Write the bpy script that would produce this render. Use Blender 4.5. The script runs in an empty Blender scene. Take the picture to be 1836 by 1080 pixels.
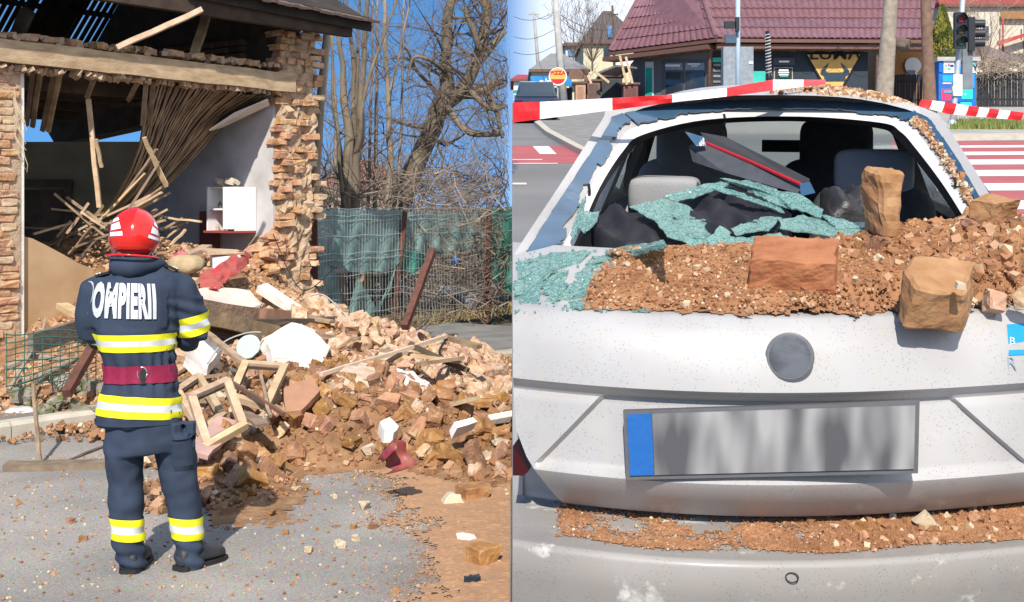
import bpy, bmesh, math, random
import numpy as np
from mathutils import Vector, Matrix, noise, Euler
from mathutils.bvhtree import BVHTree
R = math.radians
random.seed(7)
SC = bpy.context.scene
COL = SC.collection
# ------------------------------------------------------------------ camera
F = 2400.0            # focal length in units of a 1836 wide picture
CAMH = 1.78
cam = bpy.data.cameras.new('camera'); cam_o = bpy.data.objects.new('camera', cam); COL.objects.link(cam_o)
cam.sensor_width = 36.0; cam.lens = 36.0 * F / 1836.0; cam.shift_y = -170.0 / 1836.0
cam.clip_start = 0.05; cam.clip_end = 3000
cam_o.location = (0, 0, CAMH); cam_o.rotation_euler = (R(90), 0, 0)
SC.camera = cam_o
SC.render.resolution_x = 1024; SC.render.resolution_y = 602
# ------------------------------------------------------------------ sky, sun, exposure
SUN_AZ, SUN_EL = R(-4), R(41)          # behind the camera, barely to its left
SUN_DIR = Vector((math.sin(SUN_AZ) * math.cos(SUN_EL), -math.cos(SUN_AZ) * math.cos(SUN_EL), math.sin(SUN_EL)))
w = bpy.data.worlds.new('World'); SC.world = w; w.use_nodes = True
nt = w.node_tree; bg = nt.nodes['Background']
sky = nt.nodes.new('ShaderNodeTexSky'); sky.sky_type = 'NISHITA'; sky.sun_disc = False
sky.sun_elevation = SUN_EL; sky.sun_rotation = math.atan2(SUN_DIR.x, SUN_DIR.y)
sky.air_density = 1.0; sky.dust_density = 0.25; sky.ozone_density = 2.2; sky.altitude = 100
geo = nt.nodes.new('ShaderNodeTexCoord'); vm = nt.nodes.new('ShaderNodeVectorMath'); vm.operation = 'ADD'; vm.inputs[1].default_value = (0, 0, .30)
vn = nt.nodes.new('ShaderNodeVectorMath'); vn.operation = 'NORMALIZE'; nt.links.new(geo.outputs['Generated'], vm.inputs[0]); nt.links.new(vm.outputs[0], vn.inputs[0]); nt.links.new(vn.outputs[0], sky.inputs[0])
# a veil of thin high cloud over the right-hand part of the sky
sx = nt.nodes.new('ShaderNodeSeparateXYZ'); nt.links.new(geo.outputs['Generated'], sx.inputs[0])
mr = nt.nodes.new('ShaderNodeMapRange'); mr.interpolation_type = 'SMOOTHSTEP'; mr.inputs[1].default_value = -.015; mr.inputs[2].default_value = .03; mr.inputs[4].default_value = .8; nt.links.new(sx.outputs[0], mr.inputs[0])
cn = nt.nodes.new('ShaderNodeTexNoise'); cn.inputs['Scale'].default_value = 9; cn.inputs['Detail'].default_value = 5; nt.links.new(geo.outputs['Generated'], cn.inputs[0])
cm = nt.nodes.new('ShaderNodeMapRange'); cm.inputs[1].default_value = .25; cm.inputs[2].default_value = .6; cm.inputs[3].default_value = .6; nt.links.new(cn.outputs[0], cm.inputs[0])
cf = nt.nodes.new('ShaderNodeMath'); cf.operation = 'MULTIPLY'; nt.links.new(mr.outputs[0], cf.inputs[0]); nt.links.new(cm.outputs[0], cf.inputs[1])
cx_ = nt.nodes.new('ShaderNodeMix'); cx_.data_type = 'RGBA'; cx_.inputs[7].default_value = (6.6, 7.0, 7.6, 1); nt.links.new(cf.outputs[0], cx_.inputs[0]); hsv = nt.nodes.new('ShaderNodeHueSaturation'); hsv.inputs['Saturation'].default_value = 1.3; nt.links.new(sky.outputs[0], hsv.inputs['Color']); nt.links.new(hsv.outputs[0], cx_.inputs[6])
nt.links.new(cx_.outputs[2], bg.inputs[0]); bg.inputs[1].default_value = 0.15
sl = bpy.data.lights.new('sun', 'SUN'); sl.energy = 5.0; sl.angle = R(0.6); sl.color = (1.0, 0.94, 0.85)
so = bpy.data.objects.new('sun', sl); COL.objects.link(so)
so.rotation_euler = SUN_DIR.to_track_quat('Z', 'Y').to_euler(); so.location = SUN_DIR * 60
vs = SC.view_settings; vs.view_transform = 'Standard'; vs.look = 'None'; vs.exposure = 0.32; vs.gamma = 1.0
SC.cycles.use_denoising = True
SC.cycles.max_bounces = 8; SC.cycles.transparent_max_bounces = 16

# ------------------------------------------------------------------ places
def at(x, y, Y):                     # direction (x, y) of the survey, at the distance Y
    return Vector(((x - 918) / F * Y, Y, CAMH - (y - 370) / F * Y))
def grd(x, y, z=0.0):                # where that direction meets the flat lot
    return at(x, y, F * (CAMH - z) / (y - 370))
SLOPE = (370 - 145) / F; Z0 = CAMH - 1.5
TAU = math.atan(SLOPE)
def road_z(Y): return Z0 + SLOPE * Y
def street(x, y, dz=0.0):            # where it meets the rising street
    Y = F * (1.5 - dz) / (y - 145)
    return at(x, y, Y)
CARYAW = R(-11.0)
CARH = 1.5 * math.cos(TAU)
MC = Matrix.Translation(Vector((0, 0, CAMH)) - CARH * Vector((0, -math.sin(TAU), math.cos(TAU)))) @ Matrix.Rotation(TAU, 4, 'X') @ Matrix.Rotation(CARYAW, 4, 'Z')
MCI3 = MC.to_3x3().inverted()
def cp(x, y, v):                     # the same in the frame of the white car: right, forward, up
    d = MCI3 @ Vector(((x - 918) / F, 1.0, -(y - 370) / F))
    return Vector((0, 0, CARH)) + d * (v / d.y)
def cw(p): return MC @ Vector(p)

# ------------------------------------------------------------------ materials
MATS = {}
def mat(name, col, rough=0.8, var=0.15, scale=6.0, bump=0.2, bscale=40.0, col2=None, metal=0.0, rnd=0.0, spec=0.35, trans=0.0, alpha=1.0,
        thr=(0.35, 0.7), bdist=0.01, coat=0.0, detail=6.0, emit=None, grain=None):
    if name in MATS: return MATS[name]
    m = bpy.data.materials.new(name); m.use_nodes = True; MATS[name] = m
    n = m.node_tree; b = n.nodes['Principled BSDF']; L = n.links.new
    b.inputs['Roughness'].default_value = rough; b.inputs['Metallic'].default_value = metal
    b.inputs['Specular IOR Level'].default_value = spec
    b.inputs['Transmission Weight'].default_value = trans; b.inputs['Alpha'].default_value = alpha
    b.inputs['Coat Weight'].default_value = coat
    tc = n.nodes.new('ShaderNodeTexCoord')
    mp = n.nodes.new('ShaderNodeMapping'); L(tc.outputs['Object'], mp.inputs[0])
    if grain: mp.inputs['Scale'].default_value = grain
    nz = n.nodes.new('ShaderNodeTexNoise'); nz.inputs['Scale'].default_value = scale; nz.inputs['Detail'].default_value = detail
    L(mp.outputs[0], nz.inputs['Vector'])
    rp = n.nodes.new('ShaderNodeValToRGB'); L(nz.outputs[0], rp.inputs[0])
    c = Vector(col); c2 = Vector(col2) if col2 else c * (1 - var)
    c1 = c if col2 else c * (1 + var)
    rp.color_ramp.elements[0].position = thr[0]; rp.color_ramp.elements[1].position = thr[1]
    rp.color_ramp.elements[0].color = (*c2, 1); rp.color_ramp.elements[1].color = (*c1, 1)
    out = rp.outputs[0]
    if rnd:
        oi = n.nodes.new('ShaderNodeObjectInfo'); hs = n.nodes.new('ShaderNodeHueSaturation')
        m1 = n.nodes.new('ShaderNodeMapRange'); L(oi.outputs['Random'], m1.inputs[0])
        m1.inputs[3].default_value = 1 - rnd; m1.inputs[4].default_value = 1 + rnd; L(m1.outputs[0], hs.inputs['Value'])
        mm = n.nodes.new('ShaderNodeMath'); mm.operation = 'MULTIPLY'; mm.inputs[1].default_value = 7.31; L(oi.outputs['Random'], mm.inputs[0])
        fr = n.nodes.new('ShaderNodeMath'); fr.operation = 'FRACT'; L(mm.outputs[0], fr.inputs[0])
        m2 = n.nodes.new('ShaderNodeMapRange'); L(fr.outputs[0], m2.inputs[0])
        m2.inputs[3].default_value = 1 - rnd * .6; m2.inputs[4].default_value = 1 + rnd * .3; L(m2.outputs[0], hs.inputs['Saturation'])
        m3 = n.nodes.new('ShaderNodeMapRange'); L(fr.outputs[0], m3.inputs[0]); m3.inputs[3].default_value = .49; m3.inputs[4].default_value = .515
        L(m3.outputs[0], hs.inputs['Hue'])
        L(out, hs.inputs['Color']); out = hs.outputs[0]
    L(out, b.inputs['Base Color'])
    if bump:
        nb = n.nodes.new('ShaderNodeTexNoise'); nb.inputs['Scale'].default_value = bscale; nb.inputs['Detail'].default_value = 8
        L(mp.outputs[0], nb.inputs['Vector'])
        bp = n.nodes.new('ShaderNodeBump'); bp.inputs['Strength'].default_value = bump; bp.inputs['Distance'].default_value = bdist
        L(nb.outputs[0], bp.inputs['Height']); L(bp.outputs[0], b.inputs['Normal'])
    if emit:
        b.inputs['Emission Color'].default_value = (*emit[:3], 1); b.inputs['Emission Strength'].default_value = emit[3]
    return m
def tex_mat(name, build, rough=0.5, spec=0.35):
    """a principled material whose base colour comes from build(nodes, link, object_coords)"""
    m = bpy.data.materials.new(name); m.use_nodes = True; MATS[name] = m
    n = m.node_tree; b = n.nodes['Principled BSDF']; b.inputs['Roughness'].default_value = rough; b.inputs['Specular IOR Level'].default_value = spec
    tc = n.nodes.new('ShaderNodeTexCoord')
    build(n.nodes, n.links.new, tc.outputs['Object'], b)
    return m
# ------------------------------------------------------------------ mesh kit
class MB:
    def __init__(s): s.v = []; s.f = []; s.mi = []; s.cur = 0
    def add(s, vs_, fs):
        k = len(s.v); s.v += [Vector(p) for p in vs_]; s.f += [tuple(i + k for i in f) for f in fs]; s.mi += [s.cur] * len(fs); return s
    def hexa(s, p):                   # 8 corners: bottom 4 ccw, top 4 ccw
        return s.add(p, [(3, 2, 1, 0), (4, 5, 6, 7), (0, 1, 5, 4), (1, 2, 6, 5), (2, 3, 7, 6), (3, 0, 4, 7)])
    def box(s, c, size, rot=None, jit=0.0):
        h = Vector(size) / 2; c = Vector(c); r = rot if rot is not None else Matrix.Identity(3)
        P = [(-1, -1, -1), (1, -1, -1), (1, 1, -1), (-1, 1, -1), (-1, -1, 1), (1, -1, 1), (1, 1, 1), (-1, 1, 1)]
        return s.hexa([c + r @ Vector((a[0] * h.x + random.uniform(-jit, jit), a[1] * h.y + random.uniform(-jit, jit), a[2] * h.z + random.uniform(-jit, jit))) for a in P])
    def span(s, x0, x1, y0, y1, z0, z1): return s.box(((x0 + x1) / 2, (y0 + y1) / 2, (z0 + z1) / 2), (abs(x1 - x0), abs(y1 - y0), abs(z1 - z0)))
    def beam(s, a, b, wd, ht, up=(0, 0, 1), seg=1, wob=0.0, taper=1.0, twist=0.0, sag=0.0):
        a = Vector(a); b = Vector(b); d = (b - a).normalized(); u = Vector(up)
        if abs(d.dot(u)) > .98: u = Vector((1, 0, 0))
        sd = d.cross(u).normalized(); u = sd.cross(d).normalized(); rings = []
        for i in range(seg + 1):
            t = i / seg; c = a.lerp(b, t) + (sd * random.uniform(-wob, wob) + u * random.uniform(-wob, wob) if seg > 1 else Vector((0, 0, 0)))
            c = c - Vector((0, 0, 1)) * sag * 4 * t * (1 - t)
            k = 1 + (taper - 1) * t; an = twist * t; ss = sd * math.cos(an) + u * math.sin(an); uu = u * math.cos(an) - sd * math.sin(an)
            W, H = wd * k / 2 * (1 + random.uniform(-wob, wob) * 3), ht * k / 2 * (1 + random.uniform(-wob, wob) * 3)
            rings.append([c - ss * W - uu * H, c + ss * W - uu * H, c + ss * W + uu * H, c - ss * W + uu * H])
        return s.loft(rings, caps=True)
    def loft(s, rings, caps=False, closed=True):
        n = len(rings[0]); vs_ = [p for r in rings for p in r]; fs = []
        for i in range(len(rings) - 1):
            for j in range(n if closed else n - 1):
                a = i * n + j; b = i * n + (j + 1) % n; fs.append((a, b, b + n, a + n))
        if caps: fs.append(tuple(range(n - 1, -1, -1))); fs.append(tuple((len(rings) - 1) * n + j for j in range(n)))
        return s.add(vs_, fs)
    def tube(s, pts, rad, n=6, caps=True):
        pts = [Vector(p) for p in pts]; rings = []
        if not hasattr(rad, '__len__'): rad = [rad] * len(pts)
        pu = None
        for i, p in enumerate(pts):
            d = (pts[min(i + 1, len(pts) - 1)] - pts[max(i - 1, 0)])
            d = d.normalized() if d.length > 1e-9 else Vector((0, 0, 1))
            u = pu - d * pu.dot(d) if pu is not None else (Vector((0, 0, 1)) if abs(d.z) < .9 else Vector((1, 0, 0)))
            u = (u - d * u.dot(d)).normalized(); pu = u; v = d.cross(u)
            rings.append([p + (u * math.cos(2 * math.pi * k / n) + v * math.sin(2 * math.pi * k / n)) * rad[i] for k in range(n)])
        return s.loft(rings, caps=caps)
    def prism(s, pts, off):           # polygon pulled along off
        pts = [Vector(p) for p in pts]; off = Vector(off); n = len(pts)
        return s.add(pts + [p + off for p in pts], [tuple(range(n - 1, -1, -1)), tuple(range(n, 2 * n))] + [(i, (i + 1) % n, n + (i + 1) % n, n + i) for i in range(n)])
    def lathe(s, prof, c, axis=(0, 0, 1), n=16, caps=True):
        c = Vector(c); q = Vector(axis).to_track_quat('Z', 'Y').to_matrix(); rings = []
        for r, h in prof: rings.append([c + q @ Vector((r * math.cos(2 * math.pi * k / n), r * math.sin(2 * math.pi * k / n), h)) for k in range(n)])
        return s.loft(rings, caps=caps)
    def grid(s, rows): return s.loft(rows, closed=False)
    def data(s, name, mats, smooth=False):
        me = bpy.data.meshes.new(name); me.from_pydata([tuple(p) for p in s.v], [], s.f)
        for m in (mats if isinstance(mats, (list, tuple)) else [mats]): me.materials.append(m)
        if any(s.mi): me.polygons.foreach_set('material_index', s.mi)
        if smooth: me.polygons.foreach_set('use_smooth', [True] * len(me.polygons))
        me.validate(); me.update(); return me
def fixn(me):
    bm = bmesh.new(); bm.from_mesh(me); bmesh.ops.recalc_face_normals(bm, faces=bm.faces); bm.to_mesh(me); bm.free(); return me
WM = {}
def link(o, parent=None, M=None):
    COL.objects.link(o)
    if parent is not None:
        o.parent = parent; o.matrix_parent_inverse = Matrix.Identity(4)
    if M is not None: o.matrix_local = M
    WM[o.name] = (WM[parent.name] if parent is not None else Matrix.Identity(4)) @ (M if M is not None else Matrix.Identity(4))
    return o
def tag(o, label, cat, group=None, kind=None):
    if label: o['label'] = label
    if cat: o['category'] = cat
    if group: o['group'] = group
    if kind: o['kind'] = kind
    return o
def thing(name, label, cat, base, group=None, M=None):
    o = bpy.data.objects.new(name, None); o.empty_display_size = .1
    link(o, None, M if M is not None else Matrix.Translation(Vector(base))); return tag(o, label, cat, group)
def part(name, mb, m, parent, smooth=False, local=False, label=None, kind=None):
    """a mesh child; its vertices are world points unless local"""
    me = mb.data(name, m, smooth) if isinstance(mb, MB) else mb
    if not local: me.transform(WM[parent.name].inverted())
    fixn(me); o = bpy.data.objects.new(name, me); link(o, parent)
    if label: o['label'] = label
    if kind: o['kind'] = kind
    return o
def solo(name, mb, m, label, cat, group=None, smooth=False, M=None, kind=None):
    """a thing that is one mesh: its origin goes to the middle of its base"""
    me = mb.data(name, m, smooth) if isinstance(mb, MB) else mb
    if M is not None: me.transform(M)
    n = len(me.vertices); co = np.empty(n * 3); me.vertices.foreach_get('co', co); co = co.reshape(-1, 3)
    b = Vector((co[:, 0].mean(), co[:, 1].mean(), co[:, 2].min())); me.transform(Matrix.Translation(-b))
    fixn(me); o = bpy.data.objects.new(name, me); link(o, None, Matrix.Translation(b)); return tag(o, label, cat, group, kind)
def struct(name, mb, m, smooth=False, kind='structure'):
    me = mb.data(name, m, smooth) if isinstance(mb, MB) else mb
    o = bpy.data.objects.new(name, me); link(o); o['kind'] = kind; return o
def text_mesh(body, size, bold=0.0, align='CENTER', shear=0.0, sx=1.0):
    c = bpy.data.curves.new('text', 'FONT'); c.body = body; c.size = size; c.align_x = align; c.align_y = 'CENTER'; c.offset = bold; c.shear = shear
    c.resolution_u = 3; c.space_character = 1.0 + bold * 2 / max(size, .01)
    o = bpy.data.objects.new('text', c); COL.objects.link(o); dg = bpy.context.evaluated_depsgraph_get()
    me = bpy.data.meshes.new_from_object(o.evaluated_get(dg)); bpy.data.objects.remove(o); bpy.data.curves.remove(c)
    if sx != 1: me.transform(Matrix.Diagonal((sx, 1, 1, 1)))
    return me
def nz(p, sc=1.0): return noise.noise(Vector(p) * sc)
def chunk_mesh(name, size, m, cuts=2, rough=.02, seed=0, bev=.06, fine=True):
    """a chipped block: a box with broken ends and a worn surface"""
    rs = random.Random(seed); bm = bmesh.new(); bmesh.ops.create_cube(bm, size=1.0)
    bmesh.ops.scale(bm, vec=Vector(size), verts=bm.verts)
    mx = max(size)
    for i in range(cuts):
        nrm = Vector((rs.choice((-1, 1)) * rs.uniform(.5, 1), rs.uniform(-.6, .6), rs.uniform(-.5, .5))).normalized()
        if i > 1: nrm = Vector((rs.uniform(-1, 1), rs.uniform(-1, 1), rs.uniform(-1, 1))).normalized()
        co = Vector((nrm.x * size[0], nrm.y * size[1], nrm.z * size[2])) * rs.uniform(.22, .42)
        g = bmesh.ops.bisect_plane(bm, geom=bm.verts[:] + bm.edges[:] + bm.faces[:], plane_co=co, plane_no=nrm, clear_outer=True)
        ed = [e for e in bm.edges if e.is_boundary]
        if ed: bmesh.ops.holes_fill(bm, edges=ed, sides=0)
    bmesh.ops.bevel(bm, geom=bm.edges[:], offset=mx * bev * .5, segments=1, affect='EDGES')
    bmesh.ops.triangulate(bm, faces=bm.faces)
    if fine: bmesh.ops.subdivide_edges(bm, edges=[e for e in bm.edges if e.calc_length() > mx * .22], cuts=1); bmesh.ops.triangulate(bm, faces=bm.faces)
    for v in bm.verts:
        p = v.co * (6 / mx) + Vector((seed * 3.1, 0, 0)); v.co += Vector((noise.noise(p), noise.noise(p + Vector((9, 0, 0))), noise.noise(p + Vector((0, 9, 0))))) * rough; p = p * 2.7; v.co += Vector((noise.noise(p), noise.noise(p + Vector((9, 0, 0))), noise.noise(p + Vector((0, 9, 0))))) * rough * .6
    bmesh.ops.recalc_face_normals(bm, faces=bm.faces)
    me = bpy.data.meshes.new(name); bm.to_mesh(me); bm.free(); me.materials.append(m); return me
def inst(name, me, M, label, cat, group):
    o = bpy.data.objects.new(name, me); link(o, None, M); return tag(o, label, cat, group)
def rrot(rs=random, tilt=3.14): return Euler((rs.uniform(-tilt, tilt), rs.uniform(-tilt, tilt), rs.uniform(-3.14, 3.14))).to_matrix().to_4x4()

# colours (real-world base colours)
M_ASPH = mat('asphalt', (.16, .157, .155), .92, col2=(.115, .113, .112), scale=1.3, bump=.5, bscale=260, bdist=.006)
def brick_mat(name, c1, c2, c3, rnd, dust=(.50, .60)):
    """fired clay with crumbs of mortar and dust stuck to it"""
    m = mat(name, c1, .96, col2=c2, scale=11, bump=.9, bscale=55, rnd=rnd, bdist=.008); n = m.node_tree; b = n.nodes['Principled BSDF']; src = b.inputs['Base Color'].links[0].from_socket
    tc = n.nodes.new('ShaderNodeTexCoord'); oi = n.nodes.new('ShaderNodeObjectInfo'); ad = n.nodes.new('ShaderNodeVectorMath'); ad.operation = 'ADD'; n.links.new(tc.outputs['Object'], ad.inputs[0]); n.links.new(oi.outputs['Location'], ad.inputs[1])
    t = n.nodes.new('ShaderNodeTexNoise'); t.inputs['Scale'].default_value = 13; t.inputs['Detail'].default_value = 7; t.inputs['Roughness'].default_value = .7; n.links.new(ad.outputs[0], t.inputs[0])
    r = n.nodes.new('ShaderNodeValToRGB'); r.color_ramp.elements[0].position = dust[0]; r.color_ramp.elements[1].position = dust[1]; n.links.new(t.outputs[0], r.inputs[0])
    mx = n.nodes.new('ShaderNodeMix'); mx.data_type = 'RGBA'; n.links.new(r.outputs[0], mx.inputs[0]); n.links.new(src, mx.inputs[6]); mx.inputs[7].default_value = (*c3, 1); n.links.new(mx.outputs[2], b.inputs['Base Color']); return m
M_BRICK = brick_mat('clay_brick', (.38, .19, .085), (.24, .105, .045), (.44, .29, .17), .28, (.54, .64))
M_BRICKP = brick_mat('old_brick', (.48, .25, .13), (.34, .155, .075), (.50, .33, .20), .2, (.46, .58))
M_PINK = brick_mat('dusty_brick', (.50, .31, .19), (.36, .19, .105), (.56, .43, .31), .22, (.44, .6))
M_MORT = mat('mortar', (.50, .37, .25), .97, col2=(.36, .25, .16), scale=10, bump=.8, bscale=45, bdist=.015)
M_SOIL = mat('crumbled_brick', (.36, .205, .105), .98, col2=(.21, .11, .055), scale=7, bump=.9, bscale=70, bdist=.02)
M_DUST = mat('brick_dust', (.44, .25, .13), .98, col2=(.36, .21, .12), scale=9, bump=.6, bscale=150, bdist=.006)
M_PLAST = mat('white_plaster', (.72, .68, .62), .9, col2=(.58, .5, .42), scale=5, bump=.4, bscale=30, thr=(.3, .55))
M_WOOD = mat('weathered_wood', (.36, .25, .15), .9, col2=(.19, .125, .08), scale=7, bump=.5, bscale=30, rnd=.25, grain=(1, 1, 1))
M_WOODL = mat('pale_wood', (.55, .4, .25), .85, col2=(.4, .27, .16), scale=9, bump=.3, bscale=40, rnd=.15)
M_WOODD = mat('dark_old_wood', (.12, .085, .06), .92, col2=(.06, .042, .03), scale=6, bump=.5, bscale=30, rnd=.25)
M_KERB = mat('kerb_concrete', (.50, .46, .38), .9, col2=(.40, .36, .29), scale=5, bump=.3, bscale=80)
M_RUST = mat('rusty_steel', (.15, .062, .042), .8, col2=(.085, .036, .026), scale=14, bump=.2)
M_CONC = mat('concrete', (.38, .37, .35), .9, scale=3, bump=.3)
M_WHITEP = mat('white_gloss', (.8, .8, .79), .35, var=.03)
M_BLACK = mat('black_rubber', (.02, .02, .022), .6, var=.2)
# ================================================================== GROUND, STREET, KERB
D2 = Vector((.611, .791, 0)); N2 = Vector((-.791, .611, 0))          # along / behind the kerb of the flat lot
KA = Vector((-3.80, 10.17, 0))
def kp(t, s, z=0.0): return KA + D2 * t + N2 * s + Vector((0, 0, z))
M_EARTH = mat('earth', (.20, .17, .12), .97, col2=(.10, .09, .055), scale=2.2, bump=.6, bscale=30)
g = MB(); g.add([(-900, -300, -.03), (900, -300, -.03), (900, 1500, -.03), (-900, 1500, -.03)], [(0, 1, 2, 3)])
struct('ground', g, M_EARTH)
g = MB(); a, b = kp(-20, 0), kp(6.4, 0)
g.add([(-16, -8, 0), (-.004, -8, 0), (-.004, b.y, 0), b, a], [(0, 1, 2, 3, 4)])
road = struct('road', g, None)
def build_asph(N, L, co, b):
    n1 = N.new('ShaderNodeTexNoise'); n1.inputs['Scale'].default_value = .9; n1.inputs['Detail'].default_value = 5; L(co, n1.inputs[0])
    n2 = N.new('ShaderNodeTexNoise'); n2.inputs['Scale'].default_value = 160; n2.inputs['Detail'].default_value = 3; L(co, n2.inputs[0])
    n3 = N.new('ShaderNodeTexVoronoi'); n3.inputs['Scale'].default_value = 120; L(co, n3.inputs[0])
    r1 = N.new('ShaderNodeValToRGB'); r1.color_ramp.elements[0].position = .38; r1.color_ramp.elements[1].position = .62
    r1.color_ramp.elements[0].color = (.225, .205, .185, 1); r1.color_ramp.elements[1].color = (.32, .29, .25, 1); L(n1.outputs[0], r1.inputs[0])
    mx = N.new('ShaderNodeMix'); mx.data_type = 'RGBA'; mx.blend_type = 'OVERLAY'; mx.inputs[0].default_value = .55; L(r1.outputs[0], mx.inputs[6]); L(n2.outputs[0], mx.inputs[7])
    mx2 = N.new('ShaderNodeMix'); mx2.data_type = 'RGBA'; mx2.blend_type = 'OVERLAY'; mx2.inputs[0].default_value = .3; L(mx.outputs[2], mx2.inputs[6]); L(n3.outputs['Color'], mx2.inputs[7])
    hs = N.new('ShaderNodeHueSaturation'); hs.inputs['Saturation'].default_value = .85; L(mx2.outputs[2], hs.inputs['Color'])
    L(hs.outputs[0], b.inputs['Base Color'])
    bp = N.new('ShaderNodeBump'); bp.inputs['Strength'].default_value = .5; bp.inputs['Distance'].default_value = .006; L(n3.outputs[0], bp.inputs['Height']); L(bp.outputs[0], b.inputs['Normal'])
M_ROAD = tex_mat('road_asphalt', build_asph, rough=.95, spec=.2)
road.data.materials.clear(); road.data.materials.append(M_ROAD)
g = MB(); p = [kp(-20, .13), kp(9.0, .13), kp(9.0, 4.6), kp(-20, 4.6)]
g.prism([q + Vector((0, 0, -.02)) for q in p], (0, 0, .13))
M_PAVE = mat('pavement_asphalt', (.26, .25, .24), .95, col2=(.17, .165, .155), scale=2.5, bump=.5, bscale=200)
struct('pavement', g, M_PAVE)
kerb = bpy.data.objects.new('kerb', None); link(kerb, None, Matrix.Translation(KA)); kerb['kind'] = 'structure'
kb = MB(); kb.loft([[Vector((x, y, z)) for y, z in ((0, 0), (.15, 0), (.15, .145), (.035, .145), (.005, .115))] for x in (0.006, .994)], caps=True)
kme = fixn(kb.data('kerb_stone', M_KERB)); ang = math.atan2(D2.y, D2.x)
for i in range(-4, 7):
    o = bpy.data.objects.new('kerb_stone', kme)
    link(o, kerb, Matrix.Translation(D2 * i * 1.0 + Vector((0, 0, random.uniform(-.006, .006)))) @ Matrix.Rotation(ang + random.uniform(-.006, .006), 4, 'Z'))
# the rising street on the other side: a bank with a paved top
g = MB(); ys = [-4, 2, 10, 25, 50, 90, 92, 400]
zt = [road_z(min(y, 90)) for y in ys]
top = [[Vector((0.0, y, z)), Vector((120, y, z))] for y, z in zip(ys, zt)]
g.grid(top); g.cur = 1
g.grid([[Vector((0.0, y, -.2)), Vector((0.0, y, z))] for y, z in zip(ys, zt)]); g.add([(0, -4, -.2), (120, -4, -.2), (120, -4, zt[0]), (0, -4, zt[0])], [(0, 1, 2, 3)])
M_ROAD2 = mat('street_asphalt', (.20, .197, .195), .95, col2=(.15, .148, .147), scale=.35, bump=.4, bscale=120)
struct('street', g, [M_ROAD2, M_CONC])
def sheet(pts, dz): return [street(x, y) + Vector((0, 0, dz)) for x, y in pts]
M_RED = mat('red_road_paint', (.42, .10, .11), .9, col2=(.33, .085, .09), scale=1.2, bump=.3, bscale=60)
M_LINE = mat('white_road_paint', (.72, .70, .66), .85, col2=(.6, .58, .54), scale=1.2, bump=.2)
g = MB(); g.add(sheet([(919, 293), (1046, 293), (1046, 262), (919, 262)], .004), [(0, 1, 2, 3)])
g.add(sheet([(1560, 385), (1960, 385), (1890, 253), (1600, 253)], .004), [(0, 1, 2, 3)]); struct('red_crossing', g, M_RED)
g = MB()
for q in ([(968, 277), (998, 277), (984, 263), (955, 263)], [(1018, 264), (1044, 264), (1048, 272), (1030, 272)], [(919, 287.6), (972, 287.6), (972, 286.2), (919, 286.6)], [(919, 332), (944, 332), (944, 329), (919, 329)],
          [(919, 294.6), (1000, 294.6), (1000, 293.4), (919, 293.4)]):
    g.add(sheet(q, .008), [(0, 1, 2, 3)])
for y0, y1 in ((262.5, 266.5), (274, 280), (288, 297), (307, 318), (331, 344), (362, 378)):
    g.add(sheet([(1560, y1), (1960, y1 - 2), (1930, y0 - 2), (1570, y0)], .008), [(0, 1, 2, 3)])
struct('road_marking', g, M_LINE)
# pavements of the street
def slab(pts, h): 
    m_ = MB(); m_.prism(sheet(pts, -.02), (0, 0, h + .02)); return m_
struct('pavement', slab([(966, 226), (985, 243), (1010, 257), (1042, 275), (1100, 300), (1220, 300), (1220, 196), (975, 196)], .12), M_PAVE)
m_ = MB(); cv = [(964, 225), (984, 243.5), (1009, 258), (1041, 276.5), (1098, 302)]
m_.grid([[street(x - 6, y) + Vector((0, 0, -.02)), street(x - 6, y) + Vector((0, 0, .13)), street(x + 4, y - 2.5) + Vector((0, 0, .135))] for x, y in cv]); struct('kerb', m_, M_KERB)
struct('pavement', slab([(1640, 250), (1980, 246), (1930, 196), (1640, 196)], .12), mat('pale_pavement', (.33, .31, .28), .95, scale=1, bump=.2))
m_ = MB(); m_.prism(sheet([(1640, 253.5), (1980, 249.5), (1978, 246), (1640, 250)], -.02), (0, 0, .155)); struct('kerb', m_, M_KERB)
struct('pavement', slab([(1220, 240), (1640, 240), (1640, 192), (1220, 192)], .1), MATS['pale_pavement'])
# grass strip by the crossing
g = MB(); rs = random.Random(5)
for i in range(2600):
    p = street(rs.uniform(1705, 1850), rs.uniform(226, 240)) + Vector((0, 0, .12)); a = rs.uniform(0, 6.28); h = rs.uniform(.08, .22)
    s_ = Vector((math.cos(a), math.sin(a), 0)) * .035
    g.add([p - s_, p + s_, p + Vector((rs.uniform(-.05, .05), rs.uniform(-.05, .05), h))], [(0, 1, 2)])
struct('grass', g, mat('grass', (.12, .19, .035), .8, col2=(.2, .2, .06), scale=3), kind='stuff')

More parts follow.
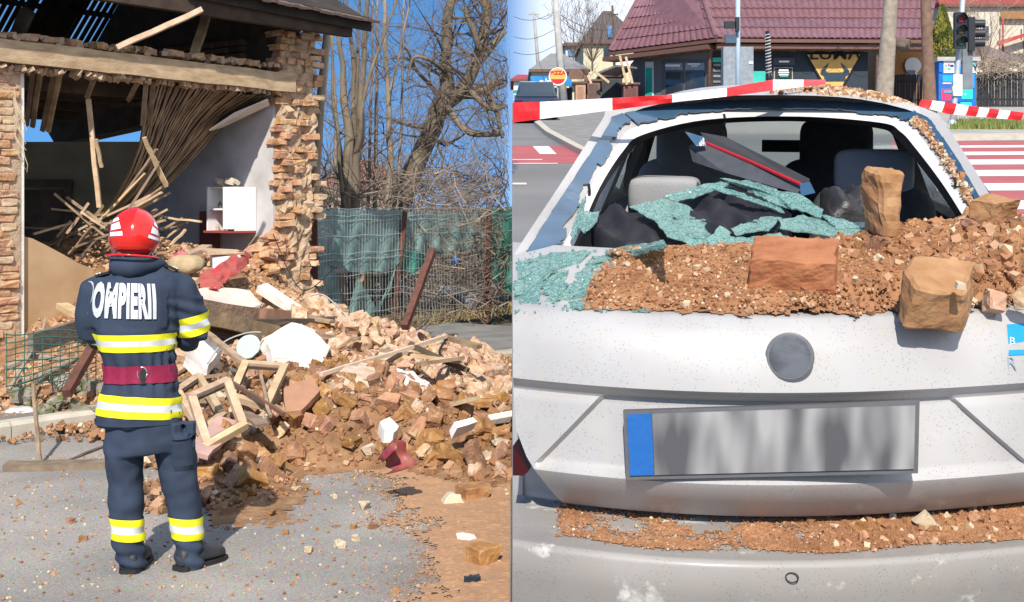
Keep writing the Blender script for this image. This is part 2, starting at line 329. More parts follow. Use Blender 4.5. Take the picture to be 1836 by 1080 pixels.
# ================================================================== RUBBLE HEAP
HP = []
for x, y in ((300, 850), (340, 838), (420, 848), (520, 850), (620, 846), (700, 842), (780, 868), (850, 890), (930, 890), (100, 900), (300, 950), (600, 950), (800, 1000), (920, 1000), (60, 810), (160, 815), (200, 870), (1000, 870), (230, 815), (280, 825), (200, 800), (130, 800), (320, 860), (260, 850)):
    q = grd(x, y); HP.append((q.x, q.y, 0.0))
for x, y, Y in ((400, 765, 8.8), (520, 735, 9.3), (620, 722, 9.5), (720, 742, 9.5), (820, 775, 9.3), (905, 790, 9.3),
                (480, 665, 10.6), (600, 655, 11), (700, 672, 11), (800, 705, 11), (905, 725, 11),
                (400, 610, 11.5), (520, 605, 12), (620, 592, 12.5), (700, 612, 12.5), (780, 645, 12.5), (850, 688, 12.5), (918, 712, 12.5),
                (380, 525, 12.8), (470, 542, 13.3), (560, 562, 13.5), (640, 582, 13.5), (720, 612, 13.8), (790, 642, 13.8),
                (350, 455, 14), (440, 475, 14.5), (530, 540, 14.8), (600, 562, 14.8), (250, 440, 14.5), (200, 430, 15), (110, 440, 14.5), (300, 440, 15.5), (60, 440, 14.2), (60, 520, 13.2), (120, 540, 13.3),
                (60, 745, 10.8), (100, 700, 11.5), (160, 665, 12), (230, 655, 12), (300, 645, 11.5), (300, 740, 10), (330, 785, 9.2), (230, 745, 10.8), (180, 757, 10.6)):
    q = at(x, y, Y); HP.append((q.x, q.y, q.z))
for X, Y, Z in ((-2.2, 16.2, .2), (-1.6, 16.5, .12), (-.9, 16, .12), (-.3, 15.3, .12), (-2.6, 17.5, .12), (0, 14, .05), (-4.5, 10.5, .1), (-5, 11.5, .12), (-5.6, 12.5, .3)): HP.append((X, Y, Z))
HP = np.array(HP); _d = np.hypot(HP[:, None, 0] - HP[None, :, 0], HP[:, None, 1] - HP[None, :, 1])
_A = np.block([[_d + np.eye(len(HP)) * -.02, np.ones((len(HP), 1))], [np.ones((1, len(HP))), np.zeros((1, 1))]])
_w = np.linalg.solve(_A, np.append(HP[:, 2], 0))
def heap0(X, Y): return float((np.hypot(HP[:, 0] - X, HP[:, 1] - Y) * _w[:-1]).sum() + _w[-1])
def base_z(X, Y):
    q = Vector((X, Y, 0)) - KA; s_ = q.dot(N2); return .145 if 0 <= s_ < .15 else (.11 if s_ >= .15 else 0.0)
def heap(X, Y):
    h = heap0(X, Y); k = max(0, min(1, h / .25))
    p = Vector((X, Y, 0))
    return h + k * (.10 * noise.noise(p * 2.3) + .06 * noise.noise(p * 5.5 + Vector((3, 1, 0))) + .03 * noise.noise(p * 13)) + .012 * noise.noise(p * 22)
g = MB(); nx, ny = 190, 270; xs = np.linspace(-5.6, -.003, nx); yy = np.linspace(6.4, 17.6, ny)
HZ = [[heap(x, y) for x in xs] for y in yy]
keep = {}; vs_ = []; fs = []
def vid(i, j):
    if (i, j) not in keep: keep[(i, j)] = len(vs_); vs_.append(Vector((xs[i], yy[j], HZ[j][i])))
    return keep[(i, j)]
for j in range(ny - 1):
    for i in range(nx - 1):
        if max(HZ[j][i], HZ[j + 1][i + 1], HZ[j + 1][i], HZ[j][i + 1]) > base_z(xs[i], yy[j]) + (.006 if 918 + F * xs[i] / yy[j] > 370 else .05): fs.append((vid(i, j), vid(i + 1, j), vid(i + 1, j + 1), vid(i, j + 1)))
g.add(vs_, fs); struct('rubble_soil', g, M_SOIL, smooth=False, kind='stuff')
def px_of(p): return 918 + F * p[0] / p[1], 370 + F * (CAMH - p[2]) / p[1]
# brick dust spread on the road
g = MB(); vs_ = []; fs = []; keep = {}
xs2 = np.arange(-2.2, -.003, .010); ys2 = np.arange(5.9, 9.6, .016)
def dusty(X, Y):
    x, y = px_of((X, Y, 0)); edge = np.interp(y, [820, 850, 890, 930, 970, 1010, 1060], [560, 640, 700, 700, 728, 742, 730])
    k = (x - edge) / 90 + 1.0 * noise.noise(Vector((X * 2.6, Y * 2.6, 3))) + .5 * noise.noise(Vector((X * 9, Y * 9, 1))) + .5 * noise.noise(Vector((X * 31, Y * 20, 7))) + .4 * noise.noise(Vector((X * 70, Y * 45, 2)))
    return k
DZ = {}
for j in range(len(ys2)):
    for i in range(len(xs2)): DZ[i, j] = dusty(xs2[i], ys2[j])
for j in range(len(ys2) - 1):
    for i in range(len(xs2) - 1):
        if DZ[i, j] > .3:
            q = []
            for a, b in ((i, j), (i + 1, j), (i + 1, j + 1), (i, j + 1)):
                if (a, b) not in keep:
                    keep[a, b] = len(vs_); vs_.append(Vector((xs2[a], ys2[b], .003 + max(0, min(.014, .012 * DZ[a, b])) * (.5 + .8 * abs(noise.noise(Vector((xs2[a] * 25, ys2[b] * 25, 0))))))))
                q.append(keep[a, b])
            fs.append(tuple(q))
g.add(vs_, fs); struct('brick_dust', g, M_DUST, kind='stuff')
# crumbs: thousands of small bits
def crumb(g, p, r, rs):
    k = lambda: rs.uniform(.45, .85)
    o = [Vector((sx_ * k(), sy_ * k(), sz_ * k())) for sx_, sy_, sz_ in ((-1, -1, -1), (1, -1, -1), (1, 1, -1), (-1, 1, -1), (-1, -1, 1), (1, -1, 1), (1, 1, 1), (-1, 1, 1))]
    rm = Euler((rs.uniform(-3, 3), rs.uniform(-3, 3), rs.uniform(-3, 3))).to_matrix()
    g.hexa([p + rm @ (q * r) for q in o])
M_CR = [mat('crumb_brown', (.38, .20, .095), .96, col2=(.25, .12, .055), scale=4, bump=.3), mat('crumb_pink', (.50, .32, .20), .96, col2=(.40, .23, .13), scale=4, bump=.3), mat('pale_stone', (.54, .43, .29), .95, var=.2, scale=20), M_SOIL]
rs = random.Random(11); g = MB(); n = 0
while n < 11000:
    X, Y = rs.uniform(-4.6, -.01), rs.uniform(7.0, 15.2); h = heap(X, Y)
    if h < .015: continue
    g.cur = rs.choice((0, 0, 0, 1, 3, 3) if Y < 11 else (1, 1, 1, 1, 0)) if rs.random() > .05 else 2; crumb(g, Vector((X, Y, h + .01)), rs.uniform(.006, .022) * (1 if rs.random() < .86 else 2.4), rs); n += 1
struct('rubble_crumbs', g, M_CR, kind='stuff')
g = MB(); n = 0
while n < 1700:
    X, Y = rs.uniform(-3.4, -.01), rs.uniform(6.0, 9.6); k = dusty(X, Y); t = heap0(X, Y)
    if k < rs.uniform(-.3, 1.4) and not (t > -.05 and rs.random() < .55) and rs.random() > .004: continue
    if t > .06: continue
    g.cur = rs.choice((0, 0, 1, 2, 3)); r = rs.uniform(.003, .010) * (1 if rs.random() < .96 else 2); crumb(g, Vector((X, Y, r * .3)), r, rs); n += 1
n = 0
while n < 3200:                          # grit fading out round the edge of the dust
    X, Y = rs.uniform(-2.3, -.01), rs.uniform(6.0, 9.2); k = dusty(X, Y)
    if not (-.9 < k < .5) or rs.random() > .35 + .6 * k: continue
    g.cur = rs.choice((0, 0, 1, 3, 3)); r = rs.uniform(.0015, .005); crumb(g, Vector((X, Y, r * .3)), r, rs); n += 1
struct('road_crumbs', g, M_CR, kind='stuff')
# bricks of the heap, each one its own
BV = [chunk_mesh('brick', (rs.uniform(.16, .23), rs.uniform(.10, .125), rs.uniform(.062, .085)), M_BRICK, cuts=rs.choice((1, 1, 2, 2, 3)), rough=.014, seed=i, bev=.09) for i in range(14)]
BP = [chunk_mesh('brick', (rs.uniform(.15, .24), rs.uniform(.11, .14), rs.uniform(.065, .09)), M_PINK, cuts=rs.choice((1, 2, 3, 3)), rough=.016, seed=40 + i, bev=.09) for i in range(14)]
SV = [chunk_mesh('stone', (rs.uniform(.08, .14), rs.uniform(.07, .11), rs.uniform(.05, .08)), (M_PINK, M_BRICK, mat('pale_mortar', (.52, .43, .33), .95, col2=(.4, .3, .2), scale=12, bump=.6))[i % 3], cuts=3, rough=.018, seed=80 + i, bev=.1) for i in range(9)]
n = 0; placed = []
LMK = ((400, 740, 'below the wooden window sashes'), (490, 700, 'beside the standing window frame'), (530, 640, 'below the large white plaster slab'), (645, 690, 'around the plastered masonry block'), (706, 815, 'above the crimson plastic pot'), (600, 780, 'at the toe of the heap by the bare asphalt'), (835, 758, 'near the white painted brick'), (735, 685, 'near the hollow mortar chunk'), (860, 690, 'at the kerb end of the heap'), (640, 595, 'below the wire fence'), (540, 560, 'at the foot of the brick pier'), (760, 640, 'by the end of the thin pale pole'), (880, 840, 'at the dusty road edge of the heap'))
def near(x, y): return min(LMK, key=lambda q: (q[0] - x) ** 2 + ((q[1] - y) * 1.6) ** 2)[2]
while n < 285:
    X, Y = rs.uniform(-3.3, -.06), rs.uniform(7.6, 15.3); h = heap(X, Y)
    if h < .05 + base_z(X, Y) * .6: continue
    if Y > 12.4 and rs.random() < .35: continue
    x, y = px_of((X, Y, h))
    if x < 330 or (x < 520 and y < 560) or (390 < x < 600 and 575 < y < 665) or (335 < x < 515 and 640 < y < 800 and rs.random() < .8): continue
    if any((X - a) ** 2 + ((Y - b) * .8) ** 2 < .011 for a, b in placed): continue
    placed.append((X, Y)); far = Y > 10.9 + .5 * nz((X, Y, 0), 1.5)
    me = rs.choice(BP if far else BV); sc = rs.uniform(.8, 1.25)
    o = inst('brick', me, Matrix.Translation((X, Y, h + rs.uniform(.0, .045))) @ rrot(rs, 1.1) @ Matrix.Diagonal((sc, sc, sc, 1)),
             ('pale pinkish dusty brick ' if far else 'tan brown broken brick ') + near(x, y), 'brick', ('dusty bricks ' if far else 'brown bricks ') + near(x, y)); n += 1
n = 0
while n < 150:
    X, Y = rs.uniform(-3.0, -.06), rs.uniform(7.3, 13.0); h = heap0(X, Y)
    if not (.03 < h) or px_of((X, Y, h))[0] < 345: continue
    if any((X - a) ** 2 + ((Y - b) * .8) ** 2 < .006 for a, b in placed): continue
    placed.append((X, Y)); i = rs.randrange(9); nr_ = near(*px_of((X, Y, h)))
    inst('stone', SV[i], Matrix.Translation((X, Y, heap(X, Y) + .02)) @ rrot(rs), ('fist sized pink brick fragment ', 'fist sized brown brick fragment ', 'fist sized whitish mortar lump ')[i % 3] + nr_, 'rubble', ('pink fragments ', 'brown fragments ', 'mortar lumps ')[i % 3] + nr_); n += 1
def on_road(name, x, y, size, m, label, cat, seed, rot=0.0, group=None, cuts=1, rough=.01):
    me = chunk_mesh(name, size, m, cuts=cuts, rough=rough, seed=seed); z = -min(v.co.z for v in me.vertices); q = grd(x, y)
    return inst(name, me, Matrix.Translation((q.x, q.y, z - .004)) @ Matrix.Rotation(rot, 4, 'Z'), label, cat, group)
on_road('brick', 487, 850, (.17, .12, .075), M_BRICK, 'single brown brick lying clear of the heap on the bare asphalt', 'brick', 201, .1)
on_road('brick', 852, 893, (.2, .16, .08), M_BRICK, 'flat square brown brick in the dust near the pale stone', 'brick', 202, .5)
on_road('stone', 808, 903, (.16, .1, .06), mat('cream_stone', (.62, .5, .36), .95, var=.15), 'flat cream stone fragment lying in the orange dust', 'stone', 203, .2, cuts=2)
on_road('brick', 868, 1010, (.15, .12, .09), M_BRICK, 'rounded orange brick lump with mortar alone on the road dust', 'brick', 204, .7, cuts=3)
on_road('stone', 835, 970, (.14, .05, .04), M_PLAST, 'long thin white splinter of plaster on the dusty road', 'stone', 205, -.5, cuts=2)
on_road('bottle_shard', 845, 1046, (.08, .05, .03), mat('dark_glass', (.02, .03, .04), .15), 'small black shiny shard on the dusty road', 'shard', 206, .2)
for i, (x, y, s_) in enumerate(((485, 926, .06), (530, 881, .05), (567, 887, .045), (652, 913, .07), (406, 872, .06), (285, 886, .05), (635, 948, .04), (600, 893, .04), (512, 959, .04), (640, 970, .05), (668, 947, .05), (553, 990, .05), (125, 938, .05), (607, 982, .06), (150, 970, .045))):
    on_road('pebble', x, y, (s_, s_ * .8, s_ * .6), (M_BRICK, M_CR[2])[i % 2], ('small brown brick pebble scattered on the bare asphalt', 'small cream pebble scattered on the bare asphalt')[i % 2], 'pebble', 300 + i, i, ('brown pebbles on the asphalt', 'cream pebbles on the asphalt')[i % 2], cuts=2, rough=.006)
def slab_chunk(name, pts, Y, thick, m, label, cat, group=None, tiltY=None, rough=.01, seed=0, smooth=False):
    """a broken flat slab: outline pts (with per-point distance), pushed back by thick along its normal"""
    P = [at(x, y, yy_) for x, y, yy_ in pts]; c = sum(P, Vector()) / len(P)
    nrm = Vector()
    for i in range(len(P)): nrm += (P[i] - c).cross(P[(i + 1) % len(P)] - c)
    nrm.normalize()
    if nrm.y > 0: nrm = -nrm
    bm = bmesh.new(); f = bm.faces.new([bm.verts.new(p) for p in P]); r = bmesh.ops.extrude_face_region(bm, geom=[f])
    for v in [e for e in r['geom'] if isinstance(e, bmesh.types.BMVert)]: v.co += -nrm * thick * random.uniform(.8, 1.2)
    bmesh.ops.triangulate(bm, faces=bm.faces); bmesh.ops.subdivide_edges(bm, edges=bm.edges, cuts=3, use_grid_fill=True)
    for v in bm.verts: v.co += Vector((nz(v.co, 9), nz(v.co + Vector((5, 0, 0)), 9), nz(v.co + Vector((0, 5, 0)), 9))) * rough
    me = bpy.data.meshes.new(name); bm.to_mesh(me); bm.free(); me.materials.append(m)
    return solo(name, me, m, label, cat, group)
slab_chunk('plaster_slab', [(473, 606, 10.9), (524, 577, 11.4), (560, 590, 11.5), (592, 622, 11.2), (578, 652, 10.7), (560, 660, 10.6), (500, 652, 10.6), (490, 640, 10.6)], 0, .09, M_PLAST, 'large pale white plaster slab lying tilted on the rubble heap', 'slab', rough=.014)
slab_chunk('plaster_slab', [(338, 622, 10.6), (362, 597, 10.9), (394, 612, 10.9), (400, 625, 10.8), (375, 652, 10.4), (365, 652, 10.4)], 0, .16, M_PLAST, 'grey white plaster block beside the firefighter elbow', 'slab', rough=.02)
slab_chunk('masonry_block', [(606, 672, 10.1), (622, 655, 10.3), (668, 656, 10.3), (686, 680, 10.1), (676, 708, 9.8), (640, 715, 9.7), (614, 700, 9.9)], 0, .2, mat('plastered_brick', (.55, .45, .36), .95, col2=(.45, .32, .22), scale=8, bump=.7, bscale=30, bdist=.02), 'large rounded block of plastered masonry in the middle of the heap', 'block', rough=.03)
slab_chunk('mortar_block', [(693, 662, 10.9), (742, 666, 10.9), (770, 690, 10.6), (752, 706, 10.4), (728, 690, 10.5), (700, 678, 10.6)], 0, .12, M_PLAST, 'grey white mortar chunk with a dark hollow on the heap', 'block', rough=.03)
slab_chunk('mortar_block', [(680, 758, 8.9), (700, 749, 9.0), (716, 765, 8.9), (708, 776, 8.8), (690, 770, 8.8)], 0, .08, M_PLAST, 'small rough white mortar lump among brown bricks', 'block', rough=.02)
slab_chunk('painted_brick', [(814, 758, 9.0), (848, 748, 9.1), (856, 756, 9.1), (820, 768, 8.95)], 0, .1, M_WHITEP, 'bright white painted brick on the rubble heap', 'brick', rough=.004)
slab_chunk('board', [(875, 744, 9.6), (918, 736, 9.8), (918, 747, 9.7), (880, 754, 9.5)], 0, .04, M_PLAST, 'short white painted board at the edge of the heap', 'board', rough=.004)
slab_chunk('plaster_slab', [(330, 520, 12.2), (400, 515, 12.6), (450, 522, 12.6), (468, 548, 12.4), (440, 552, 12.3), (345, 538, 12.0)], 0, .08, mat('pink_plaster', (.60, .47, .40), .95, var=.12, scale=4), 'long pinkish plaster slab above the fallen beams', 'slab', rough=.012)
slab_chunk('plaster_slab', [(462, 512, 12.9), (480, 508, 13.1), (545, 552, 12.7), (538, 560, 12.6)], 0, .07, M_PLAST, 'narrow white plaster strip lying under the brick pier', 'slab', rough=.008)
slab_chunk('plaster_slab', [(560, 560, 13.0), (612, 575, 12.9), (640, 600, 12.4), (590, 606, 12.2), (548, 585, 12.6)], 0, .1, M_PINK, 'broad pinkish masonry slab below the wire fence', 'slab', rough=.02)
slab_chunk('floor_tile', [(508, 695, 9.45), (560, 676, 9.7), (574, 700, 9.5), (540, 735, 9.2), (512, 738, 9.2)], 0, .05, mat('red_tile', (.38, .2, .12), .9, var=.12, scale=6), 'flat reddish floor tile slab leaning on the heap', 'tile', rough=.008)
# round pale disc
g = MB(); c = at(445, 622, 11.0); ax = Vector((-.2, -1, .45)); g.lathe([(.005, .006), (.10, .006), (.105, 0), (.10, -.012), (.005, -.012)], c, ax, 28)
solo('mirror', g, mat('pale_green_glass', (.42, .5, .44), .3, var=.05), 'round pale green disc leaning in a gap of the rubble', 'mirror')
# ================================================================== RUINED HOUSE
F0 = Vector((-4.66, 12.6, 0)); DD = Vector((.611, .791, 0)).normalized(); NN = Vector((-DD.y, DD.x, 0))
def hp(t, s, z): return F0 + DD * t + NN * s + Vector((0, 0, z))
HR = Matrix((DD, NN, (0, 0, 1))).transposed()
house = thing('ruined_house', 'collapsed brick house with its front wall fallen open and roof sagging', 'house', F0)
M_PLW = mat('room_plaster', (.52, .505, .51), .93, col2=(.36, .335, .32), scale=2.4, thr=(.3, .62), bump=.15, bscale=12)
M_PLO = mat('ochre_plaster', (.47, .32, .18), .93, col2=(.36, .23, .12), scale=2.6, bump=.2, bscale=14)
M_PLB = mat('dingy_plaster', (.42, .37, .28), .95, col2=(.20, .18, .12), scale=1.2, bump=.25, bscale=8)
def hbox(g, t0, t1, s0, s1, z0, z1): return g.box(hp((t0 + t1) / 2, (s0 + s1) / 2, (z0 + z1) / 2), (t1 - t0, s1 - s0, z1 - z0), HR)
# right pier: mortar core + single bricks
g = MB(); zs = np.arange(.2, 3.8, .045); rings = []
for z in zs:
    j = lambda: random.uniform(-.012, .012)
    tl = 3.28 if z > 1.5 else 3.28 - (1.5 - z) * .45
    tr = 3.76 + .05 * math.sin(z * 3) + .05 * nz((z * 6, 0, 0))
    rings.append([hp(tl + (tr - tl) * k / 12 + j(), -.052 + .055 * nz((k * .7, z * 7, 0)) + .04 * nz((k * .3, z * 2.2, 4)) + j(), z) for k in range(13)] + [hp(3.78 + j(), .42, z), hp(tl, .42, z)])
g.loft(rings, caps=True); pier = part('brick_pier', g, M_MORT, house)
bms = [chunk_mesh('brick', (.235, .12, .072), M_BRICKP, cuts=i % 3 and 1, rough=.013, seed=500 + i, bev=.07) for i in range(10)]
bmw = [chunk_mesh('brick', (.2, .12, .066), mat('limed_brick', (.56, .42, .28), .95, col2=(.46, .28, .16), scale=8, bump=.6, bscale=40, bdist=.01), cuts=1, rough=.014, seed=520 + i, bev=.06) for i in range(4)]
def house_brick(parent, pos, me, rot):
    o = bpy.data.objects.new('brick', me); link(o, parent, WM[parent.name].inverted() @ Matrix.Translation(pos) @ (HR @ rot).to_4x4()); return o
z = .35; k = 0; nb = 0
while z < 3.74:
    tl = 3.27 if z > 1.55 else 3.27 - (1.55 - z) * .5 + random.uniform(-.06, .06)
    t = tl + (.0 if k % 2 else -.06)
    while t < 3.80 + .04 * math.sin(z * 4):
        L_ = .22 if random.random() < .6 else .12
        if random.random() < .9:
            header = L_ < .2; me = random.choice(bmw if (t > 3.62 and random.random() < .45) else bms)
            rt = Euler((random.uniform(-.06, .06), random.uniform(-.05, .05), (R(90) if header else 0) + random.uniform(-.1, .1))).to_matrix()
            house_brick(pier, hp(t + L_ / 2, .012 + random.uniform(-.03, .03) - (.05 if random.random() < .08 else 0), z), me, rt); nb += 1
        t += L_ + .012
    z += .077; k += 1
for i in range(46):       # stepped broken masonry at the foot of the pier
    zz = random.uniform(.6, 1.45); tt = 3.25 - (1.5 - zz) * random.uniform(.1, .95)
    house_brick(pier, hp(tt, random.uniform(-.12, .25), zz), random.choice(bms), Euler((random.uniform(-.4, .4), random.uniform(-.4, .4), random.uniform(-1.5, 1.5))).to_matrix())
for i in range(3): house_brick(pier, hp(3.62 + .1 * i, -.06, 3.74 + .02 * (i % 2)), bmw[i], Euler((0, 0, .3 * i)).to_matrix())
g = MB()
for i in range(34):
    zz = random.uniform(1.4, 3.6); g.box(hp(random.uniform(3.3, 3.72), -.03, zz), (random.uniform(.05, .16), .07, random.uniform(.04, .12)), HR @ rrot().to_3x3(), .02)
part('mortar_lumps', g, M_MORT, pier, kind='stuff')
# left jamb
g = MB(); hbox(g, -1.2, .03, -.012, .4, .1, 3.15); jamb = part('front_wall', g, M_MORT, house)
z = .2; k = 0
while z < 3.1:
    t = -.95 + (.06 if k % 2 else 0)
    while t < .0:
        house_brick(jamb, hp(min(t + .115, -.115), .035 + random.uniform(-.02, .01), z), random.choice(bms + bmw * 2), Euler((0, 0, random.uniform(-.06, .06))).to_matrix()); t += .246
    z += .077; k += 1
g = MB(); hbox(g, .02, .075, .0, .38, .3, 3.1); part('plaster_edge', g, M_PLAST, jamb)
# low ochre wall under the lost window
g = MB(); pts = [(.08, .12), (.95, .12), (.93, .8), (.86, 1.16), (.7, 1.22), (.55, 1.3), (.35, 1.40), (.2, 1.47), (.08, 1.50)]
g.prism([hp(t, .05, z) for t, z in pts], NN * .12); part('low_wall', g, M_PLO, house)
# room: right wall, back wall, floor
g = MB(); pts = [(.05, .7), (.05, 3.12), (1.0, 3.14), (2.35, 3.0), (2.35, .5), (.3, .5)]
g.prism([hp(3.25, s, z) for s, z in pts], DD * .25); part('side_wall', g, M_PLW, house)
C0 = hp(3.25, 2.3, 0); C1 = Vector((-9.0, 15.7, 0))
g = MB(); g.prism([C0 + Vector((0, 0, .1)), C1 + Vector((0, 0, .1)), C1 + Vector((0, 0, 2.53)), C0 + Vector((0, 0, 2.58))], (-.05, .3, 0)); bw = part('back_wall', g, M_PLB, house)
def bwp(x, z, off=0.0):
    t = (x - C0.x) / (C1.x - C0.x); q = C0.lerp(C1, t); return Vector((q.x, q.y - off, z))
for xc, hw, z1 in ((-5.75, .28, 1.98),):
    g = MB(); g.prism([bwp(xc - hw, .2, .03), bwp(xc + hw, .2, .03), bwp(xc + hw, z1, .03), bwp(xc - hw, z1, .03)], (0, .02, 0)); dr = part('inner_door', g, M_WOODD, house)
    g = MB()
    for a, b in (((xc - hw - .05, .2), (xc - hw - .05, z1 + .05)), ((xc + hw + .05, .2), (xc + hw + .05, z1 + .05)), ((xc - hw - .1, z1 + .08), (xc + hw + .1, z1 + .08))): g.beam(bwp(*a, .05), bwp(*b, .05), .09, .06, up=(0, 1, 0))
    part('door_frame', g, M_WOODD, dr)
g = MB(); g.lathe([(.07, 0), (.07, .012)], bwp(-6.2, 2.08, .02), (0, -1, 0), 14); part('flue_hole', g, mat('soot', (.01, .01, .01), 1), bw)
for x in (-4.55, -4.8, -5.0):           # clothes hanging by the corner
    g = MB(); g.loft([[bwp(x - w_, z, o_) for w_, o_ in ((.07, .05), (-.07, .05), (-.09, .12), (.09, .12))] for z, dummy in ((1.5, 0), (1.2, 0), (1.0, 0))], caps=True)
    solo('hanging_coat', g, mat('dark_cloth', (.03, .035, .045), .95), 'dark coat hanging in the corner of the ruined room', 'coat', 'coats hanging in the ruined room')
# front ceiling beam, joists
g = MB(); g.beam(hp(-1.0, -.02, 3.23), hp(3.42, -.02, 3.18), .24, .21, seg=14, wob=.006); part('ceiling_beam', g, mat('grey_beam', (.50, .37, .23), .9, col2=(.32, .22, .13), scale=5, bump=.5, bscale=25, grain=(1, 1, 3)), house)
g = MB()
for i in range(150):
    t = random.uniform(-1, 3.4); g.box(hp(t, random.uniform(-.1, .06), 3.07 + random.uniform(-.012, .01)), (.06, .06, .035), HR @ rrot().to_3x3(), .01)
    if i < 95: g.box(hp(t, random.uniform(-.1, .1), 3.345 + random.uniform(0, .03)), (random.uniform(.03, .12), .06, .04), HR @ rrot(random, .4).to_3x3(), .012)
part('mortar_crust', g, M_MORT, house, kind='stuff')
for i in range(16):
    t = -1 + i * .28 + random.uniform(-.05, .05); house_brick(house, hp(t, .02, 3.375), random.choice(bms), Euler((random.uniform(-.1, .1), 0, random.uniform(-.5, .5))).to_matrix())
for i, (s, z) in enumerate(((.7, 3.05), (1.3, 3.02), (1.8, 2.95), (2.3, 2.88))):
    g = MB(); g.beam(hp(-2.2, s, z), hp(1.95 + .1 * i, s, z), .16, .19, seg=8, wob=.008); part('joist', g, M_WOODD, house)
for (x0, y0, Y0, x1, y1, Y1) in ((62, 118, 12.9, 47, 225, 13.3), (74, 118, 12.9, 58, 228, 13.3), (100, 122, 13.1, 76, 235, 13.6), (110, 122, 13.1, 86, 236, 13.6), (172, 133, 13.3, 156, 175, 13.6), (250, 143, 13.7, 230, 180, 14.0), (262, 145, 13.75, 256, 225, 14.0), (275, 146, 13.8, 268, 225, 14.1)):
    g = MB(); g.beam(at(x0, y0, Y0), at(x1, y1, Y1), .045, .03, up=(0, -1, 0), seg=4, wob=.003); part('hanging_lath', g, M_WOOD, house)
# the fallen lath ceiling: a curtain of strips pulled down to the left
K0 = [(272, 148, 13.9), (258, 215, 14.0), (238, 290, 14.1), (206, 352, 14.1), (150, 412, 14.1)]
K1 = [(484, 174, 15.15), (414, 212, 15.35), (360, 268, 15.3), (300, 330, 14.9), (215, 402, 14.4)]
def lathpt(k, t):
    n_ = len(K0) - 1; i = min(int(t * n_), n_ - 1); f = t * n_ - i; P = []
    for K in (K0, K1):
        p0, p1, p2, p3 = (Vector(K[max(i - 1, 0)]), Vector(K[i]), Vector(K[i + 1]), Vector(K[min(i + 2, n_)]))
        P.append(.5 * ((2 * p1) + (-p0 + p2) * f + (2 * p0 - 5 * p1 + 4 * p2 - p3) * f * f + (-p0 + 3 * p1 - 3 * p2 + p3) * f ** 3))
    q = P[0].lerp(P[1], k); return at(*q)
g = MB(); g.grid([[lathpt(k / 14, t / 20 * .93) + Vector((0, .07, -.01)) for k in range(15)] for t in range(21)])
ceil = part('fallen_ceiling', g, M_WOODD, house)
NL = 34
M_LATH = mat('lath_wood', (.33, .23, .14), .9, col2=(.17, .115, .07), scale=5, bump=.5, bscale=25, rnd=.3)
for k in range(NL):
    kk = k / (NL - 1); kk = min(1, max(0, kk + random.uniform(-.3, .3) / NL)); T = random.choice((.62, .8, .92, 1.0, 1.0)) * random.uniform(.94, 1.02); tw_ = random.uniform(-.05, .05); ra, rb = [], []; g = MB(); rings = []
    for i in range(13):
        t = i / 12 * T; a = lathpt(kk, t); b = lathpt(min(1, kk) + .55 / NL, t); jx = Vector((random.uniform(-.006, .006) + tw_ * t * t, random.uniform(-.03, .0) - .5 * abs(tw_) * t, random.uniform(-.006, .006)))
        wv = (b - a); wv = wv.normalized() * max(.016, min(.042, wv.length)) if wv.length > 1e-6 else Vector((.02, 0, 0)); off = Vector((0, -.012, 0))
        rings.append([a + jx, a + wv + jx, a + wv + off + jx, a + off + jx])
    g.loft(rings, caps=True); part('lath', g, M_LATH, ceil)
g = MB(); g.add([at(375, 232, 15.0), at(420, 202, 15.0), at(480, 177, 15.0), at(483, 186, 15.15), at(440, 205, 15.35), at(400, 225, 15.4)], [(0, 1, 2, 3, 4, 5)])
g2 = MB(); g2.prism(g.v, (0, .02, -.02)); part('plaster_flap', g2, M_PLAST, house)
M_SHADEW = mat('shade_black_wood', (.035, .028, .022), .95, var=.3, scale=6)  # near-black base puts the shade under the roof into the wood colour
# roof: sagging board roof, gaps where the sky shows
def roofp(t, s):                        # front eave -> ridge -> back eave
    z = np.interp(s, [-.5, 2.0, 4.6], [3.93, 5.3, 2.84]); return hp(t, s, float(z))
g = MB(); g.prism([roofp(-4.5, -.5), roofp(4.15, -.5), roofp(4.15, 2.0), roofp(-4.5, 2.0)], (0, 0, .06)); rf = part('roof', g, M_SHADEW, house)
g = MB(); g.prism([roofp(-4.5, 2.0), roofp(1.7, 2.0), roofp(1.7, 4.6), roofp(-4.5, 4.6)], (0, 0, .05)); part('roof_boards', g, M_SHADEW, rf)
for i in range(26):                     # loose boards over the left bay with cracks of sky
    t = 1.7 + i * .096; gap = .010 if random.random() < .5 else .035; s0 = 2.0 + random.choice((0, 0, 0, .3)) if t < 3.3 else 2.0; s1 = 4.6 - random.choice((0, 0, .1, .25))
    g = MB(); g.prism([roofp(t, s0), roofp(t + .096 - gap, s0), roofp(t + .096 - gap + random.uniform(-.01, .01), s1), roofp(t, s1)], (0, 0, .025)); part('board', g, M_SHADEW, rf)
for s in (2.5, 3.1, 3.7, 4.3):
    g = MB(); g.beam(roofp(1.2, s) - Vector((0, 0, .05)), roofp(4.1, s) - Vector((0, 0, .05)), .07, .06); part('batten', g, M_SHADEW, rf)
for t in (-1.6, -.2, 1.2, 2.5, 3.6):
    g = MB(); g.beam(roofp(t, -.45) - Vector((0, 0, .07)), roofp(t, 2.0) - Vector((0, 0, .07)), .1, .13); part('rafter', g, M_SHADEW, rf)
    g = MB(); g.beam(roofp(t, 2.0) - Vector((0, 0, .07)), roofp(t, 4.5) - Vector((0, 0, .07)), .1, .13); part('rafter', g, M_SHADEW, rf)
g = MB(); g.beam(hp(-3, -.42, 3.86), hp(4.0, -.42, 3.82), .1, .17, seg=8, wob=.004); part('eave_plate', g, mat('brown_timber', (.055, .036, .025), .9, var=.25, scale=8), rf)
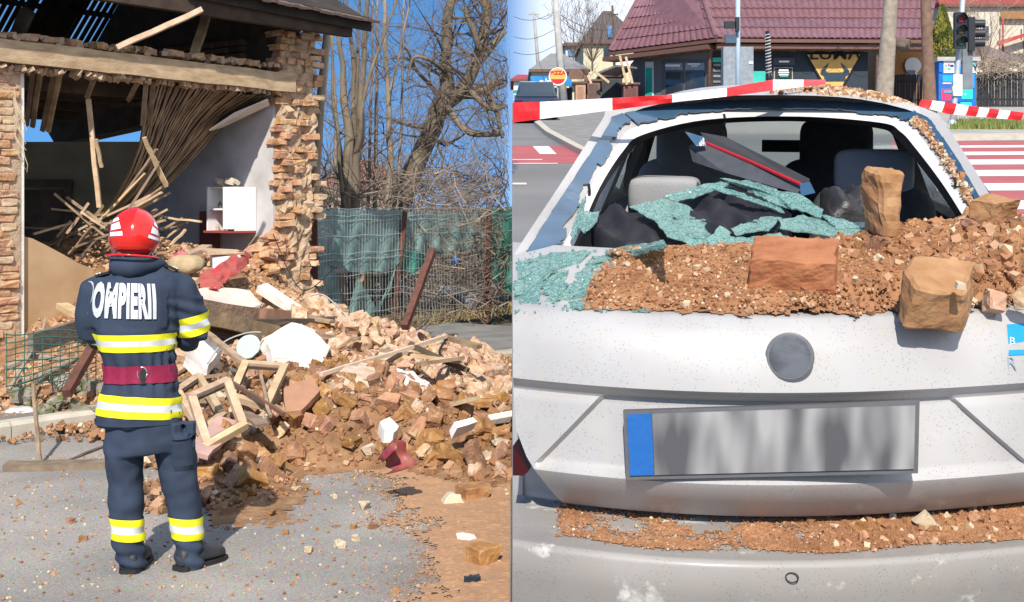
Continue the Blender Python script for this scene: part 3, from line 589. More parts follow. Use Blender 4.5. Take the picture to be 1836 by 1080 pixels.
g = MB(); g.beam(hp(1.6, -.5, 3.98), hp(4.25, -.52, 3.90), .03, .16); part('fascia', g, M_SHADEW, rf)
g = MB()
for i in range(26): g.box(hp(1.6 + i * .105, -.56, 4.02 - .003 * i), (.11, .16, .03), HR @ Euler((.3 + random.uniform(-.1, .1), 0, random.uniform(-.05, .05))).to_matrix())
part('roof_tiles', g, mat('old_tile', (.13, .09, .075), .9, var=.3, scale=12), rf, kind='stuff')
g = MB(); g.prism([hp(3.25, .4, 3.0), hp(3.25, 4.3, 2.6), hp(3.25, 4.5, 2.8), hp(3.25, 2.0, 5.25), hp(3.25, -.3, 4.0), hp(3.25, .0, 3.7)], DD * .3); gw = part('gable_wall', g, mat('shade_dark_mortar', (.06, .045, .035), .97, var=.3, scale=6), house); M_SHADEB = mat('shade_dark_brick', (.11, .06, .04), .95, var=.3, scale=8, rnd=.2); gbm = [chunk_mesh('brick', (.235, .12, .064), M_SHADEB, cuts=0, rough=.006, seed=560 + i, bev=.05) for i in range(3)]  # gable mortar and bricks coloured dark to carry the attic shade
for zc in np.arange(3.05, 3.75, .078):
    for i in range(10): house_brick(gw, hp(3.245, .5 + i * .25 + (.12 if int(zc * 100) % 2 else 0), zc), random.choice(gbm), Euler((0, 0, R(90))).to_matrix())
g = MB(); hbox(g, -4.6, -4.4, 0, 4.4, 0, 4.2); part('far_wall', g, M_PLB, house)
for (x0, y0, Y0, x1, y1, Y1, wd, ht, m) in ((209, 86, 12.5, 362, 18, 12.9, .05, .05, M_WOODL), (370, 28, 14.6, 343, 114, 14.3, .09, .07, M_WOOD), (50, 20, 12.6, 28, 70, 12.8, .12, .08, M_SHADEW), (158, 178, 13.5, 178, 372, 13.6, .045, .04, M_WOODL), (172, 250, 13.5, 182, 300, 13.6, .035, .03, M_WOODL), (258, 247, 13.6, 298, 335, 13.9, .04, .03, M_WOODL)):
    g = MB(); g.beam(at(x0, y0, Y0), at(x1, y1, Y1), wd, ht, up=(0, -1, 0), seg=5, wob=.004); part('hanging_timber', g, m, house)
# roots hanging by the jamb
g = MB(); rs = random.Random(3)
for i in range(9):
    x, y = 24 + rs.uniform(-2, 4), rs.uniform(160, 250); pts = [at(x, y, 12.3)]
    for j in range(6): x += rs.uniform(-2, 7); y += rs.uniform(4, 16); pts.append(at(x, y, 12.3))
    g.tube(pts, [.008 * (1 - .12 * j) for j in range(7)], 4)
solo('root', g, mat('pale_root', (.45, .36, .24), .95), 'tangle of pale dry roots hanging beside the house jamb', 'roots')
# wall cabinet with its jumble
cab = thing('wall_cabinet', 'white wall cabinet with open shelves hanging on the exposed room wall', 'cabinet', hp(3.05, .55, 1.5))
for nm, (t0, t1, s0, s1, z0, z1) in dict(side_panel=(2.93, 3.24, .33, .35, 1.50, 2.0), side_panel_2=(2.93, 3.24, .80, .82, 1.50, 2.0), shelf=(2.95, 3.24, .35, .8, 1.735, 1.755), shelf_2=(2.95, 3.24, .35, .8, 1.985, 2.0), bottom_board=(2.9, 3.24, .33, .84, 1.475, 1.5), back_panel=(3.225, 3.243, .35, .8, 1.5, 1.985)).items():
    g = MB(); hbox(g, t0, t1, s0, s1, z0, z1); part(nm.replace('_2', ''), g, M_WHITEP if 'bottom' not in nm else mat('red_board', (.3, .06, .05), .8), cab)
g = MB(); hbox(g, 2.9, 2.93, .33, .5, 1.52, 1.99); part('cabinet_door', g, M_WHITEP, cab)
rs = random.Random(8)
for i in range(9):
    g = MB(); s = .4 + i * .045; z0 = 1.755 if i % 2 else 1.5; h_ = rs.uniform(.07, .18); g.lathe([(.02, 0), (.022, h_ * .7), (.01, h_ * .8), (.01, h_)], hp(3.05 + rs.uniform(-.04, .08), s, z0), n=8)
    solo('jar', g, mat('jar%d' % (i % 3), ((.3, .25, .2), (.12, .1, .1), (.45, .4, .33))[i % 3], .5), 'small dusty jar on a shelf of the wall cabinet', 'jar', 'jars in the wall cabinet')
g = MB()
for i in range(8): g.box(hp(3.05 + rs.uniform(-.08, .08), .45 + i * .04, 2.02 + rs.uniform(0, .05)), (rs.uniform(.06, .15), .08, .035), HR @ rrot(rs, .6).to_3x3())
solo('paper_bundle', g, mat('old_paper', (.5, .44, .34), .9), 'heap of old papers on top of the wall cabinet', 'papers')
g = MB(); hbox(g, 3.2, 3.235, .95, 1.28, .8, 1.72); part('red_door', g, mat('oxblood_paint', (.16, .04, .035), .6), house)

# ================================================================== LOOSE TIMBER AND HOUSEHOLD THINGS ON THE HEAP
def plank(name, x0, y0, Y0, x1, y1, Y1, wd, ht, m, label, cat='plank', group=None, up=(0, 0, 1), seg=6, wob=.006):
    g = MB(); g.beam(at(x0, y0, Y0), at(x1, y1, Y1), wd, ht, up=up, seg=seg, wob=wob); return solo(name, g, m, label, cat, group)
M_LOG = mat('muddy_beam', (.27, .18, .12), .95, col2=(.16, .10, .07), scale=6, bump=.7, bscale=25, bdist=.02)
plank('beam', 325, 550, 11.6, 505, 578, 12.6, .2, .17, M_LOG, 'thick muddy beam lying across the top of the heap', 'beam')
plank('log', 470, 563, 12.2, 545, 570, 12.6, .11, .10, mat('red_log', (.24, .13, .08), .95, var=.2, scale=8), 'short reddish log end under the pink slab', 'log')
plank('beam', 330, 562, 10.9, 492, 598, 11.9, .16, .13, M_WOOD, 'weathered grey brown beam below the muddy beam', 'beam')
plank('beam', 352, 592, 11.2, 590, 582, 12.6, .16, .14, M_WOODD, 'dark charred beam behind the plaster slab', 'beam')
plank('plank', 55, 618, 11.3, 180, 575, 12.4, .05, .17, mat('grey_plank', (.22, .19, .16), .9, col2=(.12, .1, .08), scale=8, grain=(1, 1, 4)), 'wide grey plank leaning against the ochre wall', 'plank', up=(0, -.3, 1))
plank('plank', 110, 548, 12.2, 160, 572, 11.9, .12, .05, M_WOODL, 'short pale plank end behind the firefighter', 'plank')
plank('post', 172, 612, 11.2, 118, 706, 10.6, .07, .07, M_RUST, 'leaning rusty steel fence post beside the firefighter', 'post')
plank('beam', 10, 844, 9.05, 200, 840, 9.15, .2, .1, mat('ground_beam', (.25, .19, .13), .9, col2=(.15, .11, .075), scale=8, bump=.4), 'long squared timber lying on the road behind the firefighter', 'beam')
plank('stake', 60, 690, 9.75, 73, 832, 9.2, .024, .02, M_WOOD, 'thin upright brown stake standing at the timber', 'stake', up=(0, -1, 0))
plank('bar', 115, 832, 9.3, 190, 800, 9.9, .03, .03, M_WOODD, 'dark bar lying on the dusty gutter beside the kerb', 'bar')
plank('pole', 575, 672, 10.0, 800, 604, 11.6, .03, .03, mat('pale_pole', (.62, .48, .36), .8, var=.1), 'long thin pale pole lying across the rubble heap', 'pole')
plank('post', 776, 448, 14.6, 726, 588, 13.6, .07, .07, M_RUST, 'broken rusty post leaning in front of the torn wire fence', 'post')
plank('board', 350, 815, 8.3, 412, 755, 8.9, .16, .03, mat('pink_board', (.45, .28, .24), .85, var=.15, scale=6), 'broad dull pink board propped on the heap by the window sash', 'board', up=(0, -1, .4))
plank('board', 434, 740, 9.1, 470, 762, 8.8, .1, .02, M_WOOD, 'short brown board under the standing window frame', 'board')
plank('bar', 414, 686, 9.5, 508, 742, 9.0, .025, .025, mat('brown_bar', (.15, .08, .055), .8), 'thin dark bar crossing the standing window frame', 'bar')
plank('bar', 466, 666, 9.6, 484, 748, 9.0, .022, .022, M_WOOD, 'short upright stick inside the standing window frame', 'bar')
plank('plank', 352, 585, 10.9, 440, 652, 10.1, .06, .03, M_WOOD, 'narrow lath slanting beside the grey plaster block', 'plank')
plank('plank', 312, 520, 12.6, 352, 503, 12.8, .1, .05, M_WOODL, 'pale plank stub beneath the red curtain', 'plank')
plank('plank', 310, 470, 13.2, 372, 442, 13.8, .12, .04, M_WOODL, 'pale plank leaning behind the white box', 'plank')
rs = random.Random(21)                 # rest of the fallen ceiling laths in the room
for i, (x0, y0, x1, y1) in enumerate(((97, 348, 190, 425), (140, 412, 270, 350), (165, 420, 300, 330), (150, 430, 305, 345), (190, 440, 300, 375), (215, 400, 285, 290), (120, 415, 210, 432), (180, 395, 260, 310), (230, 380, 290, 345), (260, 250, 300, 330), (130, 445, 240, 405), (60, 420, 130, 400), (145, 380, 220, 430), (205, 420, 296, 396), (150, 400, 175, 440), (222, 352, 282, 268))):
    Y = 13.7 + rs.uniform(-.2, .5)
    plank('lath', x0, y0, Y, x1, y1, Y + rs.uniform(-.3, .3), .04, .022, rs.choice((M_WOOD, M_WOODL, M_WOOD)), 'broken ceiling lath in the tangle inside the ruined room', 'lath', 'broken laths in the ruined room', seg=3)
rs2 = random.Random(90)
for i in range(34):                    # more snapped laths strewn over the room debris
    x, y = rs2.uniform(70, 330), rs2.uniform(370, 450); a_ = rs2.uniform(-1.1, .7); L_ = rs2.uniform(12, 42); Y = rs2.uniform(13.6, 14.6)
    plank('lath', x - L_ * math.cos(a_), y - L_ * math.sin(a_), Y, x + L_ * math.cos(a_), y + L_ * math.sin(a_), Y + rs2.uniform(-.3, .3), rs2.uniform(.025, .05), .02, rs2.choice((M_WOOD, M_WOODL, M_LATH)), 'snapped ceiling lath strewn over the debris in the ruined room', 'lath', 'snapped laths on the room debris', seg=3)
for i in range(9):
    x = 858 + i * 4 - (i % 3) * 45; y = 688 + (i % 4) * 9
    plank('tile_strip', x - 25, y - 3, 12.0 - .25 * (i % 4), x + 16, y + 12, 11.5 - .25 * (i % 4), .1, .05, M_PINK, 'long pinkish roof tile fallen at the end of the heap by the kerb', 'tile', 'fallen roof tiles by the kerb', seg=2, wob=.004)
rs = random.Random(52)                 # splintered lengths of roof timber through the heap
for i in range(22):
    x, y = rs.uniform(330, 560), rs.uniform(560, 720)
    if i > 13: x, y = rs.uniform(560, 880), rs.uniform(600, 760)
    Y = float(np.interp(y, [560, 650, 720, 760], [12.6, 10.9, 9.8, 9.3])); a_ = rs.uniform(-.5, .5); L_ = rs.uniform(25, 60)
    plank('splinter', x - L_ * math.cos(a_), y - L_ * math.sin(a_), Y + .1, x + L_ * math.cos(a_), y + L_ * math.sin(a_), Y - .15, rs.uniform(.03, .09), rs.uniform(.02, .04), rs.choice((M_WOOD, M_WOODL, M_WOODD)), 'splintered roof timber ' + near(x, y), 'timber', 'splintered timber ' + near(x, y), seg=4, wob=.004)
def sash(name, P, Y, wd, m, label, fallen=()):
    """a wooden window frame from four corner directions, each with its distance"""
    Q = [at(x, y, yy_) for x, y, yy_ in P]; nrm = (Q[1] - Q[0]).cross(Q[2] - Q[0]).normalized()
    o = thing(name, label, 'window frame', min(Q, key=lambda q: q.z), 'wooden window frames on the heap' if False else None)
    for i in range(4):
        g = MB(); a, b = Q[i], Q[(i + 1) % 4]; d_ = (b - a).normalized() * wd * (.4 if i % 2 else -.4); 
        g.beam(a + d_, b - d_, wd, .045, up=nrm, seg=2, wob=.001); part('rail' if i % 2 == 0 else 'stile', g, m, o)
        g = MB(); c = sum(Q, Vector()) / 4; a2 = a.lerp(c, .17); b2 = b.lerp(c, .17); g.beam(a2, b2, .012, .02, up=nrm); part('glazing_bead', g, M_WOODD, o)
    return o
sash('window_sash', [(344, 712, 9.0), (407, 684, 9.3), (436, 764, 8.7), (372, 800, 8.45)], 0, .055, M_WOODL, 'square pale wooden window sash leaning nearest the firefighter on the heap')
sash('window_sash', [(318, 702, 9.5), (356, 676, 9.8), (398, 745, 9.3), (362, 775, 9.0)], 0, .05, M_WOODL, 'narrow wooden sash lying behind the square window sash')
sash('window_frame', [(415, 712, 9.4), (440, 653, 9.9), (510, 658, 9.9), (478, 728, 9.3)], 0, .055, M_WOODL, 'standing wooden window frame with dark bars through it')
# red curtain, white box, sacks, red cup
def cloth(name, pts, m, label, cat, amp=.03, th=.0):
    """a rumpled cloth from rows of (x, y, Y)"""
    n_ = 22; rows = []
    for i in range(n_ + 1):
        row = []
        for j in range(n_ + 1):
            u = i / n_ * (len(pts) - 1); v = j / n_ * (len(pts[0]) - 1); a, b = min(int(u), len(pts) - 2), min(int(v), len(pts[0]) - 2); fu, fv = u - a, v - b
            q = Vector(pts[a][b]).lerp(Vector(pts[a][b + 1]), fv).lerp(Vector(pts[a + 1][b]).lerp(Vector(pts[a + 1][b + 1]), fv), fu)
            p = at(*q); p += Vector((nz(p, 7), nz(p + Vector((4, 0, 0)), 9), nz(p + Vector((0, 4, 0)), 9))) * amp; row.append(p)
        rows.append(row)
    g = MB(); g.grid(rows); me = g.data(name, m, True); o = solo(name, me, m, label, cat)
    md = o.modifiers.new('thick', 'SOLIDIFY'); md.thickness = .006; return o
M_REDC = mat('red_cloth', (.40, .03, .045), .95, col2=(.30, .10, .075), scale=16, bump=.3, bscale=20)
cloth('curtain', [[(430, 450, 13.2), (448, 450, 13.4), (452, 458, 13.4)], [(400, 470, 12.9), (425, 478, 13.0), (432, 490, 13.0)], [(362, 492, 12.7), (392, 500, 12.7), (398, 516, 12.6)], [(354, 512, 12.5), (372, 518, 12.4), (388, 520, 12.4)]], M_REDC, 'crumpled bright red curtain trailing over the heap', 'curtain', .05)
cloth('blanket', [[(306, 458, 13.0), (330, 448, 13.3), (348, 452, 13.3)], [(308, 475, 12.9), (330, 470, 13.0), (345, 472, 13.0)]], mat('pink_cloth', (.5, .15, .16), .9, var=.3, scale=20), 'faded pink blanket bundle beside the sack', 'blanket', .06)
g = MB(); c = at(404, 474, 13.2); rot = Euler((.1, -.05, .35)).to_matrix(); g.box(c, (.27, .2, .19), rot); bx_ = solo('white_box', g, M_WHITEP, 'white metal box half buried behind the red curtain', 'box')
g = MB(); g.box(c + Vector((-.02, 0, .125)), (.36, .26, .03), rot @ Euler((0, .1, .1)).to_matrix(), .01); solo('board', g, M_WOODL, 'pale board lying on the white metal box', 'board')
def lump(name, c, size, m, label, cat, amp=.12, seed=0):
    bm = bmesh.new(); bmesh.ops.create_icosphere(bm, subdivisions=3, radius=1)
    for v in bm.verts:
        n_ = v.co.normalized(); k = 1 + amp * noise.noise(n_ * 2.2 + Vector((seed, 0, 0))) + amp * .5 * noise.noise(n_ * 6 + Vector((seed, 0, 0)))
        sq = lambda a: math.copysign(abs(a) ** .75, a)
        v.co = Vector((sq(n_.x) * size[0], sq(n_.y) * size[1], sq(n_.z) * size[2])) * k + Vector(c)
    me = bpy.data.meshes.new(name); bm.to_mesh(me); bm.free(); me.materials.append(m)
    for p_ in me.polygons: p_.use_smooth = True
    return solo(name, me, m, label, cat)
lump('sack', at(334, 474, 12.9), (.17, .12, .09), mat('jute_sack', (.42, .32, .19), .95, var=.2, scale=9, bump=.4), 'full tan sack lying beside the white box', 'sack')
lump('plastic_can', at(36, 748, 10.9), (.13, .11, .085), mat('dirty_white_plastic', (.68, .67, .65), .5, col2=(.5, .48, .45), scale=6), 'dirty white plastic canister behind the kerb', 'canister', .1, 4)
g = MB(); c = at(706, 826, 8.0); pr = []
M_PINKP = mat('crimson_plastic', (.25, .012, .05), .5, col2=(.28, .10, .07), scale=14)
for i in range(15):
    a = R(-40 + i * 18); pr.append(a)
rows = []
for h_, r_ in ((-.07, .05), (-.02, .07), (.03, .085), (.075, .095)):
    rows.append([c + Euler((.5, .9, .3)).to_matrix() @ Vector((r_ * math.cos(a) * (1 + .15 * math.sin(3 * a)), r_ * math.sin(a), h_ + .02 * math.sin(4 * a))) for a in pr])
g.grid(rows); o = solo('plastic_pot', g, M_PINKP, 'crushed crimson plastic pot at the foot of the heap', 'pot', smooth=True); md = o.modifiers.new('thick', 'SOLIDIFY'); md.thickness = .004
# wires
def wire(name, pts, r, m, label, cat='wire', group=None):
    g = MB(); P = [at(*p) for p in pts]; Q = []
    for i in range(len(P) - 1):
        for k in range(6):
            f = k / 6; p0, p1, p2, p3 = P[max(i - 1, 0)], P[i], P[i + 1], P[min(i + 2, len(P) - 1)]
            Q.append(.5 * ((2 * p1) + (-p0 + p2) * f + (2 * p0 - 5 * p1 + 4 * p2 - p3) * f * f + (-p0 + 3 * p1 - 3 * p2 + p3) * f ** 3))
    Q.append(P[-1]); g.tube(Q, r, 5); return solo(name, g, m, label, cat, group, smooth=True)
wire('cable', [(803, 605, 12.2), (788, 632, 12.0), (805, 655, 11.8), (793, 685, 11.6)], .012, M_BLACK, 'bent black cable sticking up before the kerb', 'cable')
wire('wire', [(372, 652, 10.3), (400, 615, 10.5), (440, 598, 10.7), (468, 596, 10.8)], .007, M_CONC, 'thin grey wire arching over the plaster block')
wire('wire', [(538, 538, 13.4), (575, 528, 13.6), (605, 550, 13.4), (640, 590, 13.0)], .008, M_CONC, 'grey wire loop sticking out below the pier')
wire('wire', [(490, 420, 14.2), (540, 520, 13.9), (600, 480, 14.3)], .006, M_BLACK, 'dark thin wire trailing from the pier to the fence')
# left edge: fallen green wire mesh, branches, mossy stones
M_GWIRE = mat('green_wire', (.03, .11, .085), .5, var=.2)
g = MB()
for i in range(9):
    y = 600 + i * 13; g.tube([at(10 + k * 18, y - k * (1.2 + .35 * i) + 3 * math.sin(k + i), 10.7 + .06 * k) for k in range(10)], .005, 4)
for i in range(11): g.tube([at(12 + i * 16, 598 - i * 1.2 + k * 14, 10.7 + .055 * i) for k in range(8)], .004, 4)
solo('wire_mesh', g, M_GWIRE, 'fallen green wire mesh panel tangled in front of the low wall', 'wire mesh')
for i, (pts, r) in enumerate((([(15, 700, 10.9), (45, 650, 11.2), (75, 600, 11.5), (82, 570, 11.6)], .02), ([(10, 660, 11.2), (60, 640, 11.4), (120, 645, 11.5)], .03), ([(20, 690, 11.1), (80, 672, 11.2), (140, 640, 11.6)], .025), ([(60, 690, 11.0), (100, 660, 11.4), (150, 655, 11.6)], .02))):
    g = MB(); g.tube([at(*p) for p in pts], [r * (1 - .2 * k) for k in range(len(pts))], 6); solo('branch', g, mat('grey_branch', (.3, .25, .19), .95, var=.2), 'dry broken branch caught in the fallen wire mesh', 'branch', 'dry branches by the low wall')
for i, (x, y, Y, s_) in enumerate(((100, 725, 10.9, .12), (140, 735, 10.8, .15), (168, 740, 10.8, .12), (85, 738, 10.7, .09), (120, 690, 11.3, .2), (40, 715, 11.2, .2), (150, 700, 11.3, .17), (185, 700, 11.3, .2))):
    inst('stone', chunk_mesh('stone', (s_ * 1.4, s_, s_ * .7), mat('mossy_stone', (.30, .27, .22), .95, col2=(.10, .12, .04), scale=9, thr=(.4, .55)), cuts=3, rough=.03, seed=600 + i), Matrix.Translation(at(x, y, Y)) @ rrot(random, .4), 'mossy grey stone behind the kerb beside the canister', 'stone', 'mossy stones behind the kerb')
# ================================================================== WIRE FENCE WITH TORN NET
FA = at(560, 400, 16.2); FB = at(921, 400, 20.9)
def fY(x): return np.interp(x, [540, 560, 918, 960], [15.95, 16.2, 20.86, 21.4])
def fpt(x, z, off=0.0):
    Y = float(fY(x)) - off; return Vector(((x - 918) / F * Y, Y, z))
M_WIRE = mat('galvanised_wire', (.32, .36, .36), .5, var=.15, metal=.3)
M_NET = mat('shade_net', (.20, .31, .29), .9, col2=(.12, .20, .19), scale=6, bump=.3, bscale=60, alpha=.84)
M_NETG = mat('green_net', (.035, .22, .17), .9, col2=(.02, .15, .12), scale=6, bump=.3, alpha=.9)
posts = [(564, 376, 566, 560), (727, 377, 702, 575), (876, 378, 872, 566)]
labels = ['wire fence panel beside the brick pier with torn grey green net', 'sagging middle wire fence panel between two leaning rusty posts', 'short wire fence panel with bright green net past the last rusty post']
spans = [(549, 724), (724, 876), (876, 921)]
for k in range(3):
    x0, x1 = spans[k]; fp = thing('wire_fence', labels[k], 'fence', fpt(x0, .12), None)
    px_, t_, bx_, by_ = posts[k]; Yp = float(fY(px_)) - .08
    g = MB(); g.beam(at(px_, t_, Yp), at(bx_, by_ + 25, Yp), .065, .065, up=(0, -1, 0)); part('post', g, M_RUST, fp)
    g = MB(); n_ = int((x1 - x0) / 5.2); tear = (lambda x, z: (k == 0 and 610 < x < 690 and z < .75 + .3 * math.sin(x * .09)) or (k == 1 and z < .9 and (x < 770)))
    for i in range(n_ + 1):
        x = x0 + (x1 - x0) * i / n_; zb = .16 if k != 1 else (.16 if x > 775 else .16 + .0)
        bend = lambda z: (.25 * max(0, 1 - z) * math.sin(i * .2) if k == 1 and x < 790 else .04 * math.sin(z * 3 + i * .1)) 
        g.tube([fpt(x + bend(z) * 25, z, bend(z) * .8) for z in (zb, .5, .9, 1.3, 1.74)], .0032, 3)
    for z in (.2, .4, .6, .68, .9, 1.1, 1.18, 1.4, 1.6, 1.66, 1.75):
        sag = lambda i: (.10 * math.sin(i / 14 * math.pi) if k == 1 and z < 1.3 else .01 * math.sin(i * 1.3))
        g.tube([fpt(x0 + (x1 - x0) * i / 14, z - sag(i), (.15 * math.sin(i / 14 * 3.14) if k == 1 and z < 1 else .02)) for i in range(15)], .004, 3)
    part('wire_grid', g, M_WIRE, fp)
def net(name, top, bot, m, parent, off=.03, amp=.05):
    """net hung between an upper and a lower outline, both lists of (x, y)"""
    n_, m2 = 34, 14; g = MB(); rows = []
    for j in range(m2 + 1):
        row = []
        for i in range(n_ + 1):
            t = i / n_; xa = np.interp(t, np.linspace(0, 1, len(top)), [p[0] for p in top]); ya = np.interp(t, np.linspace(0, 1, len(top)), [p[1] for p in top])
            xb = np.interp(t, np.linspace(0, 1, len(bot)), [p[0] for p in bot]); yb = np.interp(t, np.linspace(0, 1, len(bot)), [p[1] for p in bot])
            s = j / m2; x = xa + (xb - xa) * s; y = ya + (yb - ya) * s + (random.uniform(-2, 2) if j == m2 else 0); Y = float(fY(x)) + off
            p = at(float(x), float(y), Y); p.y += amp * math.sin(x * .21 + y * .05) * (.3 + s) + .05 * nz(p, 3); row.append(p)
        rows.append(row)
    g.grid(rows); o = part(name, g, m, parent, smooth=True); return o
fences = [o for o in COL.objects if o.name.startswith('wire_fence')]
net('torn_net', [(566, 378), (640, 376), (722, 377)], [(567, 455), (590, 475), (640, 490), (700, 485), (716, 470)], M_NET, fences[0])
net('torn_net', [(567, 455), (585, 470), (600, 478)], [(570, 560), (590, 566), (620, 570)], M_NET, fences[0], off=.05)
net('torn_net', [(640, 495), (680, 560), (720, 440)], [(620, 570), (660, 575), (700, 520)], MATS['shade_net'], fences[0], off=.06, amp=.08)
net('torn_net', [(730, 378), (800, 382), (870, 378)], [(728, 430), (748, 452), (790, 458), (850, 440), (868, 425)], M_NET, fences[1])
net('torn_net', [(726, 438), (750, 452), (790, 450)], [(718, 480), (740, 492), (770, 470)], M_NETG, fences[1], off=.04, amp=.1)
net('green_net', [(880, 372), (921, 370)], [(879, 516), (921, 524)], M_NETG, fences[2])
# yard clutter seen through the wires
rs = random.Random(31)
lump('jug', at(817, 468, 20.6), (.07, .07, .085), mat('blue_plastic', (.02, .13, .42), .4), 'bright blue plastic jug hung behind the wire fence', 'jug')
lump('basin', at(806, 520, 20.4), (.16, .1, .07), M_WHITEP, 'white basin lying behind the wire fence', 'basin')
lump('tarpaulin', at(835, 540, 20.7), (.22, .14, .16), mat('grey_tarp', (.22, .25, .3), .7, var=.2, scale=8), 'grey blue tarpaulin heap behind the wire fence', 'tarpaulin', .3)
lump('bag', at(655, 505, 18.6), (.09, .1, .14), mat('straw_bag', (.4, .3, .12), .9, var=.3, scale=9), 'straw coloured bag standing behind the torn net', 'bag', .2, 2)
lump('bag', at(930 - 12, 547, 20.9), (.05, .06, .05), mat('yellow_bag', (.5, .42, .04), .7), 'small yellow bag at the foot of the green net', 'bag', .2, 7)
g = MB(); g.beam(at(597, 487, 17.6), at(655, 483, 18), .03, .05); solo('plank', g, M_PLAST, 'white painted rail seen behind the torn net', 'rail')
for i, (x, y) in enumerate(((616, 545), (600, 540), (640, 540))):
    g = MB(); g.beam(at(x, 560, 18.2), at(x - 3 + i * 4, 478, 18.2), .14, .05, up=(0, -1, 0), seg=3, wob=.005); solo('plank', g, (M_WOODL, M_WOODD, M_WOOD)[i], ('pale upright plank standing behind the torn net', 'dark upright plank standing behind the torn net', 'brown upright plank standing behind the torn net')[i], 'plank')
# ================================================================== BARE TREES
M_BARK = mat('grey_bark', (.23, .185, .13), .95, col2=(.12, .095, .07), scale=5, bump=.8, bscale=16, bdist=.03, grain=(1, 1, .35))
M_BARK2 = mat('pale_bark', (.34, .28, .2), .95, col2=(.2, .16, .12), scale=5, bump=.6, bscale=16, bdist=.02, grain=(1, 1, .35))
M_TWIG = mat('twig', (.17, .13, .10), .95, col2=(.10, .075, .06), scale=3, bump=0)
M_TWIG2 = mat('pale_twig', (.32, .25, .19), .95, col2=(.18, .14, .11), scale=1.5, bump=0)
def limb(g, p, d, L_, r, lev, rs, curl=.25, up=.12, kids=5):
    n_ = 6 if lev < 2 else 4; pts = [p.copy()]; rad = [r]; d = d.normalized()
    for i in range(n_):
        d = (d + Vector((rs.uniform(-1, 1), rs.uniform(-.7, .7), rs.uniform(-1, 1))) * curl + Vector((0, 0, up))).normalized()
        q = pts[-1] + d * L_ / n_
        if q.x > -.06 or q.z < .2: break
        pts.append(q); rad.append(r * (1 - .75 * (i + 1) / n_))
    if len(pts) < 2: return
    g.tube(pts, rad, 5 if r > .015 else 3, caps=False)
    if lev <= 0: return
    for k in range(kids):
        i = rs.randrange(1, len(pts)); dd = (pts[i] - pts[i - 1]).normalized()
        sd = Vector((rs.uniform(-1, 1), rs.uniform(-.8, .8), rs.uniform(-.5, 1))); nd = (dd * .6 + sd).normalized()
        limb(g, pts[i], nd, L_ * rs.uniform(.35, .65), rad[i] * .6, lev - 1, rs, curl * 1.15, up, max(3, kids - 1))
def tree(name, label, stems, m, tw, seed, kids=6, twl=1.1, curl=.25, up=.12, lev=2):
    rs = random.Random(seed); base = at(*stems[0][0][:3]); o = thing(name, label, 'tree', Vector((base.x, base.y, 0)), None); gb = MB(); gt = MB()
    for st in stems:
        P = [at(s[0], s[1], s[2]) for s in st]; rad = [s[3] for s in st]; Q, RR = [], []
        for i in range(len(P) - 1):
            for k in range(5):
                f = k / 5; p0, p1, p2, p3 = P[max(i - 1, 0)], P[i], P[i + 1], P[min(i + 2, len(P) - 1)]
                Q.append(.5 * ((2 * p1) + (-p0 + p2) * f + (2 * p0 - 5 * p1 + 4 * p2 - p3) * f * f + (-p0 + 3 * p1 - 3 * p2 + p3) * f ** 3)); RR.append((rad[i] * (1 - f) + rad[i + 1] * f) * (1 + .1 * nz((i * 5 + k, seed, 0), .7)))
        Q.append(P[-1]); RR.append(rad[-1]); Q = [q + Vector((nz(q, 2), 0, nz(q + Vector((7, 0, 0)), 2))) * .04 for q in Q]
        ok = [i for i, q in enumerate(Q) if q.x < -.04 - RR[i]]; Q = [Q[i] for i in ok]; RR = [RR[i] for i in ok]
        if len(Q) < 2: continue
        RR = [r_ * .76 for r_ in RR]; gb.tube(Q, RR, 9 if rad[0] > .05 else 6)
        for k in range(kids):
            i = rs.randrange(max(1, len(Q) // 4), len(Q)); sd = Vector((rs.uniform(-1, 1), rs.uniform(-.8, .5), rs.uniform(-.3, .9)))
            limb(gt, Q[i], sd, twl * rs.uniform(.6, 1.3), max(.006, RR[i] * .28), lev, rs, curl, up)
    part('trunk', gb, m, o, smooth=True); part('branches', gt, tw, o); return o
tree('bare_tree', 'bare tree with a bundle of slim upright stems behind the pier', [
    [(628, 590, 19, .15), (624, 480, 19, .12), (622, 370, 19, .11), (626, 270, 19, .10), (612, 120, 19, .05), (604, 10, 19, .03)],
    [(634, 420, 19, .10), (640, 300, 19, .08), (648, 180, 19, .065), (655, 60, 19, .05), (660, -40, 19, .03)],
    [(630, 300, 19, .07), (634, 180, 19.2, .05), (628, 60, 19.2, .04), (620, -20, 19.2, .02)],
    [(640, 280, 19, .06), (650, 190, 18.8, .04), (690, 60, 18.8, .025), (715, -20, 18.8, .02)],
    [(622, 330, 19, .06), (606, 250, 19.2, .03), (598, 180, 19.2, .02)],
    [(642, 260, 19.1, .04), (640, 120, 19.1, .03), (646, 0, 19.1, .02)],
    [(626, 420, 19, .05), (612, 330, 18.8, .04), (600, 200, 18.8, .03), (592, 60, 18.8, .02)]], M_BARK, M_TWIG, 1, kids=7)
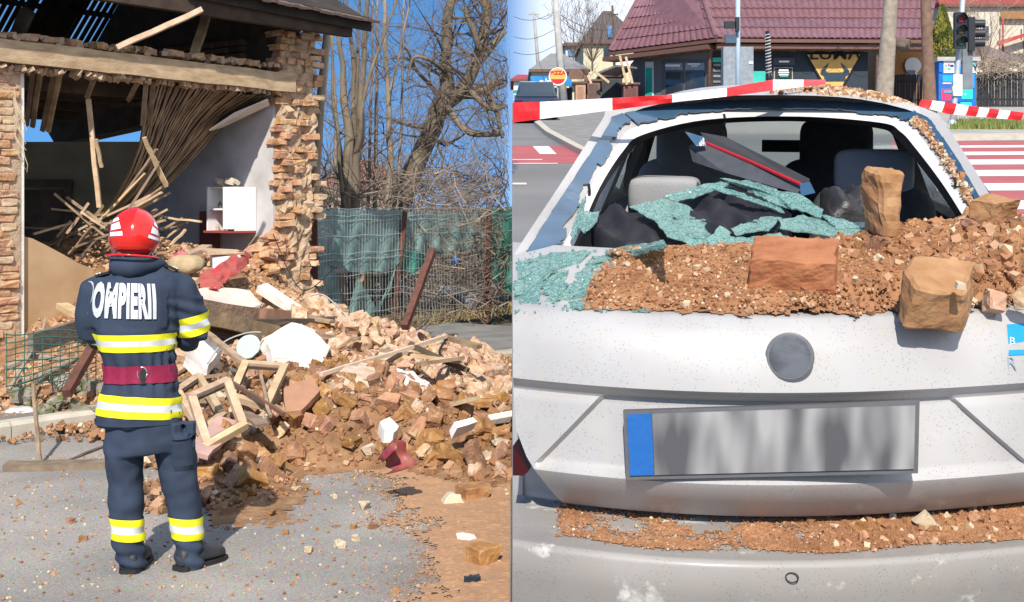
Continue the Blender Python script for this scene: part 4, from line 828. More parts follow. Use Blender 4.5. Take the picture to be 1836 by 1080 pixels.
tree('bare_tree', 'big bare tree with a thick leaning trunk and knotted crown', [
    [(700, 600, 21, .26), (712, 420, 21, .23), (728, 340, 21, .21), (760, 262, 21, .20), (785, 205, 21, .21), (800, 165, 21, .17), (798, 100, 21, .12), (806, 20, 21, .10), (815, -40, 21, .06)],
    [(790, 195, 21, .17), (826, 165, 21, .15), (850, 120, 21, .13), (868, 60, 21, .12), (872, -20, 21, .09)],
    [(812, 170, 21, .12), (850, 168, 20.8, .11), (885, 150, 20.8, .09), (912, 140, 20.8, .08)],
    [(800, 190, 20.8, .08), (840, 235, 20.6, .06), (880, 243, 20.6, .06), (914, 240, 20.6, .05)],
    [(845, 125, 21, .09), (890, 75, 21, .07), (912, 45, 21, .06)],
    [(862, 90, 20.8, .07), (840, 40, 20.6, .06), (830, 10, 20.6, .04)],
    [(800, 130, 20.8, .06), (770, 110, 20.5, .04), (740, 105, 20.5, .03), (730, 150, 20.5, .02)],
    [(762, 225, 20.8, .06), (735, 225, 20.5, .04), (700, 215, 20.5, .02)],
    [(840, 165, 20.7, .06), (880, 195, 20.4, .05), (905, 190, 20.4, .04)],
    [(870, 160, 20.7, .06), (895, 210, 20.4, .045), (900, 250, 20.4, .03)]], M_BARK, M_TWIG, 2, kids=12, twl=1.3, curl=.42, up=.03)
tree('bare_tree', 'slender pale bare tree between the bundle tree and the leaning tree', [
    [(688, 590, 20, .08), (696, 400, 20, .07), (700, 270, 20, .06), (694, 150, 20, .05), (690, 20, 20, .04), (684, -40, 20, .02)],
    [(696, 170, 20, .03), (720, 80, 20, .025), (735, 0, 20, .015)]], M_BARK2, M_TWIG, 3, kids=12)
for i, (x0, x1, r_, sd_) in enumerate(((602, 596, .045, 41), (668, 676, .05, 42), (655, 668, .04, 43), (712, 722, .04, 44))):
    tree('young_tree', ('slim bare sapling nearest the wooden pole', 'slim bare sapling right of the bundle tree', 'slim bare sapling rising among the bundle stems', 'slim bare sapling left of the leaning trunk')[i], [[(x0, 600, 20.5, r_), (x0 + 2, 400, 20.5, r_ * .9), ((x0 + x1) / 2 + 3, 220, 20.5, r_ * .7), (x1, 60, 20.5, r_ * .5), (x1 + 4, -40, 20.5, r_ * .3)]], M_BARK2, M_TWIG, sd_, kids=9, twl=.9, curl=.2)
g = MB(); g.tube([at(540, 620, 16.6), at(562, 370, 16.6), at(574, 190, 16.6), at(588, 48, 16.6)], [.07, .065, .055, .05], 9); solo('wooden_pole', g, M_BARK2, 'straight pale wooden pole standing beside the brick pier', 'pole', smooth=True)
# the thicket behind the fence: nobody could count it
rs = random.Random(77); g = MB()
for i in range(2700):
    Y = rs.uniform(18.6, 27); x = rs.uniform(545, 917); top = 300 + 70 * abs(nz((x * .012, 0, 0))) ; y = 600 - (600 - top) * rs.random() ** .8
    p = at(x, y, Y)
    if p.z < .1: p.z = rs.uniform(.1, .6)
    d = Vector((rs.uniform(-1, 1), rs.uniform(-.4, .4), rs.uniform(-.25, 1.0))).normalized(); L_ = rs.uniform(.4, 1.5); pts = [p]; r = rs.uniform(.004, .012)
    for k in range(4):
        d = (d + Vector((rs.uniform(-.5, .5), rs.uniform(-.3, .3), rs.uniform(-.55, .4)))).normalized(); q = pts[-1] + d * L_ / 4
        if q.x > -.03: break
        pts.append(q)
    if len(pts) > 1: g.cur = rs.choice((0, 0, 1)); g.tube(pts, [r * (1 - .2 * k) for k in range(len(pts))], 3, caps=False)
for i in range(700):                    # higher, finer and further back
    Y = rs.uniform(24, 34); x = rs.uniform(545, 915); p = at(x, rs.uniform(130, 380) ** 1.0, Y); d = Vector((rs.uniform(-.8, .8), 0, rs.uniform(-.2, 1))).normalized(); pts = [p]
    if rs.random() > (p.z and (x - 480) / 420): continue
    for k in range(4):
        d = (d + Vector((rs.uniform(-.5, .5), 0, rs.uniform(-.4, .5)))).normalized(); q = pts[-1] + d * rs.uniform(.15, .5)
        if q.x > -.03: break
        pts.append(q)
    if len(pts) > 1: g.cur = 0; g.tube(pts, [.008 - .0012 * k for k in range(len(pts))], 3, caps=False)
struct('thicket', g, [M_TWIG, M_TWIG2], kind='stuff')
g = MB()
for i in range(900):                     # dry grass at the fence foot
    x = rs.uniform(560, 918); p = fpt(x, .11, rs.uniform(-.5, .25)); a = rs.uniform(0, 6.28); s_ = Vector((math.cos(a), math.sin(a), 0)) * .012
    g.add([p - s_, p + s_, p + Vector((rs.uniform(-.12, .12), rs.uniform(-.1, .1), rs.uniform(.06, .3)))], [(0, 1, 2)])
struct('dry_grass', g, mat('straw_grass', (.36, .27, .13), .9, col2=(.2, .16, .07), scale=5), kind='stuff')
for i in range(26):                      # twigs lying before the fence
    x, y = rs.uniform(665, 745), rs.uniform(575, 612); p = grd(x, y, .15); pts = [p]
    for k in range(4): pts.append(pts[-1] + Vector((rs.uniform(-.25, .3), rs.uniform(-.2, .2), rs.uniform(-.03, .12))))
    gg = MB(); gg.tube(pts, .008, 4); solo('twig', gg, M_TWIG, 'dry twig in the brush pile before the leaning post', 'twig', 'twigs of the brush pile')
# far house glimpsed through the thicket
fh = thing('far_house', 'pinkish house with red roof far behind the thicket', 'house', at(660, 400, 60) * 1)
a = at(560, 330, 60)
g = MB(); g.span(a.x, a.x + 4.0, 60, 66, 0, 2.6); part('wall', g, mat('pinkish_render', (.5, .34, .28), .9), fh)
g = MB(); g.prism([(a.x - .4, 59.6, 2.6), (a.x + 4.4, 59.6, 2.6), (a.x + 2, 63, 4.0)], (0, 6.5, 0)); part('roof', g, mat('red_tiles', (.3, .09, .06), .9), fh)
# ================================================================== FIREFIGHTER
FX = at(268, 370, 6.58); FFB = Vector((FX.x, 6.58, 0))
def fz(y): return CAMH - (y - 370) / 356.6
def fx(x): return (x - 268) / 356.6
FM = Matrix.Translation(FFB) @ Matrix.Rotation(R(15), 4, 'Z')       # facing away, turned along the line of sight
ff = thing('person', 'person in navy firefighter uniform and red helmet standing with back turned', 'person', FFB, None, FM)
M_NAVY = mat('navy_cloth', (.035, .052, .085), .85, col2=(.023, .034, .058), scale=5, bump=.35, bscale=320, bdist=.002, spec=.3)
M_YEL = mat('fluo_yellow', (.85, .80, .02), .6, var=.05, spec=.3, emit=None)
M_SILV = mat('reflective_silver', (.68, .70, .72), .35, var=.06, metal=.25)
M_MAROON = mat('maroon_belt', (.24, .012, .05), .6, var=.12, scale=30, bump=.2, bscale=200)
M_HELM = mat('red_helmet', (.62, .018, .012), .18, var=.04, bump=0, coat=.6)
M_SKIN = mat('skin', (.48, .28, .2), .6, var=.05)
def ell(cx, cy, z, a, b, n=24, rot=0.0, tilt=(0, 0)):
    return [Vector((cx + a * math.copysign(abs(math.cos(t)) ** .85, math.cos(t)) * 1.0, cy + b * math.copysign(abs(math.sin(t)) ** .9, math.sin(t)), z + tilt[0] * math.cos(t) * a + tilt[1] * math.sin(t) * b)) for t in [2 * math.pi * k / n + rot for k in range(n)]]
def remesh(mb, vox, fold, seed, iters=2):
    me = mb.data('tmp', M_NAVY); fixn(me); o = bpy.data.objects.new('tmp', me); COL.objects.link(o)
    md = o.modifiers.new('r', 'REMESH'); md.mode = 'VOXEL'; md.voxel_size = vox
    md2 = o.modifiers.new('s', 'SMOOTH'); md2.iterations = iters; md2.factor = .5
    dg = bpy.context.evaluated_depsgraph_get(); out = bpy.data.meshes.new_from_object(o.evaluated_get(dg)); bpy.data.objects.remove(o)
    nrm = [v.normal.copy() for v in out.vertices]
    for v, n_ in zip(out.vertices, nrm): v.co += n_ * fold(v.co)
    out.materials.clear(); out.materials.append(M_NAVY)
    for p_ in out.polygons: p_.use_smooth = True
    return out
# jacket
g = MB()
T = [(752, 252, .215, .150), (735, 252, .212, .150), (700, 253, .200, .142), (665, 252, .176, .125), (650, 251, .176, .125), (620, 247, .195, .138), (580, 243, .212, .148), (540, 243, .222, .150), (510, 247, .215, .140), (492, 249, .185, .120), (478, 249, .125, .09), (462, 246, .085, .08)]
g.loft([ell(fx(cx), 0, fz(y), a * .96, b * .95) for y, cx, a, b in T], caps=True)
g.tube([(fx(298), 0, fz(505)), (fx(320), .01, fz(520)), (fx(340), .01, fz(560)), (fx(346), .02, fz(592)), (fx(336), .11, fz(606)), (fx(314), .23, fz(600))], [.075, .084, .072, .068, .066, .055], 14)
g.tube([(fx(200), 0, fz(505)), (fx(178), .02, fz(520)), (fx(168), .04, fz(560)), (fx(168), .06, fz(590)), (fx(178), .14, fz(604)), (fx(202), .25, fz(600))], [.075, .082, .072, .068, .066, .06], 14)
def fold_j(p):
    a = math.atan2(p.y, p.x); k = .018 * noise.noise(Vector((p.x * 7, p.y * 7, p.z * 3.2))) + .014 * noise.noise(Vector((p.x * 15, p.y * 15, p.z * 5)))
    if abs(p.z - fz(655)) < .16: k += .010 * math.sin(a * 15 + p.z * 6) * (1 - abs(p.z - fz(655)) / .16)
    if p.x > fx(300) and p.z < fz(530): k += .006 * math.sin(p.z * 95 + p.x * 30)
    if p.y < .02 and fz(580) < p.z < fz(492) and p.x < fx(300): k *= .3
    return k
jme = remesh(g, .0105, fold_j, 1); jacket = part('jacket', jme, M_NAVY, ff, local=True)
JB = BVHTree.FromPolygons([v.co.copy() for v in jme.vertices], [tuple(p.vertices) for p in jme.polygons])
# trousers
g = MB()
g.loft([ell(fx(258), .0, fz(y), a, b) for y, a, b in ((720, .17, .125), (750, .185, .135), (780, .195, .14), (800, .19, .135))], caps=True)
LG = [(770, 226, .0, .100, .125), (820, 225, .01, .098, .118), (870, 229, .015, .088, .105), (920, 229, .01, .086, .098), (960, 232, .0, .080, .090), (985, 238, -.01, .078, .088), (1002, 240, -.01, .075, .088)]
RG = [(770, 302, .0, .112, .125), (820, 314, .02, .108, .118), (870, 322, .02, .098, .105), (920, 331, .0, .086, .098), (965, 334, -.02, .082, .09), (995, 336, -.04, .080, .088), (1012, 338, -.045, .078, .088)]
for Lg in (LG, RG): g.loft([ell(fx(cx), cy, fz(y), a * .92, b * .9, 18) for y, cx, cy, a, b in Lg], caps=True)
def fold_t(p):
    low = max(0, (fz(900) - p.z) / .3)
    return .014 * noise.noise(Vector((p.x * 6, p.y * 6, p.z * 7))) + .009 * noise.noise(Vector((p.x * 14, p.y * 14, p.z * 16))) + .009 * low * math.sin(p.z * 90 + p.x * 25 + 2 * nz(p, 6))
tme = remesh(g, .0105, fold_t, 2); trous = part('trousers', tme, M_NAVY, ff, local=True)
TB = BVHTree.FromPolygons([v.co.copy() for v in tme.vertices], [tuple(p.vertices) for p in tme.polygons])
def band(name, parent, bvh, c, ax, zs, m, off=.004, n=44, rmax=.4, tilt=0.0, arc=(0, 2 * math.pi)):
    """a strip following the cloth: rays cast outward from the axis c/ax at the given offsets along it"""
    q = Vector(ax).to_track_quat('Z', 'Y').to_matrix(); rows = []
    for h_ in zs:
        row = []; last = None
        for k in range(n + 1):
            t = arc[0] + (arc[1] - arc[0]) * k / n; d = q @ Vector((math.cos(t), math.sin(t), 0)); o = Vector(c) + q @ Vector((0, 0, h_)) + Vector((0, 0, tilt * math.cos(t)))
            hit = bvh.ray_cast(o, d, rmax)
            if hit[0] is not None: last = hit[3]
            row.append(o + d * ((last if last else .1) + off))
        med = sorted((p - Vector(c)).length for p in row)[len(row) // 2]
        rows.append(row)
    g = MB(); g.grid(rows); return part(name, g, m, parent, smooth=True, local=True)
def hivis(parent, bvh, c, ax, h0, h1, **kw):
    a = h0 + (h1 - h0) * .34; b = h0 + (h1 - h0) * .66
    o = band('hi_vis_band', parent, bvh, c, ax, [h0, (h0 + a) / 2, a], M_YEL, .0045, **kw); band('hi_vis_band', parent, bvh, c, ax, [b, (b + h1) / 2, h1], M_YEL, .0045, **kw); band('reflective_strip', parent, bvh, c, ax, [a, (a + b) / 2, b], M_SILV, .0046, **kw)
hivis(jacket, JB, (fx(245), 0, fz(606)), (0, 0, 1), -.042, .042, rmax=.235)
hivis(jacket, JB, (fx(253), 0, fz(717)), (0, 0, 1), -.052, .052, tilt=.014)
hivis(jacket, JB, (fx(343), .018, fz(580)), (.25, .05, -1), -.05, .05, n=30, rmax=.11)
hivis(trous, TB, (fx(229), .0, fz(931)), (0, 0, 1), -.052, .052, n=30, rmax=.14, tilt=.006)
hivis(trous, TB, (fx(332), -.005, fz(935)), (0, 0, 1), -.052, .052, n=30, rmax=.14, tilt=.006)
band('belt', ff, JB, (fx(252), 0, fz(660)), (0, 0, 1), [-.042, 0, .042], M_MAROON, .009)
hem = band('jacket_hem', jacket, JB, (fx(252), 0, fz(745)), (0, 0, 1), [-.008, .002, .012], M_NAVY, .006)
bu = JB.ray_cast(Vector((fx(256), -.6, fz(660))), Vector((0, 1, 0)), 2)[0]
g = MB(); g.tube([bu + Vector((.022 * math.cos(t), -.012, .03 * math.sin(t) + .006)) for t in [k * math.pi / 9 for k in range(19)]], .0045, 6); bk = part('belt_ring', g, mat('steel', (.55, .55, .55), .3, metal=.9), ff, smooth=True, local=True)
g = MB(); g.box(bu + Vector((0, -.012, 0)), (.034, .008, .05)); g.box(bu + Vector((0, -.012, -.035)), (.028, .008, .022)); part('buckle', g, M_BLACK, ff, local=True)
# lettering on the back
tm = text_mesh('POMPIERII', .115, .0068, sx=.84); bm = bmesh.new(); bm.from_mesh(tm); bmesh.ops.triangulate(bm, faces=bm.faces)
for _ in range(2): bmesh.ops.subdivide_edges(bm, edges=[e for e in bm.edges if e.calc_length() > .018], cuts=1); bmesh.ops.triangulate(bm, faces=bm.faces)
xs_ = [v.co.x for v in bm.verts]; x0_, x1_ = min(xs_), max(xs_)
NG = 15; ZG = 5; rg = np.zeros((ZG, NG))
for a in range(ZG):
    for b in range(NG):
        th = R(-90) + (b / (NG - 1) - .5) * R(130) - R(24); o = Vector((fx(243), 0, fz(570 - 18 * a))); h_ = JB.ray_cast(o, Vector((math.cos(th), math.sin(th), 0)), .23); rg[a, b] = h_[3] if h_[0] is not None else .2
for _ in range(2):
    q_ = np.pad(rg, 1, mode='edge'); rg = np.maximum(rg, (q_[:-2, 1:-1] + q_[2:, 1:-1] + q_[1:-1, :-2] + q_[1:-1, 2:]) / 4)
for v in bm.verts:
    u = (v.co.x - x0_) / (x1_ - x0_); th = R(-90) + (u - .5) * R(122) - R(24); zz = fz(534) + v.co.y * 1.85 - .012 * (u - .3)
    o = Vector((fx(243), 0, zz)); d = Vector((math.cos(th), math.sin(th), 0)); fa = max(0, min(ZG - 1.001, (zz - fz(570)) / (18 / 356.6))); fb = max(0, min(NG - 1.001, ((th + R(114)) / R(130) + .5) * (NG - 1))); ia, ib = int(fa), int(fb); ua, ub = fa - ia, fb - ib
    r_ = (rg[ia, ib] * (1 - ua) + rg[ia + 1, ib] * ua) * (1 - ub) + (rg[ia, ib + 1] * (1 - ua) + rg[ia + 1, ib + 1] * ua) * ub
    v.co = o + d * (r_ + .008)
bm.to_mesh(tm); bm.free(); tm.materials.clear(); tm.materials.append(M_SILV); part('back_lettering', tm, M_SILV, jacket, local=True)
# neck flap of the helmet, epaulettes, pocket
g = MB(); rows = []
for s, r0, z0 in ((0, .118, fz(458)), (.5, .125, fz(474)), (1, .118, fz(490))):
    row = []
    for k in range(25):
        t = R(165) + R(215) * k / 24; q = abs(k - 10) / 14; fl = .05 * s * max(0, (k - 15) / 9)
        row.append(Vector((fx(244) + (r0 + fl) * math.cos(t), .0 + (r0 + .0) * math.sin(t) * .95, z0 + s * .055 * q * (1.0 if k > 10 else .25) - .010 * s)))
    rows.append(row)
g.grid(rows); fl_ = part('neck_flap', g, M_NAVY, ff, smooth=True, local=True); md = fl_.modifiers.new('t', 'SOLIDIFY'); md.thickness = .006
for sx_, xx in ((1, 305), (-1, 190)):
    g = MB(); a = Vector((fx(xx - 12 * sx_), -.03, fz(486))); b = Vector((fx(xx + 11 * sx_), -.02, fz(501)))
    for q in (a, b):
        h_ = JB.ray_cast(q + Vector((0, 0, .3)), Vector((0, 0, -1)), 1)[0]
        if h_: q.z = h_.z + .006
    g.beam(a, b, .05, .012); ep = part('epaulette', g, mat('black_cloth', (.015, .015, .02), .8), jacket, local=True)
    g = MB(); c = a.lerp(b, .78) + Vector((0, 0, .0075)); d = (b - a).normalized(); g.beam(c - d * .012, c - d * .002, .046, .005); g.beam(c + d * .002, c + d * .012, .046, .005); part('rank_bar', g, M_WHITEP, ep, local=True)
def patch(x0, x1, y0, y1, off, nm, par):
    g = MB(); rows = []
    for j in range(9):
        row = []
        for i in range(9):
            x = x0 + (x1 - x0) * i / 8; y = y0 + (y1 - y0) * j / 8; o = Vector((fx(x), -.6, fz(y))); h_ = TB.ray_cast(o, Vector((0, 1, 0)), 2)
            yy_ = h_[0].y if h_[0] is not None else -.05; e = 0 if (i in (0, 8) or j in (0, 8)) else 1
            row.append(Vector((o.x, yy_ - off * e - .001, o.z)))
        rows.append(row)
    g.grid(rows); return part(nm, g, M_NAVY, par, smooth=False, local=True)
pk = patch(306, 346, 752, 832, .014, 'cargo_pocket', trous); patch(304, 347, 746, 778, .022, 'pocket_flap', pk)
# helmet
hx, hy_, hz_ = fx(242), .015, fz(424)
bm = bmesh.new(); bmesh.ops.create_uvsphere(bm, u_segments=40, v_segments=24, radius=1)
for v in bm.verts:
    p = v.co; x, y, z = p.x * .122, p.y * .145, p.z * .145
    if z < 0: f = 1 + .06 * min(1, -z / .1); x *= f; y *= f; z *= .72
    if abs(p.x) < .16 and p.z > -.1: k = 1 + .03 * (1 - abs(p.x) / .16); y *= k; z *= k
    if p.z < -.55: x *= 1.05; y *= 1.05
    v.co = Vector((x, y, z))
bmesh.ops.delete(bm, geom=[v for v in bm.verts if v.co.z < -.104], context='VERTS')
hm = bpy.data.meshes.new('helmet'); bm.to_mesh(hm); bm.free(); hm.materials.append(M_HELM)
for p_ in hm.polygons: p_.use_smooth = True
HMX = Matrix.Translation((hx, hy_, hz_)) @ Matrix.Rotation(R(4), 4, 'Y') @ Matrix.Rotation(R(-6), 4, 'X')
hm.transform(HMX); helm = part('helmet', hm, M_HELM, ff, local=True); md = helm.modifiers.new('t', 'SOLIDIFY'); md.thickness = .006
HB = BVHTree.FromPolygons([v.co.copy() for v in hm.vertices], [tuple(p.vertices) for p in hm.polygons])
def hpatch(poly, m, off=.0025):          # sticker on the helmet from outline in picture units
    g = MB(); n_ = 6; a, b, c, d = [Vector(p) for p in poly]; rows = []
    for j in range(n_ + 1):
        row = []
        for i in range(n_ + 1):
            q = a.lerp(b, i / n_).lerp(d.lerp(c, i / n_), j / n_); o = Vector((fx(q.x), -.6, fz(q.y))); h_ = HB.ray_cast(o, Vector((0, 1, 0)), 2)
            if h_[0] is None: h_ = HB.find_nearest(Vector((o.x, 0, o.z)))
            row.append(h_[0] - Vector((0, off, 0)) + (h_[0] - Vector((hx, hy_, hz_))).normalized() * .002)
        rows.append(row)
    g.grid(rows); return part('helmet_sticker', g, m, helm, local=True)
M_STK = mat('white_sticker', (.8, .8, .8), .4, var=.03)
for poly in ([(208, 393), (216, 389), (218, 394), (206, 399)], [(205, 402), (218, 397), (221, 408), (204, 412)], [(203, 415), (223, 413), (224, 420), (203, 422)],
             [(276, 397), (279, 400), (282, 410), (275, 402)], [(273, 405), (282, 413), (283, 422), (270, 416)], [(267, 419), (283, 426), (283, 431), (265, 424)]): hpatch(poly, M_STK)
g = MB(); g.tube([HMX @ Vector((.128 * math.cos(t), .152 * math.sin(t), -.100)) for t in [2 * math.pi * k / 40 for k in range(41)]], .0055, 6); part('rim', g, M_HELM, helm, smooth=True, local=True)
for sx_ in (1, -1):
    c = Vector((hx + sx_ * .128, .03, fz(412))); g = MB(); g.lathe([(.004, -.012), (.014, -.01), (.016, .008), (.004, .012)], c, (sx_, .2, 0), 12); part('visor_knob', g, M_BLACK, helm, local=True)
g = MB()
g.grid([[Vector((hx + .118 * math.cos(t), hy_ + .162 * math.sin(t), z)) for t in [R(20) + R(140) * k / 20 for k in range(21)]] for z in (fz(405), fz(440), fz(470))]); vz = part('visor', g, mat('clear_visor', (.8, .85, .85), .05, trans=.9, bump=0), helm, smooth=True, local=True)
# body under the clothes: one skinned figure
pts = {}; vs_ = []; es = []; rad = []
def jt(n_, p, r, par=None):
    pts[n_] = len(vs_); vs_.append(Vector(p)); rad.append(r)
    if par: es.append((pts[par], pts[n_]))
X = lambda x: fx(x)
jt('pelvis', (X(256), 0, fz(745)), .13); jt('waist', (X(252), 0, fz(660)), .115, 'pelvis'); jt('chest', (X(246), 0, fz(560)), .13, 'waist'); jt('neck0', (X(246), 0, fz(490)), .07, 'chest'); jt('neck', (X(244), .0, fz(465)), .058, 'neck0'); jt('head', (X(243), .02, fz(430)), .09, 'neck'); jt('crown', (X(242), .02, fz(395)), .075, 'head'); 
jt('jaw', (X(244), .075, fz(452)), .035, 'head'); jt('nose', (X(244), .125, fz(432)), .012, 'head')
for s, nm, xs3 in ((1, 'r', (302, 330, 336, 318, 296)), (-1, 'l', (196, 174, 168, 192, 220))):
    jt(nm + 'sh', (X(xs3[0]), 0, fz(508)), .06, 'chest'); jt(nm + 'ar', (X(xs3[1]), .01, fz(540)), .05, nm + 'sh'); jt(nm + 'el', (X(xs3[2]), .04, fz(594)), .042, nm + 'ar'); jt(nm + 'wr', (X(xs3[3]), .22, fz(600)), .03, nm + 'el'); jt(nm + 'pa', (X(xs3[4]), .29, fz(604)), .034, nm + 'wr')
    for k in range(4):
        b_ = (X(xs3[4]) - s * .045, .30 + .004 * k, fz(588 + 9 * k)); jt('%sf%d' % (nm, k), b_, .010, nm + 'pa'); jt('%sg%d' % (nm, k), (b_[0] - s * (.035 - .005 * abs(k - 1)), b_[1] - .012, b_[2]), .009, '%sf%d' % (nm, k)); jt('%sh%d' % (nm, k), (b_[0] - s * .04, b_[1] - .04, b_[2] - .004), .008, '%sg%d' % (nm, k))
    jt(nm + 't', (X(xs3[4]) - s * .0, .28, fz(582)), .011, nm + 'pa'); jt(nm + 'u', (X(xs3[4]) - s * .03, .275, fz(574)), .009, nm + 't')
for nm, Lg in (('l', LG), ('r', RG)):
    jt(nm + 'hip', (X(Lg[0][1]), 0, fz(775)), .085, 'pelvis'); jt(nm + 'kn', (X(Lg[2][1]), .012, fz(872)), .06, nm + 'hip'); jt(nm + 'ca', (X(Lg[3][1]), -.005, fz(915)), .058, nm + 'kn'); jt(nm + 'an', (X(Lg[5][1]), Lg[5][2], fz(990 if nm == 'l' else 1000)), .042, nm + 'ca')
me = bpy.data.meshes.new('body'); me.from_pydata([tuple(v) for v in vs_], es, []); bo = bpy.data.objects.new('tmp', me); COL.objects.link(bo)
bpy.context.view_layer.objects.active = bo; bo.modifiers.new('skin', 'SKIN')
for i, r_ in enumerate(rad): bo.data.skin_vertices[0].data[i].radius = (r_ * .8, r_ * .8)
bo.data.skin_vertices[0].data[0].use_root = True
sd = bo.modifiers.new('sub', 'SUBSURF'); sd.levels = 2; sd.render_levels = 2
dg = bpy.context.evaluated_depsgraph_get(); bme = bpy.data.meshes.new_from_object(bo.evaluated_get(dg)); bpy.data.objects.remove(bo)
bme.materials.clear(); bme.materials.append(M_SKIN)
for p_ in bme.polygons: p_.use_smooth = True
part('body', bme, M_SKIN, ff, local=True)
lump_m = mat('dark_hair', (.03, .02, .015), .7)
# boots
M_BOOT = mat('boot_leather', (.03, .032, .036), .55, var=.2, scale=10, bump=.3, bscale=60)
for nm, (ax_, ay, hx_, toe, yb) in dict(l=(240, -.012, 240, (262, .21), 1015), r=(336, -.045, 336, (392, .09), 1028)).items():
    zb = 0.0; A = Vector((fx(ax_), ay, 0)); Tt = Vector((fx(toe[0]), toe[1], 0)); d = (Tt - A).normalized(); sdv = Vector((d.y, -d.x, 0)); g = MB(); rings = []
    for s, w_, h_ in ((-.07, .028, .06), (-.06, .038, .085), (-.02, .043, .11), (.04, .045, .115), (.10, .05, .085), (.16, .05, .07), (.20, .042, .058), (.225, .022, .04)):
        c = A + d * s; rings.append([c + sdv * w_ * a + Vector((0, 0, .018 + h_ * b)) for a, b in ((-1, 0), (1, 0), (1.02, .45), (.8, .82), (.3, 1), (-.3, 1), (-.8, .82), (-1.02, .45))])
    g.loft(rings, caps=True); bt = part('boot', g, M_BOOT, ff, smooth=True, local=True); md = bt.modifiers.new('s', 'SUBSURF'); md.levels = 1; md.render_levels = 2
    g = MB(); g.loft([[A + d * s + sdv * w_ * a + Vector((0, 0, z)) for a, z in ((-1, 0), (1, 0), (1, .022), (-1, .022))] for s, w_ in ((-.08, .035), (-.06, .05), (.04, .048), (.12, .055), (.19, .05), (.23, .028))], caps=True)
    part('sole', g, M_BLACK, bt, local=True)
# ================================================================== WHITE HATCHBACK, CRUSHED REAR
def build_paint(N, L, co, b):
    n1 = N.new('ShaderNodeTexNoise'); n1.inputs['Scale'].default_value = 3.0; n1.inputs['Detail'].default_value = 8; L(co, n1.inputs[0])
    n2 = N.new('ShaderNodeTexVoronoi'); n2.inputs['Scale'].default_value = 170; L(co, n2.inputs[0])
    n3 = N.new('ShaderNodeTexNoise'); n3.inputs['Scale'].default_value = 22; L(co, n3.inputs[0])
    mp = N.new('ShaderNodeMapping'); mp.inputs['Scale'].default_value = (14, 14, 1.6); L(co, mp.inputs[0])
    n4 = N.new('ShaderNodeTexNoise'); n4.inputs['Scale'].default_value = 3; n4.inputs['Detail'].default_value = 6; L(mp.outputs[0], n4.inputs[0])
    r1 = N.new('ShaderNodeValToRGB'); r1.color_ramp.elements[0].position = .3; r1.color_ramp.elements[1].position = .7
    r1.color_ramp.elements[0].color = (.32, .31, .30, 1); r1.color_ramp.elements[1].color = (.43, .42, .415, 1); L(n1.outputs[0], r1.inputs[0])  # base grey carries shade on the car as well as dust
    # dirt specks
    lt = N.new('ShaderNodeMath'); lt.operation = 'LESS_THAN'; lt.inputs[1].default_value = .21; L(n2.outputs['Distance'], lt.inputs[0])
    gt = N.new('ShaderNodeMath'); gt.operation = 'GREATER_THAN'; gt.inputs[1].default_value = .47; L(n3.outputs[0], gt.inputs[0])
    ml = N.new('ShaderNodeMath'); ml.operation = 'MULTIPLY'; L(lt.outputs[0], ml.inputs[0]); L(gt.outputs[0], ml.inputs[1])
    m2 = N.new('ShaderNodeMath'); m2.operation = 'MULTIPLY'; m2.inputs[1].default_value = .55; L(ml.outputs[0], m2.inputs[0])
    mx = N.new('ShaderNodeMix'); mx.data_type = 'RGBA'; L(m2.outputs[0], mx.inputs[0]); L(r1.outputs[0], mx.inputs[6]); mx.inputs[7].default_value = (.16, .13, .10, 1)
    # runs of dried dirt
    r4 = N.new('ShaderNodeValToRGB'); r4.color_ramp.elements[0].position = .52; r4.color_ramp.elements[1].position = .72; r4.color_ramp.elements[1].color = (.35, .35, .35, 1); L(n4.outputs[0], r4.inputs[0])
    mx2 = N.new('ShaderNodeMix'); mx2.data_type = 'RGBA'; L(r4.outputs[0], mx2.inputs[0]); L(mx.outputs[2], mx2.inputs[6]); mx2.inputs[7].default_value = (.42, .37, .31, 1)
    L(mx2.outputs[2], b.inputs['Base Color'])
    b.inputs['Coat Weight'].default_value = .25; b.inputs['Coat Roughness'].default_value = .15
M_PAINT = tex_mat('dusty_shaded_white_paint', build_paint, rough=.42, spec=.4)
def build_paint2(N, L, co, b):                     # road film and pale scrapes
    build_paint(N, L, co, b); src = b.inputs['Base Color'].links[0].from_socket
    n1 = N.new('ShaderNodeTexNoise'); n1.inputs['Scale'].default_value = 7; n1.inputs['Detail'].default_value = 9; n1.inputs['Roughness'].default_value = .7; L(co, n1.inputs[0])
    r = N.new('ShaderNodeValToRGB'); r.color_ramp.elements[0].position = .56; r.color_ramp.elements[1].position = .66; L(n1.outputs[0], r.inputs[0])
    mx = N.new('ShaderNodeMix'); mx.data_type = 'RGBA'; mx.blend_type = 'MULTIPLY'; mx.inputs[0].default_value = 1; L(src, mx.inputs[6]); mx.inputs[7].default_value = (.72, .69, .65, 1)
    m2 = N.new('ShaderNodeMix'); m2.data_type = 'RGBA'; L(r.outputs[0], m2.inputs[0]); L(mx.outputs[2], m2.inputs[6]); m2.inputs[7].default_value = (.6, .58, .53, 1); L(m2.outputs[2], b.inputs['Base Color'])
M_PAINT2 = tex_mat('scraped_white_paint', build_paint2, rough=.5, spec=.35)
M_TRIM = mat('grey_trim', (.5, .5, .49), .7, var=.08)
M_TRIMW = mat('pale_trim', (.55, .54, .52), .6, var=.08)
M_GASK = mat('black_seal', (.012, .012, .014), .5, var=.1)
M_SEAT = mat('seat_cloth', (.045, .047, .05), .9, var=.15, scale=40, bump=.3, bscale=200)
M_SEATG = mat('seat_grey', (.27, .27, .275), .75, var=.1, bump=.2, bscale=200)
M_TINT = mat('tinted_glass', (.045, .10, .17), .12, col2=(.03, .07, .12), scale=12, bump=.15, bscale=30, spec=.8, coat=.5)
